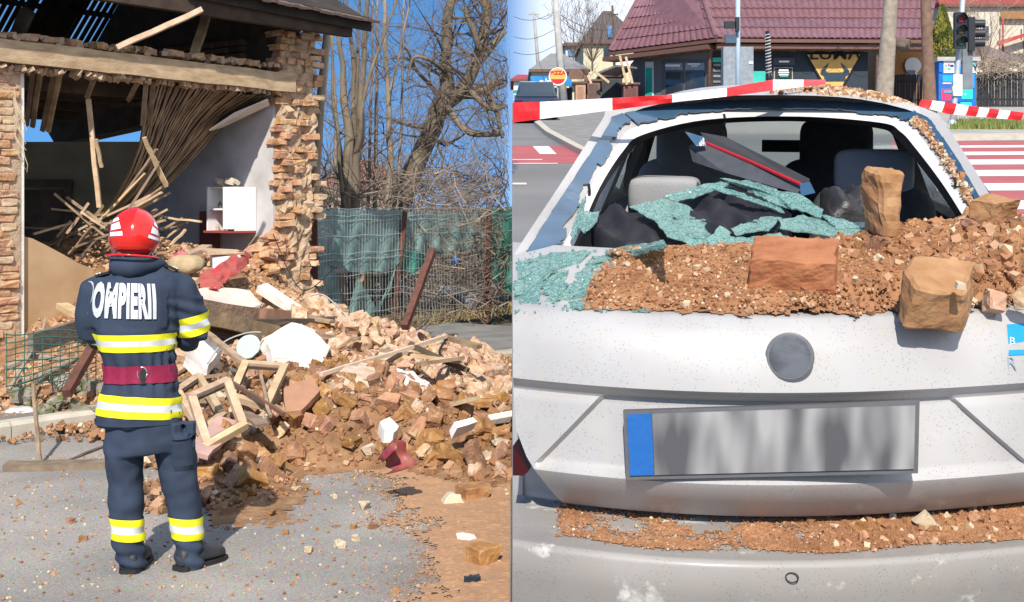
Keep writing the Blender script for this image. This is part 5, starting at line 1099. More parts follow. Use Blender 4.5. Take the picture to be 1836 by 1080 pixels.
M_GLAZE = mat('window_glass', (.75, .82, .8), .03, var=0, bump=0, trans=.95, spec=.5)
car = thing('car', 'dusty white hatchback with smashed rear window loaded with brick rubble', 'car', (0, 0, 0), None, MC @ Matrix.Translation((0, 2.5, 0)))
CO = Vector((0, 2.5, 0))
def cpart(nm, g, m, parent=None, smooth=False, label=None):
    for i in range(len(g.v)): g.v[i] = Vector(g.v[i]) - CO
    return part(nm, g, m, parent or car, smooth=smooth, local=True, label=label)
UL, UR = -.462, .62                       # how far the body reaches to its left and right
XC = 1385
def bowf(u): return .17 * u + .5 * u * u
def row(y, v, xl=919.5, xr=1990, n=36, rec=False):
    """one cross line of the tail: through the survey height y at the middle, bowed forward to the sides"""
    c = cp(XC, y, v); out = []
    xs_ = [xl + (xr - xl) * i / n for i in range(n + 1)]
    if rec:                                  # columns follow the two slanting edges of the plate recess
        ra = max(xl + 12, float(np.interp(y, [720, 868], [1085, 958]))); rb = float(np.interp(y, [720, 868], [1700, 1850]))
        xs_ = list(np.linspace(xl, ra - 7, 14)) + [ra, ra + 7] + list(np.linspace(ra + 40, rb - 40, 40)) + [rb - 7, rb] + list(np.linspace(rb + 7, xr, 14))
    for x in xs_:
        x = float(x); q = cp(x, y, v); u = q.x; vv = v + bowf(u)
        if rec and 720 < y < 869:
            k_ = float(np.interp(y, [720, 735, 855, 869], [.35, 1, 1, .15]))
            vv += .017 * k_ * max(0, min(1, (x - ra) / 14 + .5)) * max(0, min(1, (rb - x) / 14 + .5))
        out.append(Vector((u / v * vv, vv, c.z)))
    return out
# bumper
g = MB()
for y0 in (0,):
    prof = [(1250, 2.42), (1150, 2.375), (1075, 2.355), (1022, 2.35), (1010, 2.356), (1005, 2.368), (1001, 2.39), (975, 2.455), (950, 2.52), (936, 2.56), (925, 2.585)]
    g.grid([row(y, v) for y, v in prof])
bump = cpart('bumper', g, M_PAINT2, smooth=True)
bvb = BVHTree.FromPolygons([v.co + CO for v in bump.data.vertices], [tuple(p.vertices) for p in bump.data.polygons]); o_ = Vector((0, 0, CARH)); d_ = (cp(1420, 1035, 1) - o_).normalized(); q = bvb.ray_cast(o_, d_, 8)[0]; g = MB(); g.tube([q + Vector((.011 * math.cos(t), -.003, .009 * math.sin(t))) for t in [k * math.pi / 8 for k in range(17)]], .0012, 4); cpart('sensor', g, M_GASK, bump)
# tailgate
def lid_l(y): return float(np.interp(y, [440, 560, 700, 800, 850, 872, 905, 927], [919.5, 919.5, 919.5, 925, 944, 958, 985, 1008]))
prof = [(927, 2.545), (905, 2.50), (880, 2.468), (871, 2.462), (867, 2.464), (855, 2.466), (800, 2.478), (738, 2.494), (724, 2.503), (716, 2.499), (711, 2.490), (705, 2.483), (640, 2.50), (595, 2.525), (574, 2.548), (566, 2.575), (556, 2.625), (500, 2.80), (452, 3.0)]
prof = [p for p in prof if not 724 < p[0] < 867] + [(y, float(np.interp(y, [724, 738, 800, 855, 867], [2.503, 2.494, 2.478, 2.466, 2.464]))) for y in range(728, 867, 6)]; prof.sort(key=lambda p: -p[0])
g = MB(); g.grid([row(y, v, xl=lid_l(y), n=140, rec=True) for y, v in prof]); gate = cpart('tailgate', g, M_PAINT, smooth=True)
md = gate.modifiers.new('sharp', 'EDGE_SPLIT'); md.split_angle = R(38)
# shell behind the tailgate, side panels, sill
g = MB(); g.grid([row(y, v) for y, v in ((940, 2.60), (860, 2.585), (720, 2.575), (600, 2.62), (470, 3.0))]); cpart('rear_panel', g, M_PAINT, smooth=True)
SECV = [2.62, 2.7, 2.85, 3.1, 3.6, 4.4, 5.2, 6.0, 6.5, 6.65]
def body_l(v): return float(np.interp(v, [2.4, 3.0, 3.6, 5.2, 6.3, 6.65], [-.455, -.545, -.60, -.62, -.60, -.45]))
def body_r(v): return float(np.interp(v, [2.4, 3.0, 3.6, 5.2, 6.3, 6.65], [.615, .64, .66, .66, .64, .5]))
def belt(v): return float(np.interp(v, [2.4, 2.6, 3.0, 5.0, 6.0, 6.65], [.62, 1.0, 1.085, 1.02, .92, .72]))
for nm, fn, sg in (('left_side', body_l, -1), ('right_side', body_r, 1)):
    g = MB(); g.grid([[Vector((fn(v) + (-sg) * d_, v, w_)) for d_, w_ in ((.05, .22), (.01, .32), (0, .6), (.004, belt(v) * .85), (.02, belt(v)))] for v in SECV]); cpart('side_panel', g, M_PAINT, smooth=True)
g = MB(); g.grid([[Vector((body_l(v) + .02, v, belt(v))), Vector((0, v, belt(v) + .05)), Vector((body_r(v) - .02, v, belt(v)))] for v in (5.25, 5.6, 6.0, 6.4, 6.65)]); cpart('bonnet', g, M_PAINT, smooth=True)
g = MB(); g.grid([[Vector((x, 6.66, z)) for x in (-.45, 0, .5)] for z in (.25, .5, .72)]); cpart('front_bumper', g, M_PAINT)
g = MB(); g.span(-.52, .6, 2.62, 6.5, .22, .25); cpart('floor', g, M_BLACK)
for su, nm in ((-.42, 'l'), (.55, 'r')):
    for v in (3.05, 5.75):
        g = MB(); g.lathe([(.18, -.09), (.29, -.09), (.31, -.06), (.31, .06), (.29, .09), (.18, .09)], (su, v, .31), (1, 0, 0), 24); wh = cpart('wheel', g, M_BLACK, smooth=True)
        g = MB(); g.lathe([(.02, -.07), (.18, -.07), (.18, .07), (.02, .07)], (su, v, .31), (1, 0, 0), 16); cpart('rim', g, mat('alloy', (.5, .5, .5), .3, metal=.8), wh)
# tail lamp tip at the left edge
g = MB(); P = [cp(x, y, 2.505) for x, y in ((919.5, 800), (928, 812), (947, 846), (940, 853), (919.5, 853))]; g.prism(P, (0, .06, 0)); cpart('tail_lamp', g, mat('dark_red_lens', (.045, .002, .004), .2, var=.1, coat=.3))
M_GATEBVH = BVHTree.FromPolygons([v.co + CO for v in gate.data.vertices], [tuple(p.vertices) for p in gate.data.polygons])
# number plate, emblem, sticker, badge
def tail_pt(x, y, off=.004):
    """a point on the tailgate skin"""
    o = Vector((0, 0, CARH)); d = (cp(x, y, 1.0) - o).normalized(); h_ = M_GATEBVH.ray_cast(o, d, 8); return o + d * ((h_[3] if h_[0] is not None else 2.6) - off)
pa = [cp(1117, 737, 2.445), cp(1649, 720, 2.51), cp(1646, 849, 2.495), cp(1123, 861, 2.43)]
def lerp2(u, v): return pa[0].lerp(pa[1], u).lerp(pa[3].lerp(pa[2], u), v)
g = MB(); g.prism([lerp2(*q) for q in ((0, 0), (1, 0), (1, 1), (0, 1))], (0, .012, 0)); holder = cpart('plate_holder', g, mat('plate_grey', (.10, .10, .105), .5, var=.1), gate)
def build_plate(N, L, co, b):                   # unreadable characters: soft dark marks
    mp = N.new('ShaderNodeMapping'); mp.inputs['Scale'].default_value = (15, 1, 4); L(co, mp.inputs[0])
    n1 = N.new('ShaderNodeTexNoise'); n1.inputs['Scale'].default_value = 1.0; n1.inputs['Detail'].default_value = 1.5; L(mp.outputs[0], n1.inputs[0])
    r = N.new('ShaderNodeValToRGB'); r.color_ramp.elements[0].position = .4; r.color_ramp.elements[1].position = .62; r.color_ramp.elements[0].color = (.07, .07, .075, 1); r.color_ramp.elements[1].color = (.30, .295, .29, 1)
    L(n1.outputs[0], r.inputs[0]); L(r.outputs[0], b.inputs['Base Color'])
g = MB(); off = Vector((0, -.004, 0)); g.prism([lerp2(*q) + off for q in ((.10, .05), (.985, .05), (.985, .93), (.10, .93))], (0, .003, 0)); cpart('number_plate', g, tex_mat('plate_print', build_plate, .45), holder)
g = MB(); g.prism([lerp2(*q) + off for q in ((.014, .05), (.098, .05), (.098, .93), (.014, .93))], (0, .003, 0)); cpart('country_band', g, mat('euro_blue', (.01, .10, .34), .45, var=.05), holder)
mat('chrome', (.55, .56, .58), .25, metal=.8)
c = tail_pt(1416, 640, .004); g = MB(); nrm = Vector((0, -1, .18)); g.lathe([(.045, 0), (.045, .003), (.041, .005), (.002, .005)], c, nrm, 32); em = cpart('emblem', g, mat('emblem_rim', (.12, .125, .135), .5), gate, smooth=False)
g = MB(); g.lathe([(.038, 0), (.038, .0055), (.002, .0065)], c, nrm, 32); cpart('emblem_face', g, mat('emblem_dark', (.04, .045, .055), .5, col2=(.10, .108, .125), scale=14, thr=(.4, .6)), em, smooth=False)
g = MB(); sp = [(1806, 582), (1842, 580), (1842, 636), (1809, 637)]; g.prism([tail_pt(x, y, .0025) for x, y in sp], (0, .002, 0)); stk = cpart('sticker', g, mat('sticker_blue', (.01, .27, .62), .5, var=.03), gate)
def tail_text(body, x, y, size, m, parent, nm, depth=.004):
    me = text_mesh(body, size, 0.0); o = tail_pt(x, y, depth); n_ = Vector((.1, -1, .2)).normalized(); xx = Vector((1, .1, 0)).normalized(); zz = xx.cross(n_).normalized() * -1
    if zz.z < 0: zz = -zz
    MM = Matrix((xx, zz, xx.cross(zz))).transposed().to_4x4(); me.transform(Matrix.Translation(o - CO) @ MM); me.materials.clear(); me.materials.append(m)
    o_ = bpy.data.objects.new(nm, me); link(o_, parent); md = o_.modifiers.new('t', 'SOLIDIFY'); md.thickness = .001; return o_
tail_text('B', 1815, 612, .02, M_WHITEP, stk, 'sticker_letter')
tail_text('R', 1814, 652, .034, MATS['chrome'], gate, 'badge')
# greenhouse: rear opening as nested rings
def gv(y): return float(np.interp(y, [140, 205, 440, 480], [3.95, 3.70, 3.0, 2.93]))
def ring(pts, dv=0.0, n=64):
    P = [cp(x, y, gv(y) + dv) for x, y in pts]; Q = []
    for i in range(len(P) - 1):
        for k in range(6):
            f = k / 6; p0, p1, p2, p3 = P[max(i - 1, 0)], P[i], P[i + 1], P[min(i + 2, len(P) - 1)]
            Q.append(.5 * ((2 * p1) + (-p0 + p2) * f + (2 * p0 - 5 * p1 + 4 * p2 - p3) * f * f + (-p0 + 3 * p1 - 3 * p2 + p3) * f ** 3))
    Q.append(P[-1]); return Q
RA = [(921, 462), (932, 440), (1005, 330), (1078, 218), (1100, 196), (1240, 176), (1430, 170), (1600, 182), (1672, 200), (1694, 222), (1745, 300), (1800, 392), (1830, 440)]
RB = [(940, 462), (950, 440), (1022, 332), (1090, 228), (1112, 206), (1245, 186), (1430, 180), (1595, 192), (1655, 208), (1678, 230), (1728, 305), (1775, 392), (1800, 440)]
RC = [(1002, 452), (1018, 425), (1062, 330), (1108, 258), (1140, 228), (1260, 204), (1430, 198), (1585, 208), (1632, 224), (1656, 252), (1702, 318), (1752, 402), (1775, 440)]
RD = [(1022, 452), (1036, 425), (1076, 335), (1118, 270), (1152, 242), (1265, 215), (1430, 209), (1578, 220), (1614, 236), (1640, 264), (1690, 330), (1738, 406), (1760, 440)]
RE = [(1030, 452), (1044, 425), (1083, 338), (1126, 278), (1160, 250), (1268, 224), (1430, 218), (1572, 230), (1604, 246), (1630, 274), (1680, 338), (1728, 410), (1750, 440)]
A_, B_, C_, D_, E_ = ring(RA), ring(RB, .02), ring(RC, .05), ring(RD, .06), ring(RE, .12)
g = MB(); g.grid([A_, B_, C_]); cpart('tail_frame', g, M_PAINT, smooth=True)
g = MB(); g.grid([C_, D_]); cpart('inner_flange', g, M_TRIMW, smooth=True)
g = MB(); n_ = len(D_); g.grid([D_, E_]); cpart('rubber_seal', g, M_GASK, smooth=True)
# headlining + roof skin + rails
def roof_line(v, dz=0.0):
    k = (v - 3.62) / 2.0; ul = float(np.interp(v, [3.55, 3.8, 4.6, 5.6], [-.455, -.47, -.49, -.44])); ur = -ul
    cx = cp(XC, 180, v).x; out = []
    for i in range(17):
        t = -1 + 2 * i / 16; u = cx + (ul if t < 0 else ur) * abs(t); z = 1.365 + .085 * (1 - abs(t) ** 3.0) + float(np.interp(v, [3.55, 4.0, 4.7, 5.4], [-.005, .02, .03, -.02])); out.append(Vector((u, v, z + dz)))
    return out
rl = [A_[i] for i in range(len(A_)) if 4 * 6 <= i <= 8 * 6]
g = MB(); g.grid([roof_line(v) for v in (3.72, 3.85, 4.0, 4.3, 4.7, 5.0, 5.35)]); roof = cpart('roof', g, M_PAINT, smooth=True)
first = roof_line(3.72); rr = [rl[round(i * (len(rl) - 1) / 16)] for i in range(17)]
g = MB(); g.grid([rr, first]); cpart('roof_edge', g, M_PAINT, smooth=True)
g = MB(); g.grid([roof_line(v, -.035) for v in (3.8, 4.3, 5.0, 5.35)]); cpart('headlining', g, M_TRIM, smooth=True)
nA = len(A_) - 1
for rng, sg in ((range(0, 20), -1), (range(nA - 22, nA + 1), 1)):
    g = MB(); g.grid([[A_[i] for i in rng], [A_[i] + Vector((sg * .004, .12, -.005)) for i in rng], [A_[i] + Vector((sg * -.01, .5, -.015)) for i in rng]]); cpart('quarter_panel', g, M_PAINT, smooth=True)
# side pillars and side windows
for sg, bf in ((-1, body_l), (1, body_r)):
    for nm, (vb, vt, wd) in dict(b_pillar=(4.35, 4.4, .09), a_pillar=(5.5, 5.2, .09)).items():
        cx = cp(XC, 180, vt).x; tp = Vector((cx + sg * .452, vt, 1.36)); bt = Vector((bf(vb) - sg * .03, vb, belt(vb)))
        g = MB(); g.beam(bt, tp, wd, .05, up=(1, 0, 0)); cpart(nm, g, M_TRIM if nm != 'a_pillar' else M_GASK)
    for (v0, v1) in ((3.35, 4.3), (4.45, 5.3)):
        cx = cp(XC, 180, 4.2).x
        g = MB(); tz = lambda v: Vector((cp(XC, 180, v).x + sg * .455, v, 1.35)); bz = lambda v: Vector((bf(v) - sg * .025, v, belt(v)))
        g.prism([bz(v0), bz(v1), tz(min(v1, 5.15)), tz(v0 + .4 if v0 < 4 else v0)], (.004, 0, 0)); cpart('side_window', g, M_GLAZE)
    g = MB(); g.beam(Vector((bf(3.3) - sg * .06, 3.2, belt(3.3) - .06)), Vector((bf(5.3) - sg * .06, 5.3, belt(5.2) - .04)), .09, .16); cpart('door_card', g, M_SEAT)
g = MB(); g.prism([Vector((body_l(5.6) + .05, 5.65, .98)), Vector((body_r(5.6) - .05, 5.65, .98)), Vector((cp(XC, 180, 5.3).x + .43, 5.3, 1.35)), Vector((cp(XC, 180, 5.3).x - .43, 5.3, 1.35))], (0, .005, 0)); cpart('windscreen', g, M_GLAZE)
g = MB(); g.span(-.5, .6, 5.2, 5.6, .5, .97); cpart('dashboard', g, mat('blue_dash', (.05, .10, .17), .5, var=.1), smooth=False)
g = MB(); g.box(cp(1405, 262, 5.1), (.16, .02, .045)); cpart('mirror', g, M_GASK)
# seats
def pad(g, c, size, rx=0.0, rz=0.0, n=3):
    bm = bmesh.new(); bmesh.ops.create_uvsphere(bm, u_segments=28, v_segments=18, radius=1); sq = lambda a: math.copysign(abs(a) ** .38, a)
    for v in bm.verts: v.co = Vector((sq(v.co.x) * size[0] / 2, sq(v.co.y) * size[1] / 2, sq(v.co.z) * size[2] / 2))
    rt = Euler((rx, 0, rz)).to_matrix(); bm.verts.index_update(); g.add([Vector(c) + rt @ v.co for v in bm.verts], [tuple(v.index for v in f.verts) for f in bm.faces]); bm.free()
def seat(nm, x, ytop, v, wd, hrest, m, m2):
    q = cp(x, ytop, v); s = None
    g = MB(); pad(g, (q.x, v, q.z - (.36 if hrest else .28)), (wd, .14, .56), rx=-.12); s = cpart(nm, g, m, smooth=True)
    if hrest:
        g = MB(); pad(g, (q.x, v + .02, q.z - .045), (wd * .62, .1, .13 if hrest < 2 else .2), rx=-.08); cpart('headrest', g, m2, s, smooth=True)
        g = MB()
        for k in (-.06, .06): g.tube([(q.x + k, v, q.z - .08), (q.x + k, v, q.z - .2)], .006, 6)
        cpart('headrest_post', g, MATS['chrome'], s)
seat('front_seat', 1500, 243, 4.75, .40, 2, M_SEAT, M_SEAT); seat('front_seat', 1240, 243, 4.75, .40, 2, M_SEATG, M_SEATG)
seat('rear_seat', 1568, 281, 3.95, .36, 1, M_SEAT, M_SEATG)
g = MB(); q = cp(1192, 316, 3.75); pad(g, (q.x, 3.75, q.z - .05), (.2, .12, .1)); pad(g, (q.x + .02, 3.8, q.z - .32), (.4, .14, .5)); cpart('rear_seat', g, M_SEATG, smooth=True)
g = MB(); g.span(-.45, .5, 3.05, 3.7, .82, .86); cpart('boot_floor', g, M_SEAT)
g = MB(); g.grid([[Vector((u, 2.98, 1.07)) for u in (-.44, 0, .55)], [Vector((u, 3.12, 1.04)) for u in (-.44, 0, .55)], [Vector((u, 3.14, .84)) for u in (-.44, 0, .55)]]); cpart('boot_sill', g, M_GASK)
# antenna with its wound rod
a, b = cp(1379, 148, 4.55), cp(1376, 57, 4.62); g = MB(); g.tube([a, a.lerp(b, .15), b], [.011, .0085, .007], 8); ant = cpart('antenna', g, M_GASK, smooth=True)
g = MB(); g.tube([a.lerp(b, .15 + .8 * t / 90) + Vector((.009 * math.cos(t * .9), .009 * math.sin(t * .9), 0)) for t in range(91)], .0018, 4); cpart('winding', g, M_TRIM, ant)
for x, y in ((1298, 205), (1056, 330), (1710, 318)):
    q = cp(x, y, gv(y) - .0); g = MB(); g.tube([q + Vector((.003 * math.sin(k), -.01 - .004 * (k % 2), -.012 * k * (1 if x < 1200 or x > 1600 else .9))) for k in range(5)], .004, 5); cpart('loose_wire', g, M_GASK)

# remains of the tinted pane glued along the frame
rs = random.Random(4)
def remnant(lo, hi, n_pieces, m, wid=(.5, .95), off=.012):
    """jagged shards bridging ring B and ring C between the ring fractions lo..hi"""
    n2 = len(B_) - 1; g = MB()
    for i in range(n_pieces):
        a0 = lo + (hi - lo) * i / n_pieces; a1 = lo + (hi - lo) * (i + 1) / n_pieces + .003; k0 = rs.uniform(0, .05); pts = []
        def P(t, s): i_ = min(int(t * n2), n2 - 1); f = t * n2 - i_; b_ = B_[i_].lerp(B_[i_ + 1], f); c_ = C_[i_].lerp(C_[i_ + 1], f); return b_.lerp(c_, s) + Vector((0, -off, .004))
        w0, w1 = rs.uniform(*wid), rs.uniform(*wid); up = [P(a0 + (a1 - a0) * k / 5, k0 + rs.uniform(0, .04)) for k in range(6)]; dn = [P(a0 + (a1 - a0) * k / 5, w0 + (w1 - w0) * k / 5 + rs.uniform(-.1, .1)) for k in range(6)]
        g.grid([up, dn]); 
    for i in range(len(g.v)): g.v[i] = g.v[i] - CO
    return g
g = remnant(.03, .335, 9, M_TINT, (.6, 1.0)); sh = part('pane_remnant', g, M_TINT, car, local=True); sh.modifiers.new('t', 'SOLIDIFY').thickness = .004
g = remnant(.34, .68, 16, M_TINT, (.75, 1.0)); sh = part('pane_remnant', g, M_TINT, car, local=True); sh.modifiers.new('t', 'SOLIDIFY').thickness = .004
g = remnant(.68, .96, 9, M_TINT, (.35, .55)); sh = part('pane_remnant', g, M_TINT, car, local=True); sh.modifiers.new('t', 'SOLIDIFY').thickness = .004

# ------------------------------------------------------------------ rubble on the car
def deck_z(u, v):
    ys_ = [2.575, 2.625, 2.80, 3.0]; c = [cp(XC, y, vv).z for y, vv in ((566, 2.575), (556, 2.625), (500, 2.80), (452, 3.0))]; vv = v - bowf(u)
    return float(np.interp(vv, ys_ + [3.3], c + [c[-1]]))
def load_h(u, v):
    """height of the rubble above the tail"""
    q = MC @ Vector((u, v, deck_z(u, v))); x, y = 918 + F * q.x / q.y, 370 + F * (CAMH - q.z) / q.y
    left = float(np.interp(y, [450, 480, 520, 560, 575], [1180, 1060, 1020, 975, 960]))
    k = max(0, min(1, (x - left) / 260)); v0 = 2.575 + bowf(u); f = max(0, min(1, (v - v0) / .12)); vb = float(np.interp(x, [1300, 1500, 1600], [3.04, 3.08, 3.22])); b_ = max(0, min(1, (vb - v) / .14))
    h = (.008 + .018 * k + .065 * max(0, (x - 1440) / 400) + .012 * f) * min(1, f * 1.5 + .25) * b_
    n_ = noise.noise(Vector((u * 7, v * 7, 2))) * .022 + noise.noise(Vector((u * 18, v * 18, 5))) * .010 + noise.noise(Vector((u * 45, v * 45, 8))) * .007 + noise.noise(Vector((u * 110, v * 110, 3))) * .0035
    edge = (x - left) / 40 + 2.5 * noise.noise(Vector((u * 9, v * 9, 11))); fr = (v - v0) / .03 + 1.5 * noise.noise(Vector((u * 22, v * 14, 4))) + .9 * noise.noise(Vector((u * 60, v * 40, 9)))
    return h + n_ * k * .8, min(edge, fr, (vb - v) / .05)
g = MB(); us = np.arange(-.40, .64, .005); vv_ = np.arange(2.52, 3.22, .0055); keep = {}; vs_ = []; fs = []; LH = {}
for i, u in enumerate(us):
    for j, v in enumerate(vv_): LH[i, j] = load_h(float(u), float(v))
for i in range(len(us) - 1):
    for j in range(len(vv_) - 1):
        if LH[i, j][1] > 0:
            f = []
            for a, b in ((i, j), (i + 1, j), (i + 1, j + 1), (i, j + 1)):
                if (a, b) not in keep: keep[a, b] = len(vs_); vs_.append(MC @ Vector((us[a], vv_[b], deck_z(float(us[a]), float(vv_[b])) + max(.002, LH[a, b][0] * min(1, .35 + LH[a, b][1] * .3)))))
                f.append(keep[a, b])
            fs.append(tuple(f))
g.add(vs_, fs); M_LOAD = mat('brick_earth', (.37, .185, .09), .98, col2=(.25, .115, .052), scale=9, bump=.8, bscale=110, bdist=.008)
struct('rubble_load', g, M_LOAD, kind='stuff')
rs = random.Random(9); g = MB(); n = 0
def surf(u, v): return deck_z(u, v) + max(0, load_h(u, v)[0])
M_CR2 = [M_LOAD, M_CR[0], M_CR[2], M_CR[1]]
while n < 9000:
    u, v = rs.uniform(-.36, .63), rs.uniform(2.57, 3.18); h, e = load_h(u, v)
    if e < -.4 or (e < 0 and rs.random() < .8): continue
    r = rs.uniform(.0012, .0042) if rs.random() < .93 else rs.uniform(.004, .009) * (1 + 2.0 * max(0, u))
    g.cur = rs.choice((0, 0, 0, 0, 1, 3)) if rs.random() > .04 else 2; crumb(g, MC @ Vector((u, v, deck_z(u, v) + max(0, h) + r * .2)), r, rs); n += 1
struct('load_crumbs', g, M_CR2, kind='stuff')
for i in range(44):                      # fist-sized pieces towards the right
    u = .1 + .52 * rs.random() ** .6; v = rs.uniform(2.66, 3.15); s_ = rs.uniform(.018, .042) * (.6 if i % 3 == 2 else 1)
    if u < .2 and rs.random() < .5: continue
    inst('stone', chunk_mesh('stone', (s_ * 1.3, s_, s_ * .8), (M_BRICK, M_PINK, M_CR[2])[i % 3], cuts=3, rough=.006, seed=700 + i, bev=.1), MC @ Matrix.Translation((u, v, surf(u, v) + s_ * .2)) @ rrot(rs),
         ('small brown brick fragment in the rubble on the car', 'small pinkish fragment in the rubble on the car', 'small cream stone in the rubble on the car')[i % 3], 'rubble', ('brown fragments on the car', 'pink fragments on the car', 'cream stones on the car')[i % 3])
def car_chunk(name, x, y, v, size, rot, m, label, seed, cuts=1, rough=.006, cat='brick', bev=.04, fine=True):
    me = chunk_mesh(name, size, m, cuts=cuts, rough=0.0, seed=seed, bev=bev)
    bm = bmesh.new(); bm.from_mesh(me); bmesh.ops.triangulate(bm, faces=bm.faces); bmesh.ops.subdivide_edges(bm, edges=bm.edges, cuts=3, use_grid_fill=True)
    for vt in bm.verts: p = vt.co * 30 + Vector((seed, 0, 0)); vt.co += Vector((noise.noise(p), noise.noise(p + Vector((9, 0, 0))), noise.noise(p + Vector((0, 9, 0))))) * rough + Vector((noise.noise(p * 3), noise.noise(p * 3 + Vector((9, 0, 0))), noise.noise(p * 3 + Vector((0, 9, 0))))) * rough * .4
    bm.to_mesh(me); bm.free()
    return inst(name, me, MC @ Matrix.Translation(cp(x, y, v)) @ Euler(rot).to_matrix().to_4x4(), label, cat, None)
M_BRK_R = mat('fresh_red_brick', (.40, .165, .075), .95, col2=(.29, .105, .045), scale=14, bump=.8, bscale=70, bdist=.005)
M_BRK_T = mat('tan_old_brick', (.42, .24, .12), .95, col2=(.30, .15, .065), scale=14, bump=.7, bscale=110, bdist=.003)
car_chunk('brick', 1423, 476, 2.72, (.165, .14, .072), (.22, .03, -.05), M_BRK_R, 'squarish red brick lying flat on the rubble above the emblem', 801, cuts=0)
car_chunk('brick', 1578, 364, 2.93, (.072, .07, .145), (.05, .06, .25), M_BRK_T, 'upright worn tan brick standing in the rubble by the headrest', 802, cuts=1, bev=.1)
car_chunk('brick', 1688, 528, 2.60, (.172, .125, .09), (.42, .1, .35), M_BRK_T, 'large broken brick hanging over the tailgate edge', 812, cuts=2, rough=.005, bev=.07)
car_chunk('brick', 1785, 378, 3.0, (.09, .06, .05), (.2, .1, -.4), M_BRK_T, 'brown brick piece at the foot of the right window pillar', 804, cuts=2)
car_chunk('stone', 1722, 512, 2.50, (.016, .014, .012), (.2, .1, .3), M_CR[2], 'pale pebble resting on the brick at the tailgate edge', 805, cuts=2, rough=.001, cat='stone')
# dust and crumbs on the bumper
SH = [(1001, 2.39), (975, 2.455), (950, 2.52), (936, 2.56), (929, 2.575)]
def shelf_pt(x, s):
    v0 = 2.395 + (2.572 - 2.395) * s; y = float(np.interp(v0, [p[1] for p in SH], [p[0] for p in SH])); c = cp(XC, y, v0); u = cp(x, y, v0).x; vv = v0 + bowf(u)
    return Vector((u / v0 * vv, vv, c.z))
def shelf_d(x, s):
    k = 1.1 * noise.noise(Vector((x * .013, s * 3, 1))) + .8 * noise.noise(Vector((x * .045, s * 9, 6))) + .6 * noise.noise(Vector((x * .14, s * 22, 3)))
    edge = min((x - 1000) / 14, (s - .08 - .05 * math.sin(x * .02)) / .06, (1.0 - s) / .02)
    mid = 1 if x > 1330 else (.9 if abs(s - .2) < .14 or x < 1030 else .28)
    return min(edge, mid + k + (.4 if x > 1480 else 0) - .25)
g = MB(); keep = {}; vs_ = []; fs = []; xs3 = np.arange(985, 1860, 2.2); ss3 = np.linspace(0, 1, 40); SD = {}
for i, x in enumerate(xs3):
    for j, s in enumerate(ss3): SD[i, j] = shelf_d(float(x), float(s))
for i in range(len(xs3) - 1):
    for j in range(len(ss3) - 1):
        if SD[i, j] > .2:
            f = []
            for a, b in ((i, j), (i + 1, j), (i + 1, j + 1), (i, j + 1)):
                if (a, b) not in keep: keep[a, b] = len(vs_); vs_.append(MC @ (shelf_pt(float(xs3[a]), float(ss3[b])) + Vector((0, 0, .0015 + .004 * max(0, min(1.5, SD[a, b])) * (.6 + .8 * noise.noise(Vector((a * .7, b * .7, 0))))))))
                f.append(keep[a, b])
            fs.append(tuple(f))
g.add(vs_, fs); struct('bumper_dust', g, M_LOAD, kind='stuff')
g = MB(); n = 0
while n < 4200:
    x, s = rs.uniform(990, 1836), rs.uniform(.03, 1); d = shelf_d(x, s)
    if d < rs.uniform(-.5, .5): continue
    r = rs.uniform(.0008, .0026) if rs.random() < .93 else rs.uniform(.003, .007) * (1.3 if x > 1450 else .6)
    g.cur = rs.choice((0, 0, 0, 1, 3)) if rs.random() > .05 else 2; crumb(g, MC @ (shelf_pt(x, s) + Vector((0, 0, r * .4 + .002))), r, rs); n += 1
struct('bumper_crumbs', g, M_CR2, kind='stuff')
for i, (x, s, r) in enumerate(((1545, .62, .024), (1548, .35, .018), (1655, .6, .026), (1749, .6, .02), (1697, .78, .014), (1600, .85, .012), (1498, .2, .011), (1632, .3, .01), (1575, .7, .011), (1680, .45, .012))):
    inst('stone', chunk_mesh('stone', (r * 1.4, r, r), (M_BRICK, M_CR[2])[1 if i in (2, 4, 5, 6, 7) else 0], cuts=3, rough=.003, seed=850 + i), MC @ Matrix.Translation(shelf_pt(x, s) + Vector((0, 0, r * .4))) @ rrot(rs), ('small brown brick bit lying on the car bumper', 'small cream stone lying on the car bumper')[1 if i in (2, 4, 5, 6, 7) else 0], 'rubble', ('brown bits on the bumper', 'cream stones on the bumper')[1 if i in (2, 4, 5, 6, 7) else 0])
# dust on the roof and down the right pillar
g = MB()
for i in range(1500):
    v = rs.uniform(3.75, 4.6); L_ = roof_line(v); t = .45 + .5 * rs.random() ** .7; k = t * 16; a = int(k); q = L_[a].lerp(L_[min(a + 1, 16)], k - a)
    if nz((q.x * 8, q.y * 5, 0)) < rs.uniform(-.35, .35): continue
    r = rs.uniform(.002, .009); g.cur = rs.choice((0, 1, 2, 3)); crumb(g, MC @ (q + Vector((0, 0, r * .3))), r, rs)
n2 = len(B_) - 1
for i in range(650):
    t = rs.uniform(.66, .98); i_ = min(int(t * n2), n2 - 1); s = rs.gauss(.66, .13); q = B_[i_].lerp(B_[i_ + 1], t * n2 - i_).lerp(C_[i_].lerp(C_[i_ + 1], t * n2 - i_), s); r = rs.uniform(.0015, .005) if rs.random() < .9 else rs.uniform(.005, .009)
    g.cur = rs.choice((0, 1, 2, 3)); crumb(g, MC @ (q + Vector((0, -.008, .006))), r, rs)
struct('roof_crumbs', g, M_CR2, kind='stuff')

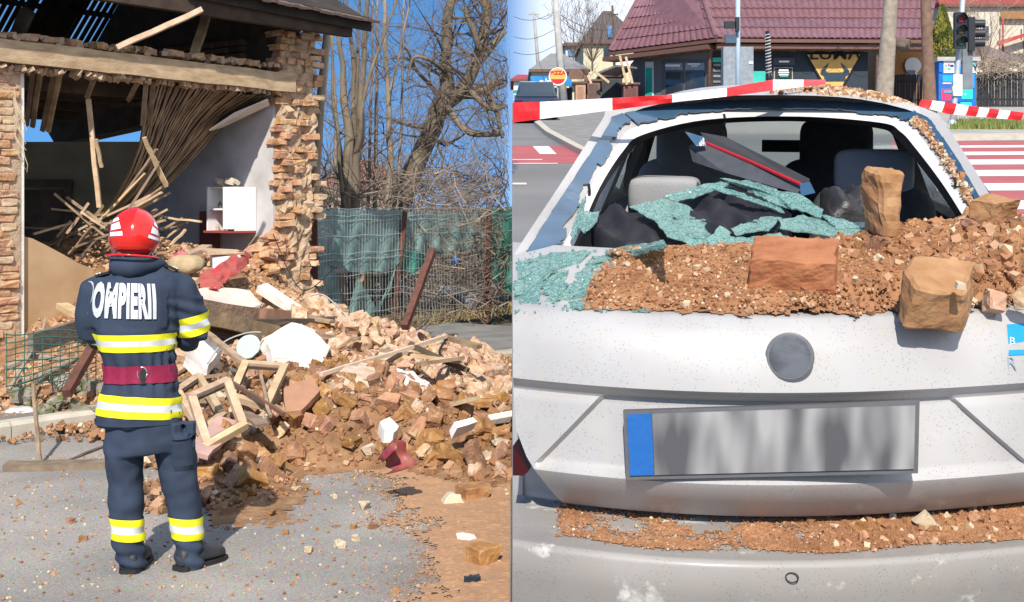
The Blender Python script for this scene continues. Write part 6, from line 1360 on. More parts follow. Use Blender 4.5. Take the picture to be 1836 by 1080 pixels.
# ------------------------------------------------------------------ shattered glass sheets, jacket, parcel shelf
def build_shat(N, L, co, b):
    v = N.new('ShaderNodeTexVoronoi'); v.inputs['Scale'].default_value = 230; L(co, v.inputs[0])
    v2 = N.new('ShaderNodeTexVoronoi'); v2.feature = 'DISTANCE_TO_EDGE'; v2.inputs['Scale'].default_value = 230; L(co, v2.inputs[0])
    r = N.new('ShaderNodeValToRGB'); r.color_ramp.elements[0].color = (.09, .27, .22, 1); r.color_ramp.elements[1].color = (.26, .50, .44, 1)
    sp = N.new('ShaderNodeSeparateColor'); L(v.outputs['Color'], sp.inputs[0]); L(sp.outputs[0], r.inputs[0])
    e = N.new('ShaderNodeMath'); e.operation = 'LESS_THAN'; e.inputs[1].default_value = .05; L(v2.outputs['Distance'], e.inputs[0])
    mx = N.new('ShaderNodeMix'); mx.data_type = 'RGBA'; L(e.outputs[0], mx.inputs[0]); L(r.outputs[0], mx.inputs[6]); mx.inputs[7].default_value = (.48, .66, .62, 1)
    L(mx.outputs[2], b.inputs['Base Color']); b.inputs['Transmission Weight'].default_value = .4; b.inputs['Alpha'].default_value = .78; b.inputs['IOR'].default_value = 1.5
    s1 = N.new('ShaderNodeVectorMath'); s1.operation = 'SUBTRACT'; s1.inputs[1].default_value = (.5, .5, .5); L(v.outputs['Color'], s1.inputs[0])
    s2 = N.new('ShaderNodeVectorMath'); s2.operation = 'SCALE'; s2.inputs['Scale'].default_value = .55; L(s1.outputs[0], s2.inputs[0]); ge = N.new('ShaderNodeNewGeometry')
    s3 = N.new('ShaderNodeVectorMath'); s3.operation = 'ADD'; L(s2.outputs[0], s3.inputs[0]); L(ge.outputs['Normal'], s3.inputs[1]); s4 = N.new('ShaderNodeVectorMath'); s4.operation = 'NORMALIZE'; L(s3.outputs[0], s4.inputs[0]); L(s4.outputs[0], b.inputs['Normal'])
M_SHAT = tex_mat('shattered_glass', build_shat, rough=.12, spec=.7)
def shard(pts, label, group=None, amp=.006, n=10, th=.0022):
    """a limp sheet of crazed glass: outline of (x, y, v), filled as a fan of rings so that it can sag"""
    P = [cp(*p) if p[1] < 445 else tail_pt(p[0], p[1], .012) for p in pts]; Q = []
    for i in range(len(P)):
        a, b = P[i], P[(i + 1) % len(P)]; m_ = max(2, int((b - a).length / .012))
        for k in range(m_): q = a.lerp(b, k / m_); Q.append(q + Vector((rs.uniform(-1, 1), rs.uniform(-1, 1), rs.uniform(-1, 1))) * .0022)
    c = sum(P, Vector()) / len(P); g = MB(); rings = []
    for f in (1.0, .8, .55, .3, .08): rings.append([c.lerp(q, f) + Vector((0, 0, amp * noise.noise(c.lerp(q, f) * 14 + Vector((len(P), 0, 0))))) for q in Q])
    g.loft(rings, caps=False); g.f.append(tuple(len(g.v) - len(Q) + k for k in range(len(Q)))); g.mi.append(0)
    for i in range(len(g.v)): g.v[i] = MC @ g.v[i]
    o = solo('glass_shard', g, M_SHAT, label, 'glass', group); o.modifiers.new('t', 'SOLIDIFY').thickness = th; return o
SHD = [
 ([(1128, 372, 3.12), (1190, 356, 3.2), (1240, 372, 3.2), (1284, 412, 3.05), (1240, 440, 2.95), (1196, 425, 2.98), (1172, 392, 3.05)], 'largest crazed sheet of green glass sagging over the black jacket'),
 ([(1268, 428, 2.92), (1290, 408, 2.97), (1312, 418, 2.97), (1302, 434, 2.92), (1275, 440, 2.9)], 'small folded green glass piece beside the largest glass sheet'),
 ([(1290, 318, 3.3), (1330, 322, 3.3), (1440, 352, 3.15), (1475, 376, 3.08), (1470, 388, 3.05), (1420, 372, 3.1), (1340, 340, 3.25)], 'long bent strip of green glass lying over the parcel shelf'),
 ([(1190, 352, 3.25), (1270, 330, 3.3), (1310, 326, 3.3), (1300, 336, 3.27), (1210, 362, 3.2)], 'narrow curled strip of green glass behind the jacket'),
 ([(1280, 330, 3.28), (1400, 372, 3.12), (1406, 380, 3.1), (1278, 338, 3.26)], 'thin pale glass edge strip across the quilted jacket'),
 ([(1396, 392, 3.05), (1440, 385, 3.08), (1500, 402, 3.03), (1548, 410, 3.0), (1530, 424, 2.96), (1440, 418, 2.97), (1400, 410, 3.0)], 'crumpled green glass sheet in front of the standing brick'),
 ([(1310, 412, 3.0), (1370, 385, 3.1), (1400, 388, 3.08), (1378, 412, 3.0), (1320, 425, 2.96)], 'triangular green glass sheet at the edge of the jacket'),
 ([(1470, 385, 3.07), (1530, 400, 3.03), (1550, 395, 3.03), (1552, 408, 3.0), (1500, 412, 2.99)], 'ragged green glass scrap touching the standing brick'),
 ([(1030, 400, 3.12), (1050, 378, 3.17), (1076, 378, 3.17), (1070, 398, 3.1), (1048, 420, 3.02)], 'green glass piece folded at the left window corner'),
 ([(1100, 447, 2.92), (1190, 434, 2.93), (1196, 446, 2.89), (1120, 462, 2.84), (1086, 458, 2.86)], 'bluish green glass sheet along the lower window edge'),
 ([(940, 495, 2.80), (1000, 460, 2.93), (1052, 448, 2.97), (1048, 460, 2.92), (1010, 480, 2.84), (975, 502, 2.74), (942, 510, 2.72)], 'long green glass band on the white tailgate at the left'),
 ([(940, 466, 2.93), (985, 456, 2.96), (984, 460, 2.94), (942, 474, 2.9)], 'small green glass strip near the left window corner'),
 ([(920.5, 528, 2.68), (950, 515, 2.72), (972, 522, 2.69), (960, 545, 2.63), (922, 558, 2.60)], 'green glass patch at the left edge of the tailgate'),
 ([(1010, 530, 2.66), (1100, 500, 2.74), (1140, 486, 2.78), (1130, 500, 2.73), (1060, 528, 2.655), (1014, 536, 2.64)], 'thin bright green glass ridge beside the rubble on the tailgate'),
 ([(1150, 475, 2.82), (1200, 455, 2.87), (1208, 462, 2.85), (1180, 485, 2.78), (1130, 490, 2.77)], 'green glass scrap overlapping the left tip of the rubble'),
 ([(1020, 540, 2.64), (1055, 535, 2.655), (1058, 550, 2.62), (1040, 557, 2.60), (1022, 550, 2.615)], 'half round green glass piece lying on the brown dust'),
 ([(1133, 540, 2.645), (1168, 535, 2.655), (1172, 548, 2.63), (1162, 560, 2.60), (1135, 558, 2.60)], 'square green glass piece lying on the brown dust'),
 ([(1110, 415 + 35, 2.91), (1060, 460, 2.9), (1048, 475, 2.85), (1090, 470, 2.86)], 'green glass flake between the two long bands'),
 ([(1372, 530, 2.64), (1390, 527, 2.65), (1393, 545, 2.61), (1378, 550, 2.6)], 'small green glass bit in front of the red brick'),
 ([(975, 515, 2.71), (1010, 500, 2.75), (1020, 512, 2.715), (1000, 530, 2.665), (978, 528, 2.67)], 'speckled green glass patch on the white paint'),
 ([(1345, 425, 2.96), (1400, 420, 2.98), (1410, 428, 2.95), (1350, 436, 2.92)], 'blue green glass edge behind the red brick')]
SHD += [([(924, 470, 0), (990, 452, 0), (1060, 449, 0), (1040, 470, 0), (985, 486, 0), (930, 500, 0)], 'wide pale green glass sheet on the tailgate below the left window corner'),
 ([(1060, 470, 0), (1120, 462, 0), (1180, 458, 0), (1150, 478, 0), (1090, 498, 0), (1040, 508, 0), (1030, 492, 0)], 'wide pale green glass sheet beside the tip of the rubble'),
 ([(921, 505, 0), (965, 492, 0), (1020, 482, 0), (1010, 506, 0), (960, 520, 0), (922, 532, 0)], 'pale green glass sheet in the middle of the glass on the tailgate'),
 ([(1000, 512, 0), (1060, 500, 0), (1090, 500, 0), (1060, 520, 0), (1000, 538, 0), (975, 540, 0)], 'pale green glass sheet slipping toward the brown dust'),
 ([(1050, 350, 3.3), (1040, 405, 3.1), (1028, 430, 3.02), (1022, 420, 3.05), (1040, 370, 3.2)], 'narrow green glass sliver hanging on the left window pillar'),
 ([(1230, 425, 2.95), (1330, 428, 2.95), (1400, 424, 2.96), (1380, 438, 2.92), (1290, 444, 2.9), (1235, 440, 2.92)], 'broad green glass fold along the top edge of the rubble'),
 ([(1340, 330, 3.27), (1400, 345, 3.2), (1450, 362, 3.13), (1440, 380, 3.1), (1390, 366, 3.13), (1350, 345, 3.22)], 'wide sagging green glass sheet over the end of the parcel shelf')]
for pts, lb in SHD: shard(pts, lb)
g = MB()
for i in range(380):
    x, y = rs.uniform(925, 1300), rs.uniform(450, 562)
    if (x - 925) / 375 + (y - 450) / 160 > 1.15: continue
    q = tail_pt(x, y, .004); r = rs.uniform(.0015, .004); crumb(g, MC @ (q + Vector((0, .42 * (q.x - .27) ** 2 * 0, .003))), r, rs)
struct('glass_crumbs', g, M_SHAT, kind='stuff')
# jacket
def build_quilt(N, L, co, b):
    b.inputs['Base Color'].default_value = (.018, .017, .022, 1)
    w1 = N.new('ShaderNodeTexWave'); w1.inputs['Scale'].default_value = 5; w1.inputs['Distortion'].default_value = 2.5; w1.inputs['Detail'].default_value = 1; L(co, w1.inputs[0])
    n1 = N.new('ShaderNodeTexNoise'); n1.inputs['Scale'].default_value = 260; L(co, n1.inputs[0])
    ad = N.new('ShaderNodeMath'); ad.operation = 'MULTIPLY_ADD'; ad.inputs[1].default_value = .15; L(n1.outputs[0], ad.inputs[0]); L(w1.outputs[0], ad.inputs[2])
    bp = N.new('ShaderNodeBump'); bp.inputs['Strength'].default_value = .6; bp.inputs['Distance'].default_value = .012; L(ad.outputs[0], bp.inputs['Height']); L(bp.outputs[0], b.inputs['Normal'])
M_QUILT = tex_mat('black_quilt', build_quilt, .7, .3)
def mound(name, pts, m, label, cat, hgt=.06, seed=0, n=26):
    """a lumpy cloth body over an outline of (x, y, v)"""
    P = [cp(p[0], p[1], p[2] + .05) for p in pts]; c = sum(P, Vector()) / len(P); Q = []
    for i in range(len(P)):
        for k in range(5): Q.append(P[i].lerp(P[(i + 1) % len(P)], k / 5))
    g = MB(); rings = []
    for f in (1.0, .96, .86, .72, .55, .36, .18, .05):
        e = math.sqrt(max(0, 1 - f * f)); rings.append([c.lerp(q, f) + Vector((0, -.25 * hgt * e, hgt * e)) + Vector((0, -.4, 1)) * (.016 * noise.noise(c.lerp(q, f) * 22 + Vector((seed, 0, 0))) + .012 * math.sin((c.lerp(q, f).x * 70 + c.lerp(q, f).y * 40) + seed)) * min(1, e * 2) for q in Q])
    rings.insert(0, [q - Vector((0, 0, .05)) for q in Q]); g.loft(rings); g.f.append(tuple(len(g.v) - len(Q) + k for k in range(len(Q)))); g.mi.append(0)
    for i in range(len(g.v)): g.v[i] = MC @ g.v[i]
    return solo(name, g, m, label, cat, smooth=True)
mound('jacket', [(1200, 380, 3.2), (1230, 348, 3.3), (1290, 332, 3.35), (1360, 350, 3.3), (1420, 385, 3.15), (1400, 412, 3.02), (1340, 425, 2.97), (1290, 432, 2.95), (1230, 410, 3.05)], M_QUILT, 'black quilted jacket spread in the open boot under glass', 'jacket', .014, 1)
mound('sleeve', [(1060, 398, 3.12), (1085, 380, 3.18), (1150, 382, 3.18), (1200, 400, 3.1), (1250, 426, 3.0), (1240, 434, 2.98), (1120, 434, 2.98), (1068, 420, 3.03)], M_QUILT, 'black jacket sleeve stuffed by the left window corner', 'sleeve', .016, 6)
mound('bag', [(1470, 350, 3.3), (1530, 342, 3.35), (1552, 350, 3.32), (1550, 385, 3.2), (1490, 384, 3.18)], mat('black_leather', (.03, .028, .028), .4, var=.2, bump=.4, bscale=60), 'crumpled black leather bag between the shelf and the standing brick', 'bag', .018, 3)
# parcel shelf thrown up in the opening
ps = thing('parcel_shelf', 'dark parcel shelf with red lining jammed slanting in the rear window', 'shelf', cw(cp(1330, 330, 3.4)), None, MC @ Matrix.Translation(cp(1330, 330, 3.4)))
def pspart(nm, g, m):
    for i in range(len(g.v)): g.v[i] = Vector(g.v[i]) - cp(1330, 330, 3.4)
    return part(nm, g, m, ps, local=True)
S = lambda *a: cp(*a)
g = MB(); g.prism([S(1235, 262, 3.5), S(1262, 255, 3.5), S(1452, 335, 3.3), S(1440, 350, 3.28), S(1300, 310, 3.4), S(1242, 290, 3.48)], (0, .025, -.004)); pspart('panel', g, mat('shelf_felt', (.055, .06, .07), .85, var=.15, scale=30))
g = MB(); g.prism([S(1256, 238, 3.56), S(1300, 246, 3.56), S(1452, 322, 3.34), S(1448, 334, 3.33), S(1268, 258, 3.53)], (0, .02, 0)); pspart('upper_panel', g, mat('shelf_back', (.035, .035, .04), .8))
g = MB(); g.tube([S(1266, 257, 3.495), S(1350, 292, 3.4), S(1440, 333, 3.29)], .0045, 6); pspart('red_edge', g, mat('red_edge', (.35, .01, .02), .6))
for pts in ([(1228, 236, 3.48), (1262, 246, 3.47), (1266, 262, 3.46), (1248, 262, 3.46)], [(1434, 330, 3.27), (1452, 326, 3.27), (1462, 346, 3.25), (1436, 352, 3.25)]):
    g = MB(); g.prism([S(*p) for p in pts], (0, .006, 0)); pspart('glass_corner', g, M_TINT)
# ================================================================== BARRIER TAPE
def build_tape(N, L, co, b): pass
M_TR = mat('tape_red', (.62, .02, .025), .35, var=.05, bump=.1, bscale=20); M_TW = mat('tape_white', (.74, .74, .76), .35, var=.04, bump=.1, bscale=20)
def tape(name, top, bot, stripes, label, slant=0.0):
    """tape from an upper and a lower edge of (x, y, v) in the car frame; stripes: boundaries in x, red first"""
    xs_ = sorted(set([p[0] for p in top] + [s for s in stripes] + list(range(int(top[0][0]), int(top[-1][0]), 12))))
    tx = lambda P, x, k: float(np.interp(x, [p[0] for p in P], [p[k] for p in P])); g = MB(); red = []
    for s0, s1, r_ in zip(stripes[:-1], stripes[1:], [i % 2 == 0 for i in range(len(stripes))]):
        n_ = max(2, int((s1 - s0) / 10)); up, dn = [], []
        for k in range(n_ + 1):
            x = s0 + (s1 - s0) * k / n_; xb = x - slant
            up.append(MC @ (cp(x, tx(top, x, 1), tx(top, x, 2)))); dn.append(MC @ (cp(xb, tx(bot, xb, 1), tx(bot, xb, 2)) ))
        md_ = [a.lerp(b, .5) + Vector((0, -.004 * math.sin(i * .8), 0)) for i, (a, b) in enumerate(zip(up, dn))]
        g.cur = 0 if r_ else 1; g.grid([up, md_, dn])
    o = solo(name, g, [M_TR, M_TW], label, 'tape', 'red and white barrier tape'); o.modifiers.new('t', 'SOLIDIFY').thickness = .0006; return o
tape('barrier_tape', [(919.5, 184, 3.45), (968, 183, 3.45), (1098, 176, 3.5), (1205, 170, 3.55), (1302, 158, 3.6), (1385, 143, 3.68), (1480, 143, 4.0)],
     [(919.5, 220, 3.45), (968, 214, 3.45), (1098, 198, 3.5), (1205, 184, 3.55), (1305, 173, 3.58), (1388, 162, 3.62), (1480, 151, 3.95)], [919.5, 968, 1098, 1205, 1303, 1386, 1441, 1480], 'red and white barrier tape pulled across the car roof')
tape('barrier_tape', [(1650, 178, 4.1), (1700, 184, 4.15), (1760, 193, 4.2), (1836, 202, 4.3)], [(1630, 188, 4.1), (1668, 196, 4.1), (1700, 205, 4.15), (1760, 210, 4.2), (1836, 217, 4.3)], [1652, 1672, 1694, 1715, 1737, 1756, 1774, 1792, 1812, 1836], 'red and white diagonal barrier tape hanging beside the car toward the kiosk', slant=6)

# ================================================================== SHOP AND HOUSES UP THE STREET
def rz_(x, y): return street(x, y)
M_MAUVE = mat('mauve_tile', (.20, .095, .11), .55, col2=(.15, .07, .08), scale=2.5, bump=.1, rnd=.12)
M_SHOPG = mat('shop_grey', (.15, .155, .165), .8, var=.1, scale=.6); M_SHOPN = mat('shop_navy', (.022, .032, .045), .7, var=.2, scale=.5)
M_GUT = mat('brown_gutter', (.14, .07, .05), .5, var=.1); M_PANE = mat('dark_pane', (.03, .045, .06), .08, var=.2, scale=.7, spec=.8, bump=0)
YS = 66.0; sb = at(1135, 165, 71); base_s = road_z(YS) - .3
shop = thing('shop', 'dark grey corner shop with mauve tiled hip roof and triangular sign', 'shop', Vector((at(1300, 100, YS).x, YS, base_s)))
A0 = at(1136, 100, 71.5); A1 = at(1278, 100, YS); A2 = at(1556, 100, 66.5); A3 = Vector((A2.x, 78, 0)); A4 = Vector((A0.x, 78, 0))
def zy(y, Y): return CAMH - (y - 370) / F * Y
z_e0, z_e1 = zy(100, 71.5), zy(72, YS)
def wallp(P, Q, z0, z1, m, nm, th=.3):
    d = (Q - P); n_ = Vector((d.y, -d.x, 0)).normalized(); g = MB(); a, b = Vector((P.x, P.y, 0)), Vector((Q.x, Q.y, 0))
    g.hexa([a + Vector((0, 0, z0)), b + Vector((0, 0, z0)), b - n_ * th + Vector((0, 0, z0)), a - n_ * th + Vector((0, 0, z0)), a + Vector((0, 0, z1)), b + Vector((0, 0, z1)), b - n_ * th + Vector((0, 0, z1)), a - n_ * th + Vector((0, 0, z1))]); return part(nm, g, m, shop)
EZ = zy(66, YS)
wl = wallp(A0, A1, base_s, EZ, M_SHOPG, 'wall'); wf = wallp(A1, A2, base_s, EZ, M_SHOPN, 'wall')
g = MB(); g.span(A0.x + .4, A2.x, 72, 78, base_s, EZ - .1); part('wall', g, M_SHOPN, shop)
def on_wall(P, Q, Yr, x0, x1, y0, y1, off):
    """rectangle given by survey directions lying on the wall P-Q"""
    d = (Q - P).normalized(); n_ = Vector((d.y, -d.x, 0)); out = []
    for x, y in ((x0, y1), (x1, y1), (x1, y0), (x0, y0)):
        k = (x - 918) / F; t = (k * P.y - P.x) / (d.x - k * d.y); q = P + d * t; out.append(Vector((q.x, q.y, zy(y, q.y))) + n_ * off)
    return out, -n_
def wpatch(P, Q, x0, x1, y0, y1, m, nm, parent, off=.05, th=.06):
    c, n_ = on_wall(P, Q, 0, x0, x1, y0, y1, off); g = MB(); g.prism(c, n_ * th); return part(nm, g, m, parent)
dr = wpatch(A0, A1, 1187, 1271, 108, 182, mat('door_grey', (.10, .105, .11), .6), 'entrance', shop)
for x0, x1 in ((1196, 1226), (1231, 1265)):
    wpatch(A0, A1, x0, x1, 113, 126, mat('transom', (.25, .27, .29), .3), 'transom', dr, .09); wpatch(A0, A1, x0, x1, 130, 182, M_PANE, 'door_pane', dr, .09)
wpatch(A0, A1, 1196, 1222, 116, 120, M_WHITEP, 'door_lettering', dr, .12, .02); wpatch(A0, A1, 1236, 1258, 114, 116.5, M_WHITEP, 'door_lettering', dr, .12, .02); wpatch(A0, A1, 1243, 1253, 118, 120, M_WHITEP, 'door_lettering', dr, .12, .02)
M_TEAL = mat('teal_panel', (.03, .42, .33), .6, var=.15, scale=1.5)
nw = wpatch(A0, A1, 1158, 1172, 111, 182, M_WHITEP, 'narrow_window', shop, .05); wpatch(A0, A1, 1160, 1171, 122, 182, M_TEAL, 'poster', nw, .09)
wpatch(A1, A2, 1276, 1300, 103, 182, M_BLACK, 'menu_board', shop); wpatch(A1, A2, 1277, 1293, 104, 112, M_TEAL, 'menu_header', shop, .1)
for k in range(4): wpatch(A1, A2, 1278, 1291, 115 + k * 10, 119 + k * 10, mat('menu_photo', (.16, .17, .19), .6, var=.3, scale=3), 'menu_photo', shop, .1); wpatch(A1, A2, 1295, 1299, 111 + k * 11, 113 + k * 11, M_CONC, 'menu_price', shop, .1)
wpatch(A1, A2, 1350, 1372, 128, 182, M_TEAL, 'poster', shop)
wpatch(A1, A2, 1386, 1424, 104, 117, mat('panel_navy', (.05, .06, .075), .6), 'notice_board', shop); wpatch(A1, A2, 1396, 1414, 109.5, 112.5, M_WHITEP, 'notice_lettering', shop, .1, .02)
fr_ = wpatch(A1, A2, 1387, 1421, 121, 182, M_CONC, 'menu_frame', shop); wpatch(A1, A2, 1389, 1419, 123, 182, M_BLACK, 'menu_sheet', fr_, .1)
for k, (a, b) in enumerate(((1395, 1412), (1394, 1413), (1395, 1412))): wpatch(A1, A2, a, b, 125.5 + k * 4, 128 + k * 4, M_WHITEP, 'menu_line', fr_, .17, .02)
wpatch(A1, A2, 1397, 1411, 137.5, 139, M_TEAL, 'menu_line', fr_, .17, .02)
# triangular sign
def sgn(x, y, off=.12):
    c, n_ = on_wall(A1, A2, 0, x, x + 1, y, y + 1, off); return c[3]
M_GOLD = mat('sign_ochre', (.62, .36, .10), .6, var=.12, scale=3)
def spoly(pts, off, m, nm, parent, th=.03):
    g = MB(); g.prism([sgn(x, y, off) for x, y in pts], (0, th, 0)); return part(nm, g, m, parent)
M_SBLK = mat('sign_black', (.012, .014, .018), .7)
sg_ = spoly([(1443, 97.5), (1545, 97.5), (1500, 176), (1488, 176)], .10, M_SBLK, 'sign_edge', shop); sgp = spoly([(1446, 98.5), (1541, 98.5), (1498, 172), (1489, 172)], .15, M_GOLD, 'sign_panel', shop)
me = text_mesh('LUMΛ', 1.0, .01, sx=1.05); c = sgn(1495, 99.5, .2); dW = (A2 - A1).normalized(); sc = .72
me.transform(Matrix.Translation(c) @ Matrix((dW, (0, 0, 1), (dW.y, -dW.x, 0))).transposed().to_4x4() @ Matrix.Diagonal((.92, .72, 1, 1))); me.materials.clear(); me.materials.append(M_SBLK); o = part('sign_lettering', me, M_SBLK, shop)
o.modifiers.new('t', 'SOLIDIFY').thickness = .03
spoly([(1485, 113), (1470, 127), (1469, 133), (1476, 137), (1476, 146), (1514, 146), (1514, 137), (1521, 133), (1520, 127), (1505, 113), (1512, 128), (1508, 131), (1482, 131), (1478, 128)], .2, mat('sign_blue', (.02, .045, .07), .7), 'horned_emblem', shop)
# tiled roof: front plane and angled left plane, each made of single pan tiles in courses
def roof_plane(e0, e1, r0, r1, nc, nr, nm, parent):
    g = MB(); g.prism([e0, e1, r1, r0], (0, .05, -.12)); pl = part(nm, g, M_MAUVE, parent); rows_ = []
    prof_ = []; nk = nc * 4
    tile_mb = None
    for j in range(nr):
        g = MB(); t0, t1 = j / nr, (j + 1.06) / nr; ra, rb = [], []
        up = ((r0 - e0).normalized().cross((e1 - e0).normalized())); up = up if up.z > 0 else -up
        for i in range(nk + 1):
            f = i / nk; w_ = .06 * abs(math.sin(math.pi * f * nc)) ; ra.append(e0.lerp(e1, f).lerp(r0.lerp(r1, f), t0) + up * (w_ + .09)); rb.append(e0.lerp(e1, f).lerp(r0.lerp(r1, f), min(1, t1)) + up * (w_ + .03))
        lo = [p - up * .06 for p in ra]; g.grid([lo, ra, rb]); part('tile_course', g, M_MAUVE, pl)
    return pl
e0 = Vector((at(1094, 96, 71).x, 71, zy(94, 71))); e1 = Vector((at(1284, 62, 64.8).x, 64.8, zy(70, 64.8))); e2 = Vector((at(1664, 62, 65.6).x, 65.6, zy(72, 65.6)))
r0_ = Vector((at(1178, -60, 73).x, 73, zy(-60, 73))); r1_ = Vector((at(1240, -60, 72).x, 72, zy(-60, 72))); r2_ = Vector((at(1690, -60, 73).x, 73, zy(-60, 73)))
roof_plane(e0, e1, r0_, r1_, 18, 8, 'left_roof', shop); roof_plane(e1, e2, r1_, r2_, 36, 8, 'front_roof', shop)
for a, b in ((e0, e1), (e1, e2)):
    g = MB(); g.beam(a + Vector((0, -.12, -.1)), b + Vector((0, -.12, -.1)), .16, .16); part('gutter', g, M_GUT, shop); g = MB(); g.beam(a + Vector((0, .5, -.35)), b + Vector((0, .5, -.35)), 1.0, .22); part('soffit', g, M_GUT, shop)
g = MB(); g.tube([e1 + Vector((0, 0, .1)), r1_ + Vector((0, 0, .1))], .14, 8); part('hip_tile', g, M_MAUVE, shop); g = MB(); g.tube([e0 + Vector((0, 0, .08)), r0_ + Vector((0, 0, .08))], .14, 8); part('hip_tile', g, M_MAUVE, shop)
g = MB(); g.tube([at(1300, 66, 64.6), at(1296, 76, 64.8), at(1276, 88, 65.6), at(1273, 100, 65.7), at(1271, 180, 65.7)], .09, 8); part('downpipe', g, M_GUT, shop, smooth=True)
g = MB(); g.tube([at(1508, 72, 65.2), at(1510, 82, 65.6), at(1516, 84, 65.8), at(1560, 86, 65.8), at(1572, 88, 65.8), at(1571, 180, 65.8)], .09, 8); part('downpipe', g, M_GUT, shop, smooth=True)
g = MB(); 
for k in range(16):
    a = at(1140 + k * 33, 84 if k > 4 else 98 - k * 4, 65.2 if k > 4 else 69.5 - k); b = at(1140 + k * 33 + 33, 84 if k > 3 else 98 - k * 4 - 4, 65.2 if k > 4 else 68.5 - k); g.tube([a.lerp(b, t / 8) - Vector((0, 0, .25 * math.sin(t / 8 * math.pi))) for t in range(9)], .012, 4)
part('string_lights', g, M_BLACK, shop)
# wing house right of the shop with solar panel
def house_box(name, label, x0, x1, Y0, dep, ye, yr, wm, rm, ybase=200, hip=.25, group=None, over=6):
    o = thing(name, label, 'house', Vector((at(x0, 0, Y0).x, Y0, road_z(min(Y0, 90)) - .3))); a, b = at(x0, ye, Y0), at(x1, ye, Y0); zb = road_z(min(Y0, 90)) - .5
    g = MB(); g.span(a.x, b.x, Y0, Y0 + dep, zb, a.z); part('wall', g, wm, o)
    ov = over * Y0 / F; zr = zy(yr, Y0 + dep / 2); h_ = hip * (b.x - a.x)
    g = MB(); P = [Vector((a.x - ov, Y0 - ov, a.z)), Vector((b.x + ov, Y0 - ov, a.z)), Vector((b.x + ov, Y0 + dep + ov, a.z)), Vector((a.x - ov, Y0 + dep + ov, a.z)), Vector((a.x + h_, Y0 + dep / 2, zr)), Vector((b.x - h_, Y0 + dep / 2, zr))]
    g.add(P, [(0, 1, 5, 4), (1, 2, 5), (2, 3, 4, 5), (3, 0, 4), (3, 2, 1, 0)]); rf_ = part('roof', g, rm, o)
    g = MB(); g.beam(P[0] + Vector((0, -.05, -.05)), P[1] + Vector((0, -.05, -.05)), .12, .16); part('gutter', g, M_GUT, rf_); return o
def hrect(o, x0, x1, y0, y1, Y, m, nm, th=.08, parent=None):
    g = MB(); g.prism([at(x0, y1, Y), at(x1, y1, Y), at(x1, y0, Y), at(x0, y0, Y)], (0, th, 0)); return part(nm, g, m, parent or o)
def roof_mat(name, c):
    def bld(N, L, co, b):
        w1 = N.new('ShaderNodeTexWave'); w1.inputs['Scale'].default_value = 1.3; w1.bands_direction = 'X'; L(co, w1.inputs[0]); w2 = N.new('ShaderNodeTexWave'); w2.inputs['Scale'].default_value = .9; w2.bands_direction = 'Z'; w2.wave_profile = 'SAW'; L(co, w2.inputs[0])
        ad = N.new('ShaderNodeMath'); L(w1.outputs[0], ad.inputs[0]); L(w2.outputs[0], ad.inputs[1]); bp = N.new('ShaderNodeBump'); bp.inputs['Strength'].default_value = 1; bp.inputs['Distance'].default_value = .12; L(ad.outputs[0], bp.inputs['Height']); L(bp.outputs[0], b.inputs['Normal'])
        n1 = N.new('ShaderNodeTexNoise'); n1.inputs['Scale'].default_value = 1.2; L(co, n1.inputs[0]); r = N.new('ShaderNodeValToRGB'); r.color_ramp.elements[0].color = (*[k * .75 for k in c], 1); r.color_ramp.elements[1].color = (*[k * 1.2 for k in c], 1); L(n1.outputs[0], r.inputs[0]); L(r.outputs[0], b.inputs['Base Color'])
    return tex_mat(name, bld, .75)
h1 = house_box('house', 'orange house with arched window behind the black board fence', 1592, 1690, 74, 8, 72, 5, mat('orange_render', (.5, .24, .09), .9, var=.08), roof_mat('brown_roof', (.19, .12, .11)), hip=.0)
hrect(h1, 1625, 1645, 118, 140, 73.9, M_WHITEP, 'window'); 
g = MB(); g.lathe([(.02, 0), (.45, .0), (.45, .1)], at(1636, 118, 73.92), (0, -1, 0), 20); part('arched_window', g, M_WHITEP, h1)
hrect(h1, 1628, 1641, 126, 140, 73.8, M_PANE, 'pane')
g = MB(); g.prism([at(1606, 30, 75), at(1645, 54, 72.9), at(1612, 54, 72.9)], (0, .05, .12)); o = part('solar_panel', g, mat('solar_blue', (.05, .14, .30), .15, var=.15, spec=.7), h1)
hrect(h1, 1575, 1680, 84, 88, 73.2, M_GUT, 'canopy_edge'); g = MB(); g.beam(at(1590, 80, 72.5), at(1665, 80, 72.5), 1.2, .12); part('canopy', g, mat('grey_canopy', (.2, .19, .18), .8), h1)
h2 = house_box('house', 'cream two storey house with red trimmed balcony behind the traffic lights', 1688, 1850, 84, 10, 10, -60, mat('cream_render', (.56, .50, .40), .9, var=.06), roof_mat('red_roof', (.36, .07, .06)), hip=.2)
for x0, x1, y0, y1 in ((1720, 1745, 40, 66), (1760, 1775, 45, 70)): w_ = hrect(h2, x0, x1, y0, y1, 83.9, M_WHITEP, 'window'); hrect(h2, x0 + 2, x1 - 2, y0 + 2, y1 - 2, 83.8, M_PANE, 'pane', parent=w_)
hrect(h2, 1795, 1850, 20, 34, 83.6, mat('brown_boards', (.3, .15, .06), .8), 'balcony_soffit'); hrect(h2, 1796, 1850, 72, 96, 83.4, mat('balcony_beige', (.5, .44, .35), .9), 'balcony')
for x in (1797, 1836): hrect(h2, x, x + 3, 34, 96, 83.3, mat('red_trim', (.4, .06, .05), .7), 'balcony_post')
g = MB(); g.prism([at(1790, 74, 82.6), at(1850, 56, 82.6), at(1850, 62, 82.6), at(1790, 82, 82.6)], (0, .3, 0)); part('porch_edge', g, MATS['red_trim'], h2)
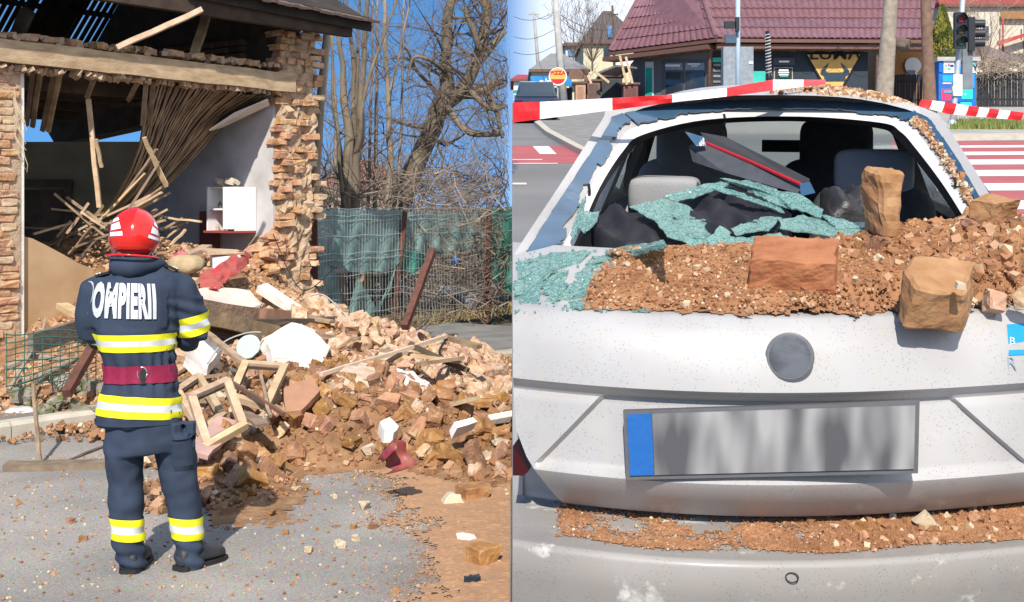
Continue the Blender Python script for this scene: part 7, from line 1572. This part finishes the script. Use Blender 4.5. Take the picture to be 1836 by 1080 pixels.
g = MB(); g.prism([at(1690, 108, 80), at(1836, 108, 80), at(1770, 82, 82), at(1720, 82, 82)], (0, .2, 0)); part('porch_roof', g, roof_mat('porch_roof', (.2, .15, .16)), h2)
# board fence: single boards
def board_fence(x0, x1, Y, y0, label, step=5.0, name='board_fence'):
    o = thing(name, label, 'fence', Vector((at(x0, 0, Y).x, Y, road_z(Y)))); zb = road_z(Y) + .02; a, b = at(x0, y0, Y), at(x1, y0, Y); n_ = int((x1 - x0) / step); bwid = (b.x - a.x) / n_
    g = MB(); g.box((0, 0, 0), (bwid - .02, .03, a.z - zb)); me = fixn(g.data('board', mat('black_boards', (.022, .024, .03), .75, var=.2, rnd=.2)))
    for i in range(n_):
        q = bpy.data.objects.new('board', me); link(q, o, WM[o.name].inverted() @ Matrix.Translation((a.x + (i + .5) * bwid, Y + .015 * (i % 2), (a.z + zb) / 2 + random.uniform(-.02, .02))))
    for zf in (.25, .8):
        g = MB(); zz = zb + (a.z - zb) * zf; g.span(a.x, b.x, Y + .05, Y + .1, zz - .05, zz + .05); part('rail', g, M_BLACK, o)
    return o
board_fence(1592, 1690, 71, 134, 'black board fence between the shop and the colourful kiosk'); board_fence(1752, 1850, 71, 129, 'black board fence right of the colourful kiosk topped by dry vines')
rs = random.Random(61); g = MB()
for i in range(260):
    p = at(rs.uniform(1752, 1840), rs.uniform(108, 130), rs.uniform(70, 72)); d = Vector((rs.uniform(-1, 1), 0, rs.uniform(-.4, .4))); pts = [p]
    for k in range(3): d = (d + Vector((rs.uniform(-.5, .5), rs.uniform(-.2, .2), rs.uniform(-.4, .4)))); pts.append(pts[-1] + d.normalized() * .35)
    g.tube(pts, .014, 3, caps=False)
struct('dry_vines', g, M_TWIG2, kind='stuff')
# kiosk with posters
K = thing('kiosk', 'small kiosk covered in blue pink and green posters beside the traffic light', 'kiosk', Vector((at(1712, 0, 60).x, 60, road_z(60))))
YK = 60.0; a = at(1683, 110, YK); b = at(1750, 196, YK)
g = MB(); g.span(a.x, b.x, YK, YK + 1.2, road_z(YK) + .05, a.z); part('cabin', g, mat('kiosk_blue', (.01, .13, .42), .5), K)
g = MB(); g.span(a.x - .1, b.x + .15, YK - .15, YK + 1.3, a.z, a.z + .18); part('flat_roof', g, M_CONC, K)
def kp_(x0, x1, y0, y1, c, nm='poster', k=.03): return hrect(K, x0, x1, y0, y1, YK - k, mat('p_%d_%d_%d' % tuple(int(v * 99) for v in c), c, .5, var=.05), nm, .02)
for r_ in ((1692, 1711, 110, 131, (.7, .7, .7)), (1737, 1749, 111, 131, (.7, .7, .7)), (1690, 1708, 135, 148, (.01, .32, .72)), (1690, 1706, 147, 151, (.6, .45, .6)), (1688, 1705, 160, 180, (.75, .04, .12)), (1724, 1747, 133, 158, (.01, .30, .70)), (1724, 1744, 160, 178, (.02, .62, .42)), (1722, 1742, 182, 191, (.02, .5, .6)), (1707, 1713, 155, 180, (.5, .6, .1)), (1688, 1742, 180.5, 183, (.02, .1, .4))): kp_(*r_)
for r_ in ((1694, 1698, 116, 119, (.05, .5, .5)), (1700, 1703, 115, 119, (.6, .03, .05)), (1704, 1710, 116, 120, (.02, .03, .2)), (1693, 1697, 122, 125, (.5, .7, .1)), (1699, 1705, 122, 125, (.05, .45, .6)), (1693, 1710, 163, 167, (.02, .35, .5)), (1730, 1734, 147, 156, (.5, .6, .1)), (1740, 1742, 144, 148, (.6, .8, .9)), (1730, 1732, 168, 171, (.7, .9, .8)), (1684, 1690, 113, 130, (.01, .12, .55)), (1737, 1749, 113, 116, (.05, .5, .5))): kp_(*r_, 'poster_print', .06)
tm = text_mesh('OY', .32, .012); tm.transform(Matrix.Translation(at(1743, 122, YK - .07)) @ Matrix.Rotation(R(90), 4, 'X')); tm.materials.clear(); tm.materials.append(M_SBLK); part('poster_lettering', tm, M_SBLK, K)
# traffic lights
M_POLE = mat('galvanised', (.42, .46, .48), .5, var=.08, metal=.3); M_SIG = mat('signal_black', (.018, .022, .028), .5)
def signal(o, x, y, Y, s, faces, nm='signal_head'):
    h_ = MB(); c = at(x, y, Y); h_.box(c, (.30 * s, .16, .92 * s)); hd = part(nm, h_, M_SIG, o)
    for k in range(3):
        q = c + Vector((0, -.09, (.29 - .29 * k) * s)); g = MB(); g.lathe([(.02, 0), (.10 * s, 0), (.10 * s, .02)], q, (0, -1, 0), 14); part('lens', g, mat('lens%d' % k, ((.18, .01, .01), (.06, .04, .01), (.01, .05, .03))[k], .3), hd)
        g = MB(); g.grid([[q + Vector((.115 * s * math.cos(t), -l_, .115 * s * math.sin(t))) for t in [R(-20) + R(220) * i / 10 for i in range(11)]] for l_ in (0, .2 * s)]); part('visor', g, M_SIG, hd)
t1_ = thing('traffic_light', 'grey traffic light pole with twin signal heads in front of the kiosk', 'traffic light', street(1709, 236)); Yt = street(1709, 236).y
g = MB(); g.tube([at(1707, 237, Yt), at(1711, 190, Yt), at(1722, 60, Yt), at(1728, -30, Yt)], [.12, .085, .08, .075], 12); part('pole', g, M_POLE, t1_, smooth=True)
g = MB(); g.lathe([(.2, 0), (.19, .1), (.11, .35)], at(1707, 237, Yt), n=12); part('pole_base', g, M_POLE, t1_)
signal(t1_, 1721, 55, Yt - .35, 1.15, 3); c = at(1747, 60, Yt)
g = MB(); g.box(at(1740, 62, Yt + .1), (.18, .3, 1.0)); sh_ = part('side_head', g, M_SIG, t1_)
for k in range(3): g = MB(); g.lathe([(.02, 0), (.13, 0), (.12, .38), (.10, .38)], at(1742, 43 + k * 17, Yt + .1), (1, -.15, 0), 12); part('visor', g, M_SIG, sh_)
g = MB(); g.box(at(1717, 153, Yt - .12), (.26, .06, .62)); part('control_box', g, M_WHITEP, t1_); g = MB(); g.box(at(1734, 115, Yt + .15), (.3, .1, 1.5)); part('backboard', g, mat('board_grey', (.16, .18, .2), .6), t1_)
t2_ = thing('traffic_light', 'pale blue traffic light pole with a horizontal signal before the shop', 'traffic light', Vector((at(1323, 0, 48).x, 48, road_z(48))))
g = MB(); q = at(1323, 100, 48); g.tube([Vector((q.x, 48, road_z(48))), Vector((q.x, 48, zy(-40, 48)))], .085, 12); part('pole', g, mat('pale_blue_pole', (.34, .43, .52), .5, var=.05), t2_, smooth=True)
g = MB(); g.box(at(1308, 45, 47.9), (.36, .25, .24)); g.box(at(1322, 44, 47.8), (.12, .25, .5)); part('signal_head', g, M_SIG, t2_); g = MB(); g.box(at(1310, 70, 47.95), (.4, .2, .3)); part('lower_head', g, mat('head_blue', (.05, .09, .14), .5), t2_)
# grey cabinet
g = MB(); a = at(1297, 84, 56); b = at(1351, 84, 56); cb = thing('street_cabinet', 'tall grey steel cabinet behind the traffic light before the shop', 'cabinet', Vector((a.x, 56, road_z(56))))
g.span(a.x, b.x, 56, 56.6, road_z(56), a.z); part('cabinet_body', g, mat('cabinet_grey', (.20, .235, .26), .6, var=.08), cb); hrect(cb, 1297, 1323.5, 84, 185, 55.97, mat('cabinet_door', (.22, .25, .275), .6), 'door', .02); hrect(cb, 1325, 1351, 84, 185, 55.97, MATS['cabinet_door'], 'door', .02); hrect(cb, 1343, 1350, 110, 115, 55.93, M_WHITEP, 'label_plate', .02)
# street trees and thuja
def trunk(x0, y0, x1, y1, Y, r, label, m, seed, twigs=0):
    o = thing('street_tree', label, 'tree', Vector((at(x0, y0, Y).x, Y, road_z(Y)))); g = MB(); a, b = at(x0, y0, Y), at(x1, y1, Y); a.z = road_z(Y); pts = [a.lerp(b, t / 8) + Vector((.05 * nz((t, seed, 0)), 0, 0)) for t in range(9)]
    g.tube(pts, [r * (1.25 - .45 * t / 8) for t in range(9)], 12); part('trunk', g, m, o, smooth=True)
    gt = MB(); rs_ = random.Random(seed)
    for i in range(twigs):
        q = pts[rs_.randrange(5, 9)]; p2 = [q]; d = Vector((rs_.uniform(-1, 1), 0, rs_.uniform(.1, .8)))
        for k in range(4): d += Vector((rs_.uniform(-.5, .5), 0, rs_.uniform(-.3, .5))); p2.append(p2[-1] + d.normalized() * .5)
        gt.tube(p2, [.03 - .006 * k for k in range(5)], 4)
    if twigs: part('branches', gt, M_TWIG, o)
    return o
M_TRK = mat('street_bark', (.34, .29, .23), .95, col2=(.22, .18, .14), scale=4, bump=.5, bscale=12, bdist=.03)
trunk(1582, 158, 1601, -60, 46, .27, 'thick grey street tree trunk at the end of the shop', M_TRK, 3, 0); trunk(1668, 180, 1657, -60, 52, .22, 'straight brown street tree trunk before the black fence', mat('brown_bark', (.22, .14, .095), .95, col2=(.14, .085, .06), scale=4, bump=.5, bscale=12, bdist=.03), 5, 0)
lump('mistletoe', at(1612, 80, 47), (.35, .3, .22), M_TWIG, 'dark clump of twigs on the thick grey trunk', 'twigs', .5, 3)
th = thing('thuja', 'tall yellow green thuja between the tree trunks and the kiosk', 'tree', Vector((at(1690, 0, 68).x, 68, road_z(68)))); gl = MB(); gt = MB(); cx = at(1690, 0, 68).x
gt.tube([(cx, 68, road_z(68)), (cx, 68, road_z(68) + 3)], .1, 8); part('trunk', gt, M_TWIG, th); zt_, zb_ = zy(12, 68), zy(150, 68); rs = random.Random(15)
for i in range(5200):
    t = rs.random(); z = zb_ + (zt_ - zb_) * t; r = .62 * math.sin(min(1, (1 - t) * 1.5 + .06) * math.pi / 2) * (1 + .22 * nz((t * 9, i % 7, 0))) * (.6 + .4 * rs.random() ** .4); a = rs.uniform(0, 6.28); p = Vector((cx + r * math.cos(a), 68 + r * math.sin(a), z)); gl.cur = 0 if nz(p, 2.2) > 0 else 1
    s_ = Vector((rs.uniform(-1, 1), rs.uniform(-1, 1), 0)) * .05; gl.add([p - s_, p + s_, p + Vector((rs.uniform(-.05, .05), rs.uniform(-.05, .05), rs.uniform(.10, .2)))], [(0, 1, 2)])
part('crown', gl, [mat('thuja_light', (.20, .19, .03), .8, var=.2), mat('thuja_dark', (.07, .09, .015), .8, var=.2)], th)
# ---- left part of the street: houses, pizza sign, poles, parked car
h3 = house_box('house', 'cream house with grey hipped roof and blue pizza awning', 954, 1052, 78, 9, 126, 96, mat('cream_house', (.60, .54, .38), .9, var=.06), mat('grey_roof', (.22, .215, .21), .8, var=.12, scale=2), hip=.38)
g = MB(); n_ = 12; rows = []
for k in range(9): t = k / 8; rows.append([at(951 + 74 * i / 12, 137 + 18 * math.sin(t * 1.45), 77.4 - 1.1 * t * math.sin(math.pi * (.12 + .76 * i / 12)) - .1) for i in range(13)])
g.grid(rows); aw = part('awning', g, mat('awning_blue', (.01, .17, .42), .6, var=.06), h3, smooth=True)
tm = text_mesh('pizza', .55, .012, shear=.3); tm.transform(Matrix.Translation(at(983, 147, 76.1)) @ Matrix.Rotation(R(90), 4, 'X')); tm.materials.clear(); tm.materials.append(M_WHITEP); part('awning_lettering', tm, M_WHITEP, aw)
for x0, x1, m in ((958, 968, MATS['cream_house']), (973, 982, mat('poster_red', (.4, .08, .06), .7)), (983, 1000, mat('menu_cream', (.5, .45, .36), .7)), (1004, 1026, M_BLACK)): hrect(h3, x0, x1, 158, 184, 77.9, m, 'door' if x0 > 1000 else 'panel')
for k in range(4): hrect(h3, 984 + k * 4, 986 + k * 4, 160, 182, 77.8, M_WOODD, 'menu_stripe')
hrect(h3, 1020, 1055, 125, 142, 77.2, mat('brown_canopy', (.17, .10, .07), .8), 'canopy_front')
sgp_ = thing('round_sign', 'round orange pizza sign on a pole before the blue awning', 'sign', Vector((at(1000, 0, 62).x, 62, road_z(62)))); c = at(1000, 138, 62)
g = MB(); g.lathe([(.02, 0), (.40, 0), (.40, .1), (.02, .1)], c, (0, -1, 0), 28); part('disc', g, mat('sign_yellow', (.66, .36, .08), .6, var=.1, scale=3), sgp_); g = MB(); g.tube([c + Vector((.4 * math.cos(t), -.1, .4 * math.sin(t))) for t in [2 * math.pi * k / 28 for k in range(29)]], .025, 5); part('rim', g, MATS['tape_white'], sgp_)
g = MB(); g.tube([Vector((c.x, 62.1, road_z(62))), c], .04, 8); part('pole', g, M_POLE, sgp_)
tm = text_mesh('PIZZA', .24, .012); tm.transform(Matrix.Translation(c + Vector((0, -.12, .17))) @ Matrix.Rotation(R(90), 4, 'X')); tm.materials.clear(); tm.materials.append(M_TR); part('sign_lettering', tm, M_TR, sgp_)
g = MB(); g.prism([c + Vector((.34 * math.cos(t), -.11, .34 * math.sin(t) - .0)) for t in [R(200) + R(140) * k / 10 for k in range(11)]], (0, .02, 0)); part('red_band', g, M_TR, sgp_)
h4 = house_box('house', 'yellowish house with brown tiled roof and solar panel behind the shop', 1046, 1150, 88, 10, 76, 20, mat('yellowish_render', (.58, .52, .36), .9, var=.06), roof_mat('brown_tiles', (.13, .105, .10)), hip=.42)
g = MB(); g.prism([at(1091, 68, 88), at(1101, 66, 88), at(1100, 48, 90), at(1089, 49, 90)], (0, .1, .1)); part('solar_panel', g, MATS['solar_blue'], h4)
hrect(h4, 1100, 1138, 100, 124, 87.8, M_WHITEP, 'wall_panel'); hrect(h4, 1082, 1094, 84, 104, 87.8, M_PANE, 'window')
h5 = house_box('house', 'small white house with red roof at the end of the street', 921, 952, 92, 8, 143, 134, M_WHITEP, mat('plain_red_roof', (.35, .05, .06), .8), hip=.2); hrect(h5, 921, 950, 162, 168, 91.6, mat('green_awning', (.04, .25, .10), .7), 'awning'); hrect(h5, 924, 946, 170, 180, 91.7, M_PANE, 'window')
h6 = house_box('house', 'pale upper storey building with a blue window beyond the grey roof', 1014, 1048, 96, 8, 80, 76, mat('pale_render', (.55, .53, .5), .9), mat('brown_flat', (.2, .15, .12), .8), hip=.05); hrect(h6, 1018, 1032, 84, 101, 95.9, mat('blue_pane', (.10, .2, .32), .2), 'window')
# sheds and fences before the shop
for i, (x0, x1, y0, y1, Y, c, lb) in enumerate(((1032, 1050, 150, 192, 70, (.42, .25, .16), 'narrow pinkish brown shed beside the pizza house'), (1052, 1076, 146, 190, 70.5, (.16, .10, .085), 'dark brown shed between the shop and the pizza house'), (1118, 1144, 152, 190, 69, (.17, .075, .065), 'low reddish brown wall at the corner of the shop'), (1076, 1116, 138, 188, 71, (.06, .065, .07), 'dark grey metal gate left of the shop'))):
    o = thing('shed', lb, 'shed', Vector((at(x0, 0, Y).x, Y, road_z(Y)))); a, b = at(x0, y0, Y), at(x1, y0, Y); g = MB(); g.span(a.x, b.x, Y, Y + 1.5, road_z(Y) - .1, a.z); part('wall', g, mat('shed%d' % i, c, .85, var=.15, scale=2), o); g = MB(); g.span(a.x - .1, b.x + .1, Y - .1, Y + 1.6, a.z, a.z + .1); part('roof', g, M_GUT, o); hrect(o, x0 + 4, x1 - 4, y0 + 6, y1, Y - .03, mat('shedd%d' % i, tuple(k * .7 for k in c), .8), 'door', .02)
g = MB(); g.beam(at(1088, 134, 70), at(1124, 120, 69), 1.6, .1); o = solo('carport', g, mat('corrugated', (.18, .17, .17), .6), 'sloping dark lean-to roof left of the shop', 'lean-to')
for i, (x0, y0, x1, y1) in enumerate(((1111, 100, 1124, 152), (1122, 102, 1134, 150), (1066, 128, 1092, 148), (1054, 135, 1060, 150))): g = MB(); g.beam(at(x0, y0, 68.8), at(x1, y1, 68.8), .12, .1, up=(0, 1, 0)); solo('timber_prop', g, M_WOODL, 'pale timber prop leaning by the lean-to roof', 'prop', 'timber props by the lean-to')
def pole(name, x0, y0, x1, y1, Y, r, m, label):
    o = thing(name, label, 'pole', Vector((at(x0, y0, Y).x, Y, road_z(min(Y, 90))))); g = MB(); b = at(x0, y0, Y); b.z = road_z(min(Y, 90)); g.tube([b, at(x1, y1, Y)], [r * 1.2, r * .8], 10); part('shaft', g, m, o, smooth=True)
    g = MB(); q = at(x1, max(y1, 26), Y); g.beam(q - Vector((.35, 0, 0)), q + Vector((.35, 0, 0)), .07, .07); part('cross_arm', g, m, o); return o
pole('utility_pole', 1012, 170, 994, -20, 64, .17, M_CONC, 'thick concrete utility pole beside the pizza house'); pole('utility_pole', 971, 140, 957, 22, 85, .11, MATS['pale_pavement'], 'thin pale utility pole behind the grey roof')
pole('utility_pole', 1104, 80, 1098, 10, 80, .08, M_WOODD, 'slim dark pole rising behind the shop roof')
for i, (x0, y0, x1, y1) in enumerate(((921, 30, 994, 22), (921, 66, 996, 52), (921, 94, 999, 80), (957, 25, 995, 24), (996, 22, 1098, 54), (996, 26, 1060, 60))):
    a, b = at(x0, y0, 80 if x0 < 990 else 64), at(x1, y1, 64 if x1 < 1050 else 79); g = MB(); g.tube([a.lerp(b, t / 10) - Vector((0, 0, .3 * math.sin(t / 10 * math.pi))) for t in range(11)], .014, 4); solo('power_line', g, M_BLACK, 'thin black overhead line strung to the concrete utility pole', 'cable', 'overhead lines')
# bare shrubs by the yellowish house
def shrub(name, label, x, y, Y, n_, L_, seed, m=M_TWIG):
    rs_ = random.Random(seed); o = thing(name, label, 'tree', at(x, y, Y)); g = MB(); gs = MB(); b0 = at(x, y, Y); gs.tube([b0, b0 + Vector((0, 0, .6))], .05, 6); part('trunk', gs, m, o)
    for i in range(n_):
        d = Vector((rs_.uniform(-.7, .7), rs_.uniform(-.3, .3), 1)); pts = [b0 + Vector((0, 0, .5))]
        for k in range(5): d = (d.normalized() + Vector((rs_.uniform(-.35, .35), 0, rs_.uniform(-.1, .3)))); pts.append(pts[-1] + d.normalized() * L_ / 5)
        if min(p.x for p in pts) < .05: continue
        g.tube(pts, [.022 - .003 * k for k in range(6)], 3, caps=False)
        for k in range(4):
            q = pts[rs_.randrange(2, 6)]; d2 = Vector((rs_.uniform(-1, 1), 0, rs_.uniform(.2, 1))).normalized(); g.tube([q, q + d2 * .4, q + d2 * .8 + Vector((rs_.uniform(-.2, .2), 0, .1))], .009, 3, caps=False)
    part('branches', g, m, o)
shrub('bare_shrub', 'bare leafless shrub beside the yellowish house', 1062, 128, 76, 26, 3.6, 5); shrub('bare_shrub', 'bare leafless bush rising above the grey roof', 1028, 112, 84, 24, 3.6, 6); shrub('bare_shrub', 'pale bare bush before the cream house balcony', 1765, 128, 74, 36, 3.4, 7, M_TWIG2)
# parked car far down the street
pc = thing('parked_car', 'dark blue car parked far off at the left kerb', 'car', street(962, 222)); q = street(962, 222); s_ = 1.0
def PC(u, v, w_): return Vector((q.x + u, q.y + v, road_z(q.y + v) + w_))
g = MB(); g.loft([[PC(u, v, w_) for u, w_ in ((-.78, .25), (.78, .25), (.82, .6), (.74, h_), (-.74, h_), (-.82, .6))] for v, h_ in ((0, .85), (.15, .95), (1.2, 1.0), (3.2, .95), (4.2, .75))], caps=True); part('body', g, mat('blue_car', (.02, .035, .075), .25, var=.05, coat=.6), pc)
g = MB(); g.loft([[PC(u * k, v, w_) for u, w_ in ((-.72, .95), (.72, .95), (.58, hh), (-.58, hh))] for v, hh, k in ((.1, 1.1, 1), (.5, 1.45, 1), (2.0, 1.48, 1), (2.9, 1.0, 1))], caps=True); part('cabin', g, M_PANE, pc)
for u in (-.62, .62):
    g = MB(); g.box(PC(u, -.02, .75), (.26, .06, .14)); part('tail_lamp', g, MATS['dark_red_lens'], pc)
    for v in (.8, 3.3): g = MB(); g.lathe([(.1, -.1), (.3, -.1), (.32, 0), (.3, .1), (.1, .1)], PC(u, v, .32), (1, 0, 0), 16); part('wheel', g, M_BLACK, pc)
g = MB(); g.box(PC(0, -.03, .62), (.5, .02, .11)); part('number_plate', g, M_WHITEP, pc)
# a passer-by's green bin and hedge line behind the crossing
g = MB(); g.loft([[at(x, 236, 41) + Vector((u * .3, v * .3, z)) for u, v in ((-1, -1), (1, -1), (1, 1), (-1, 1))] for x, z in ((1482, 0), (1482, .5), (1482, .95))], caps=True); solo('litter_bin', g, mat('bin_green', (.02, .22, .15), .6), 'green litter bin across the street seen through the windscreen', 'bin')
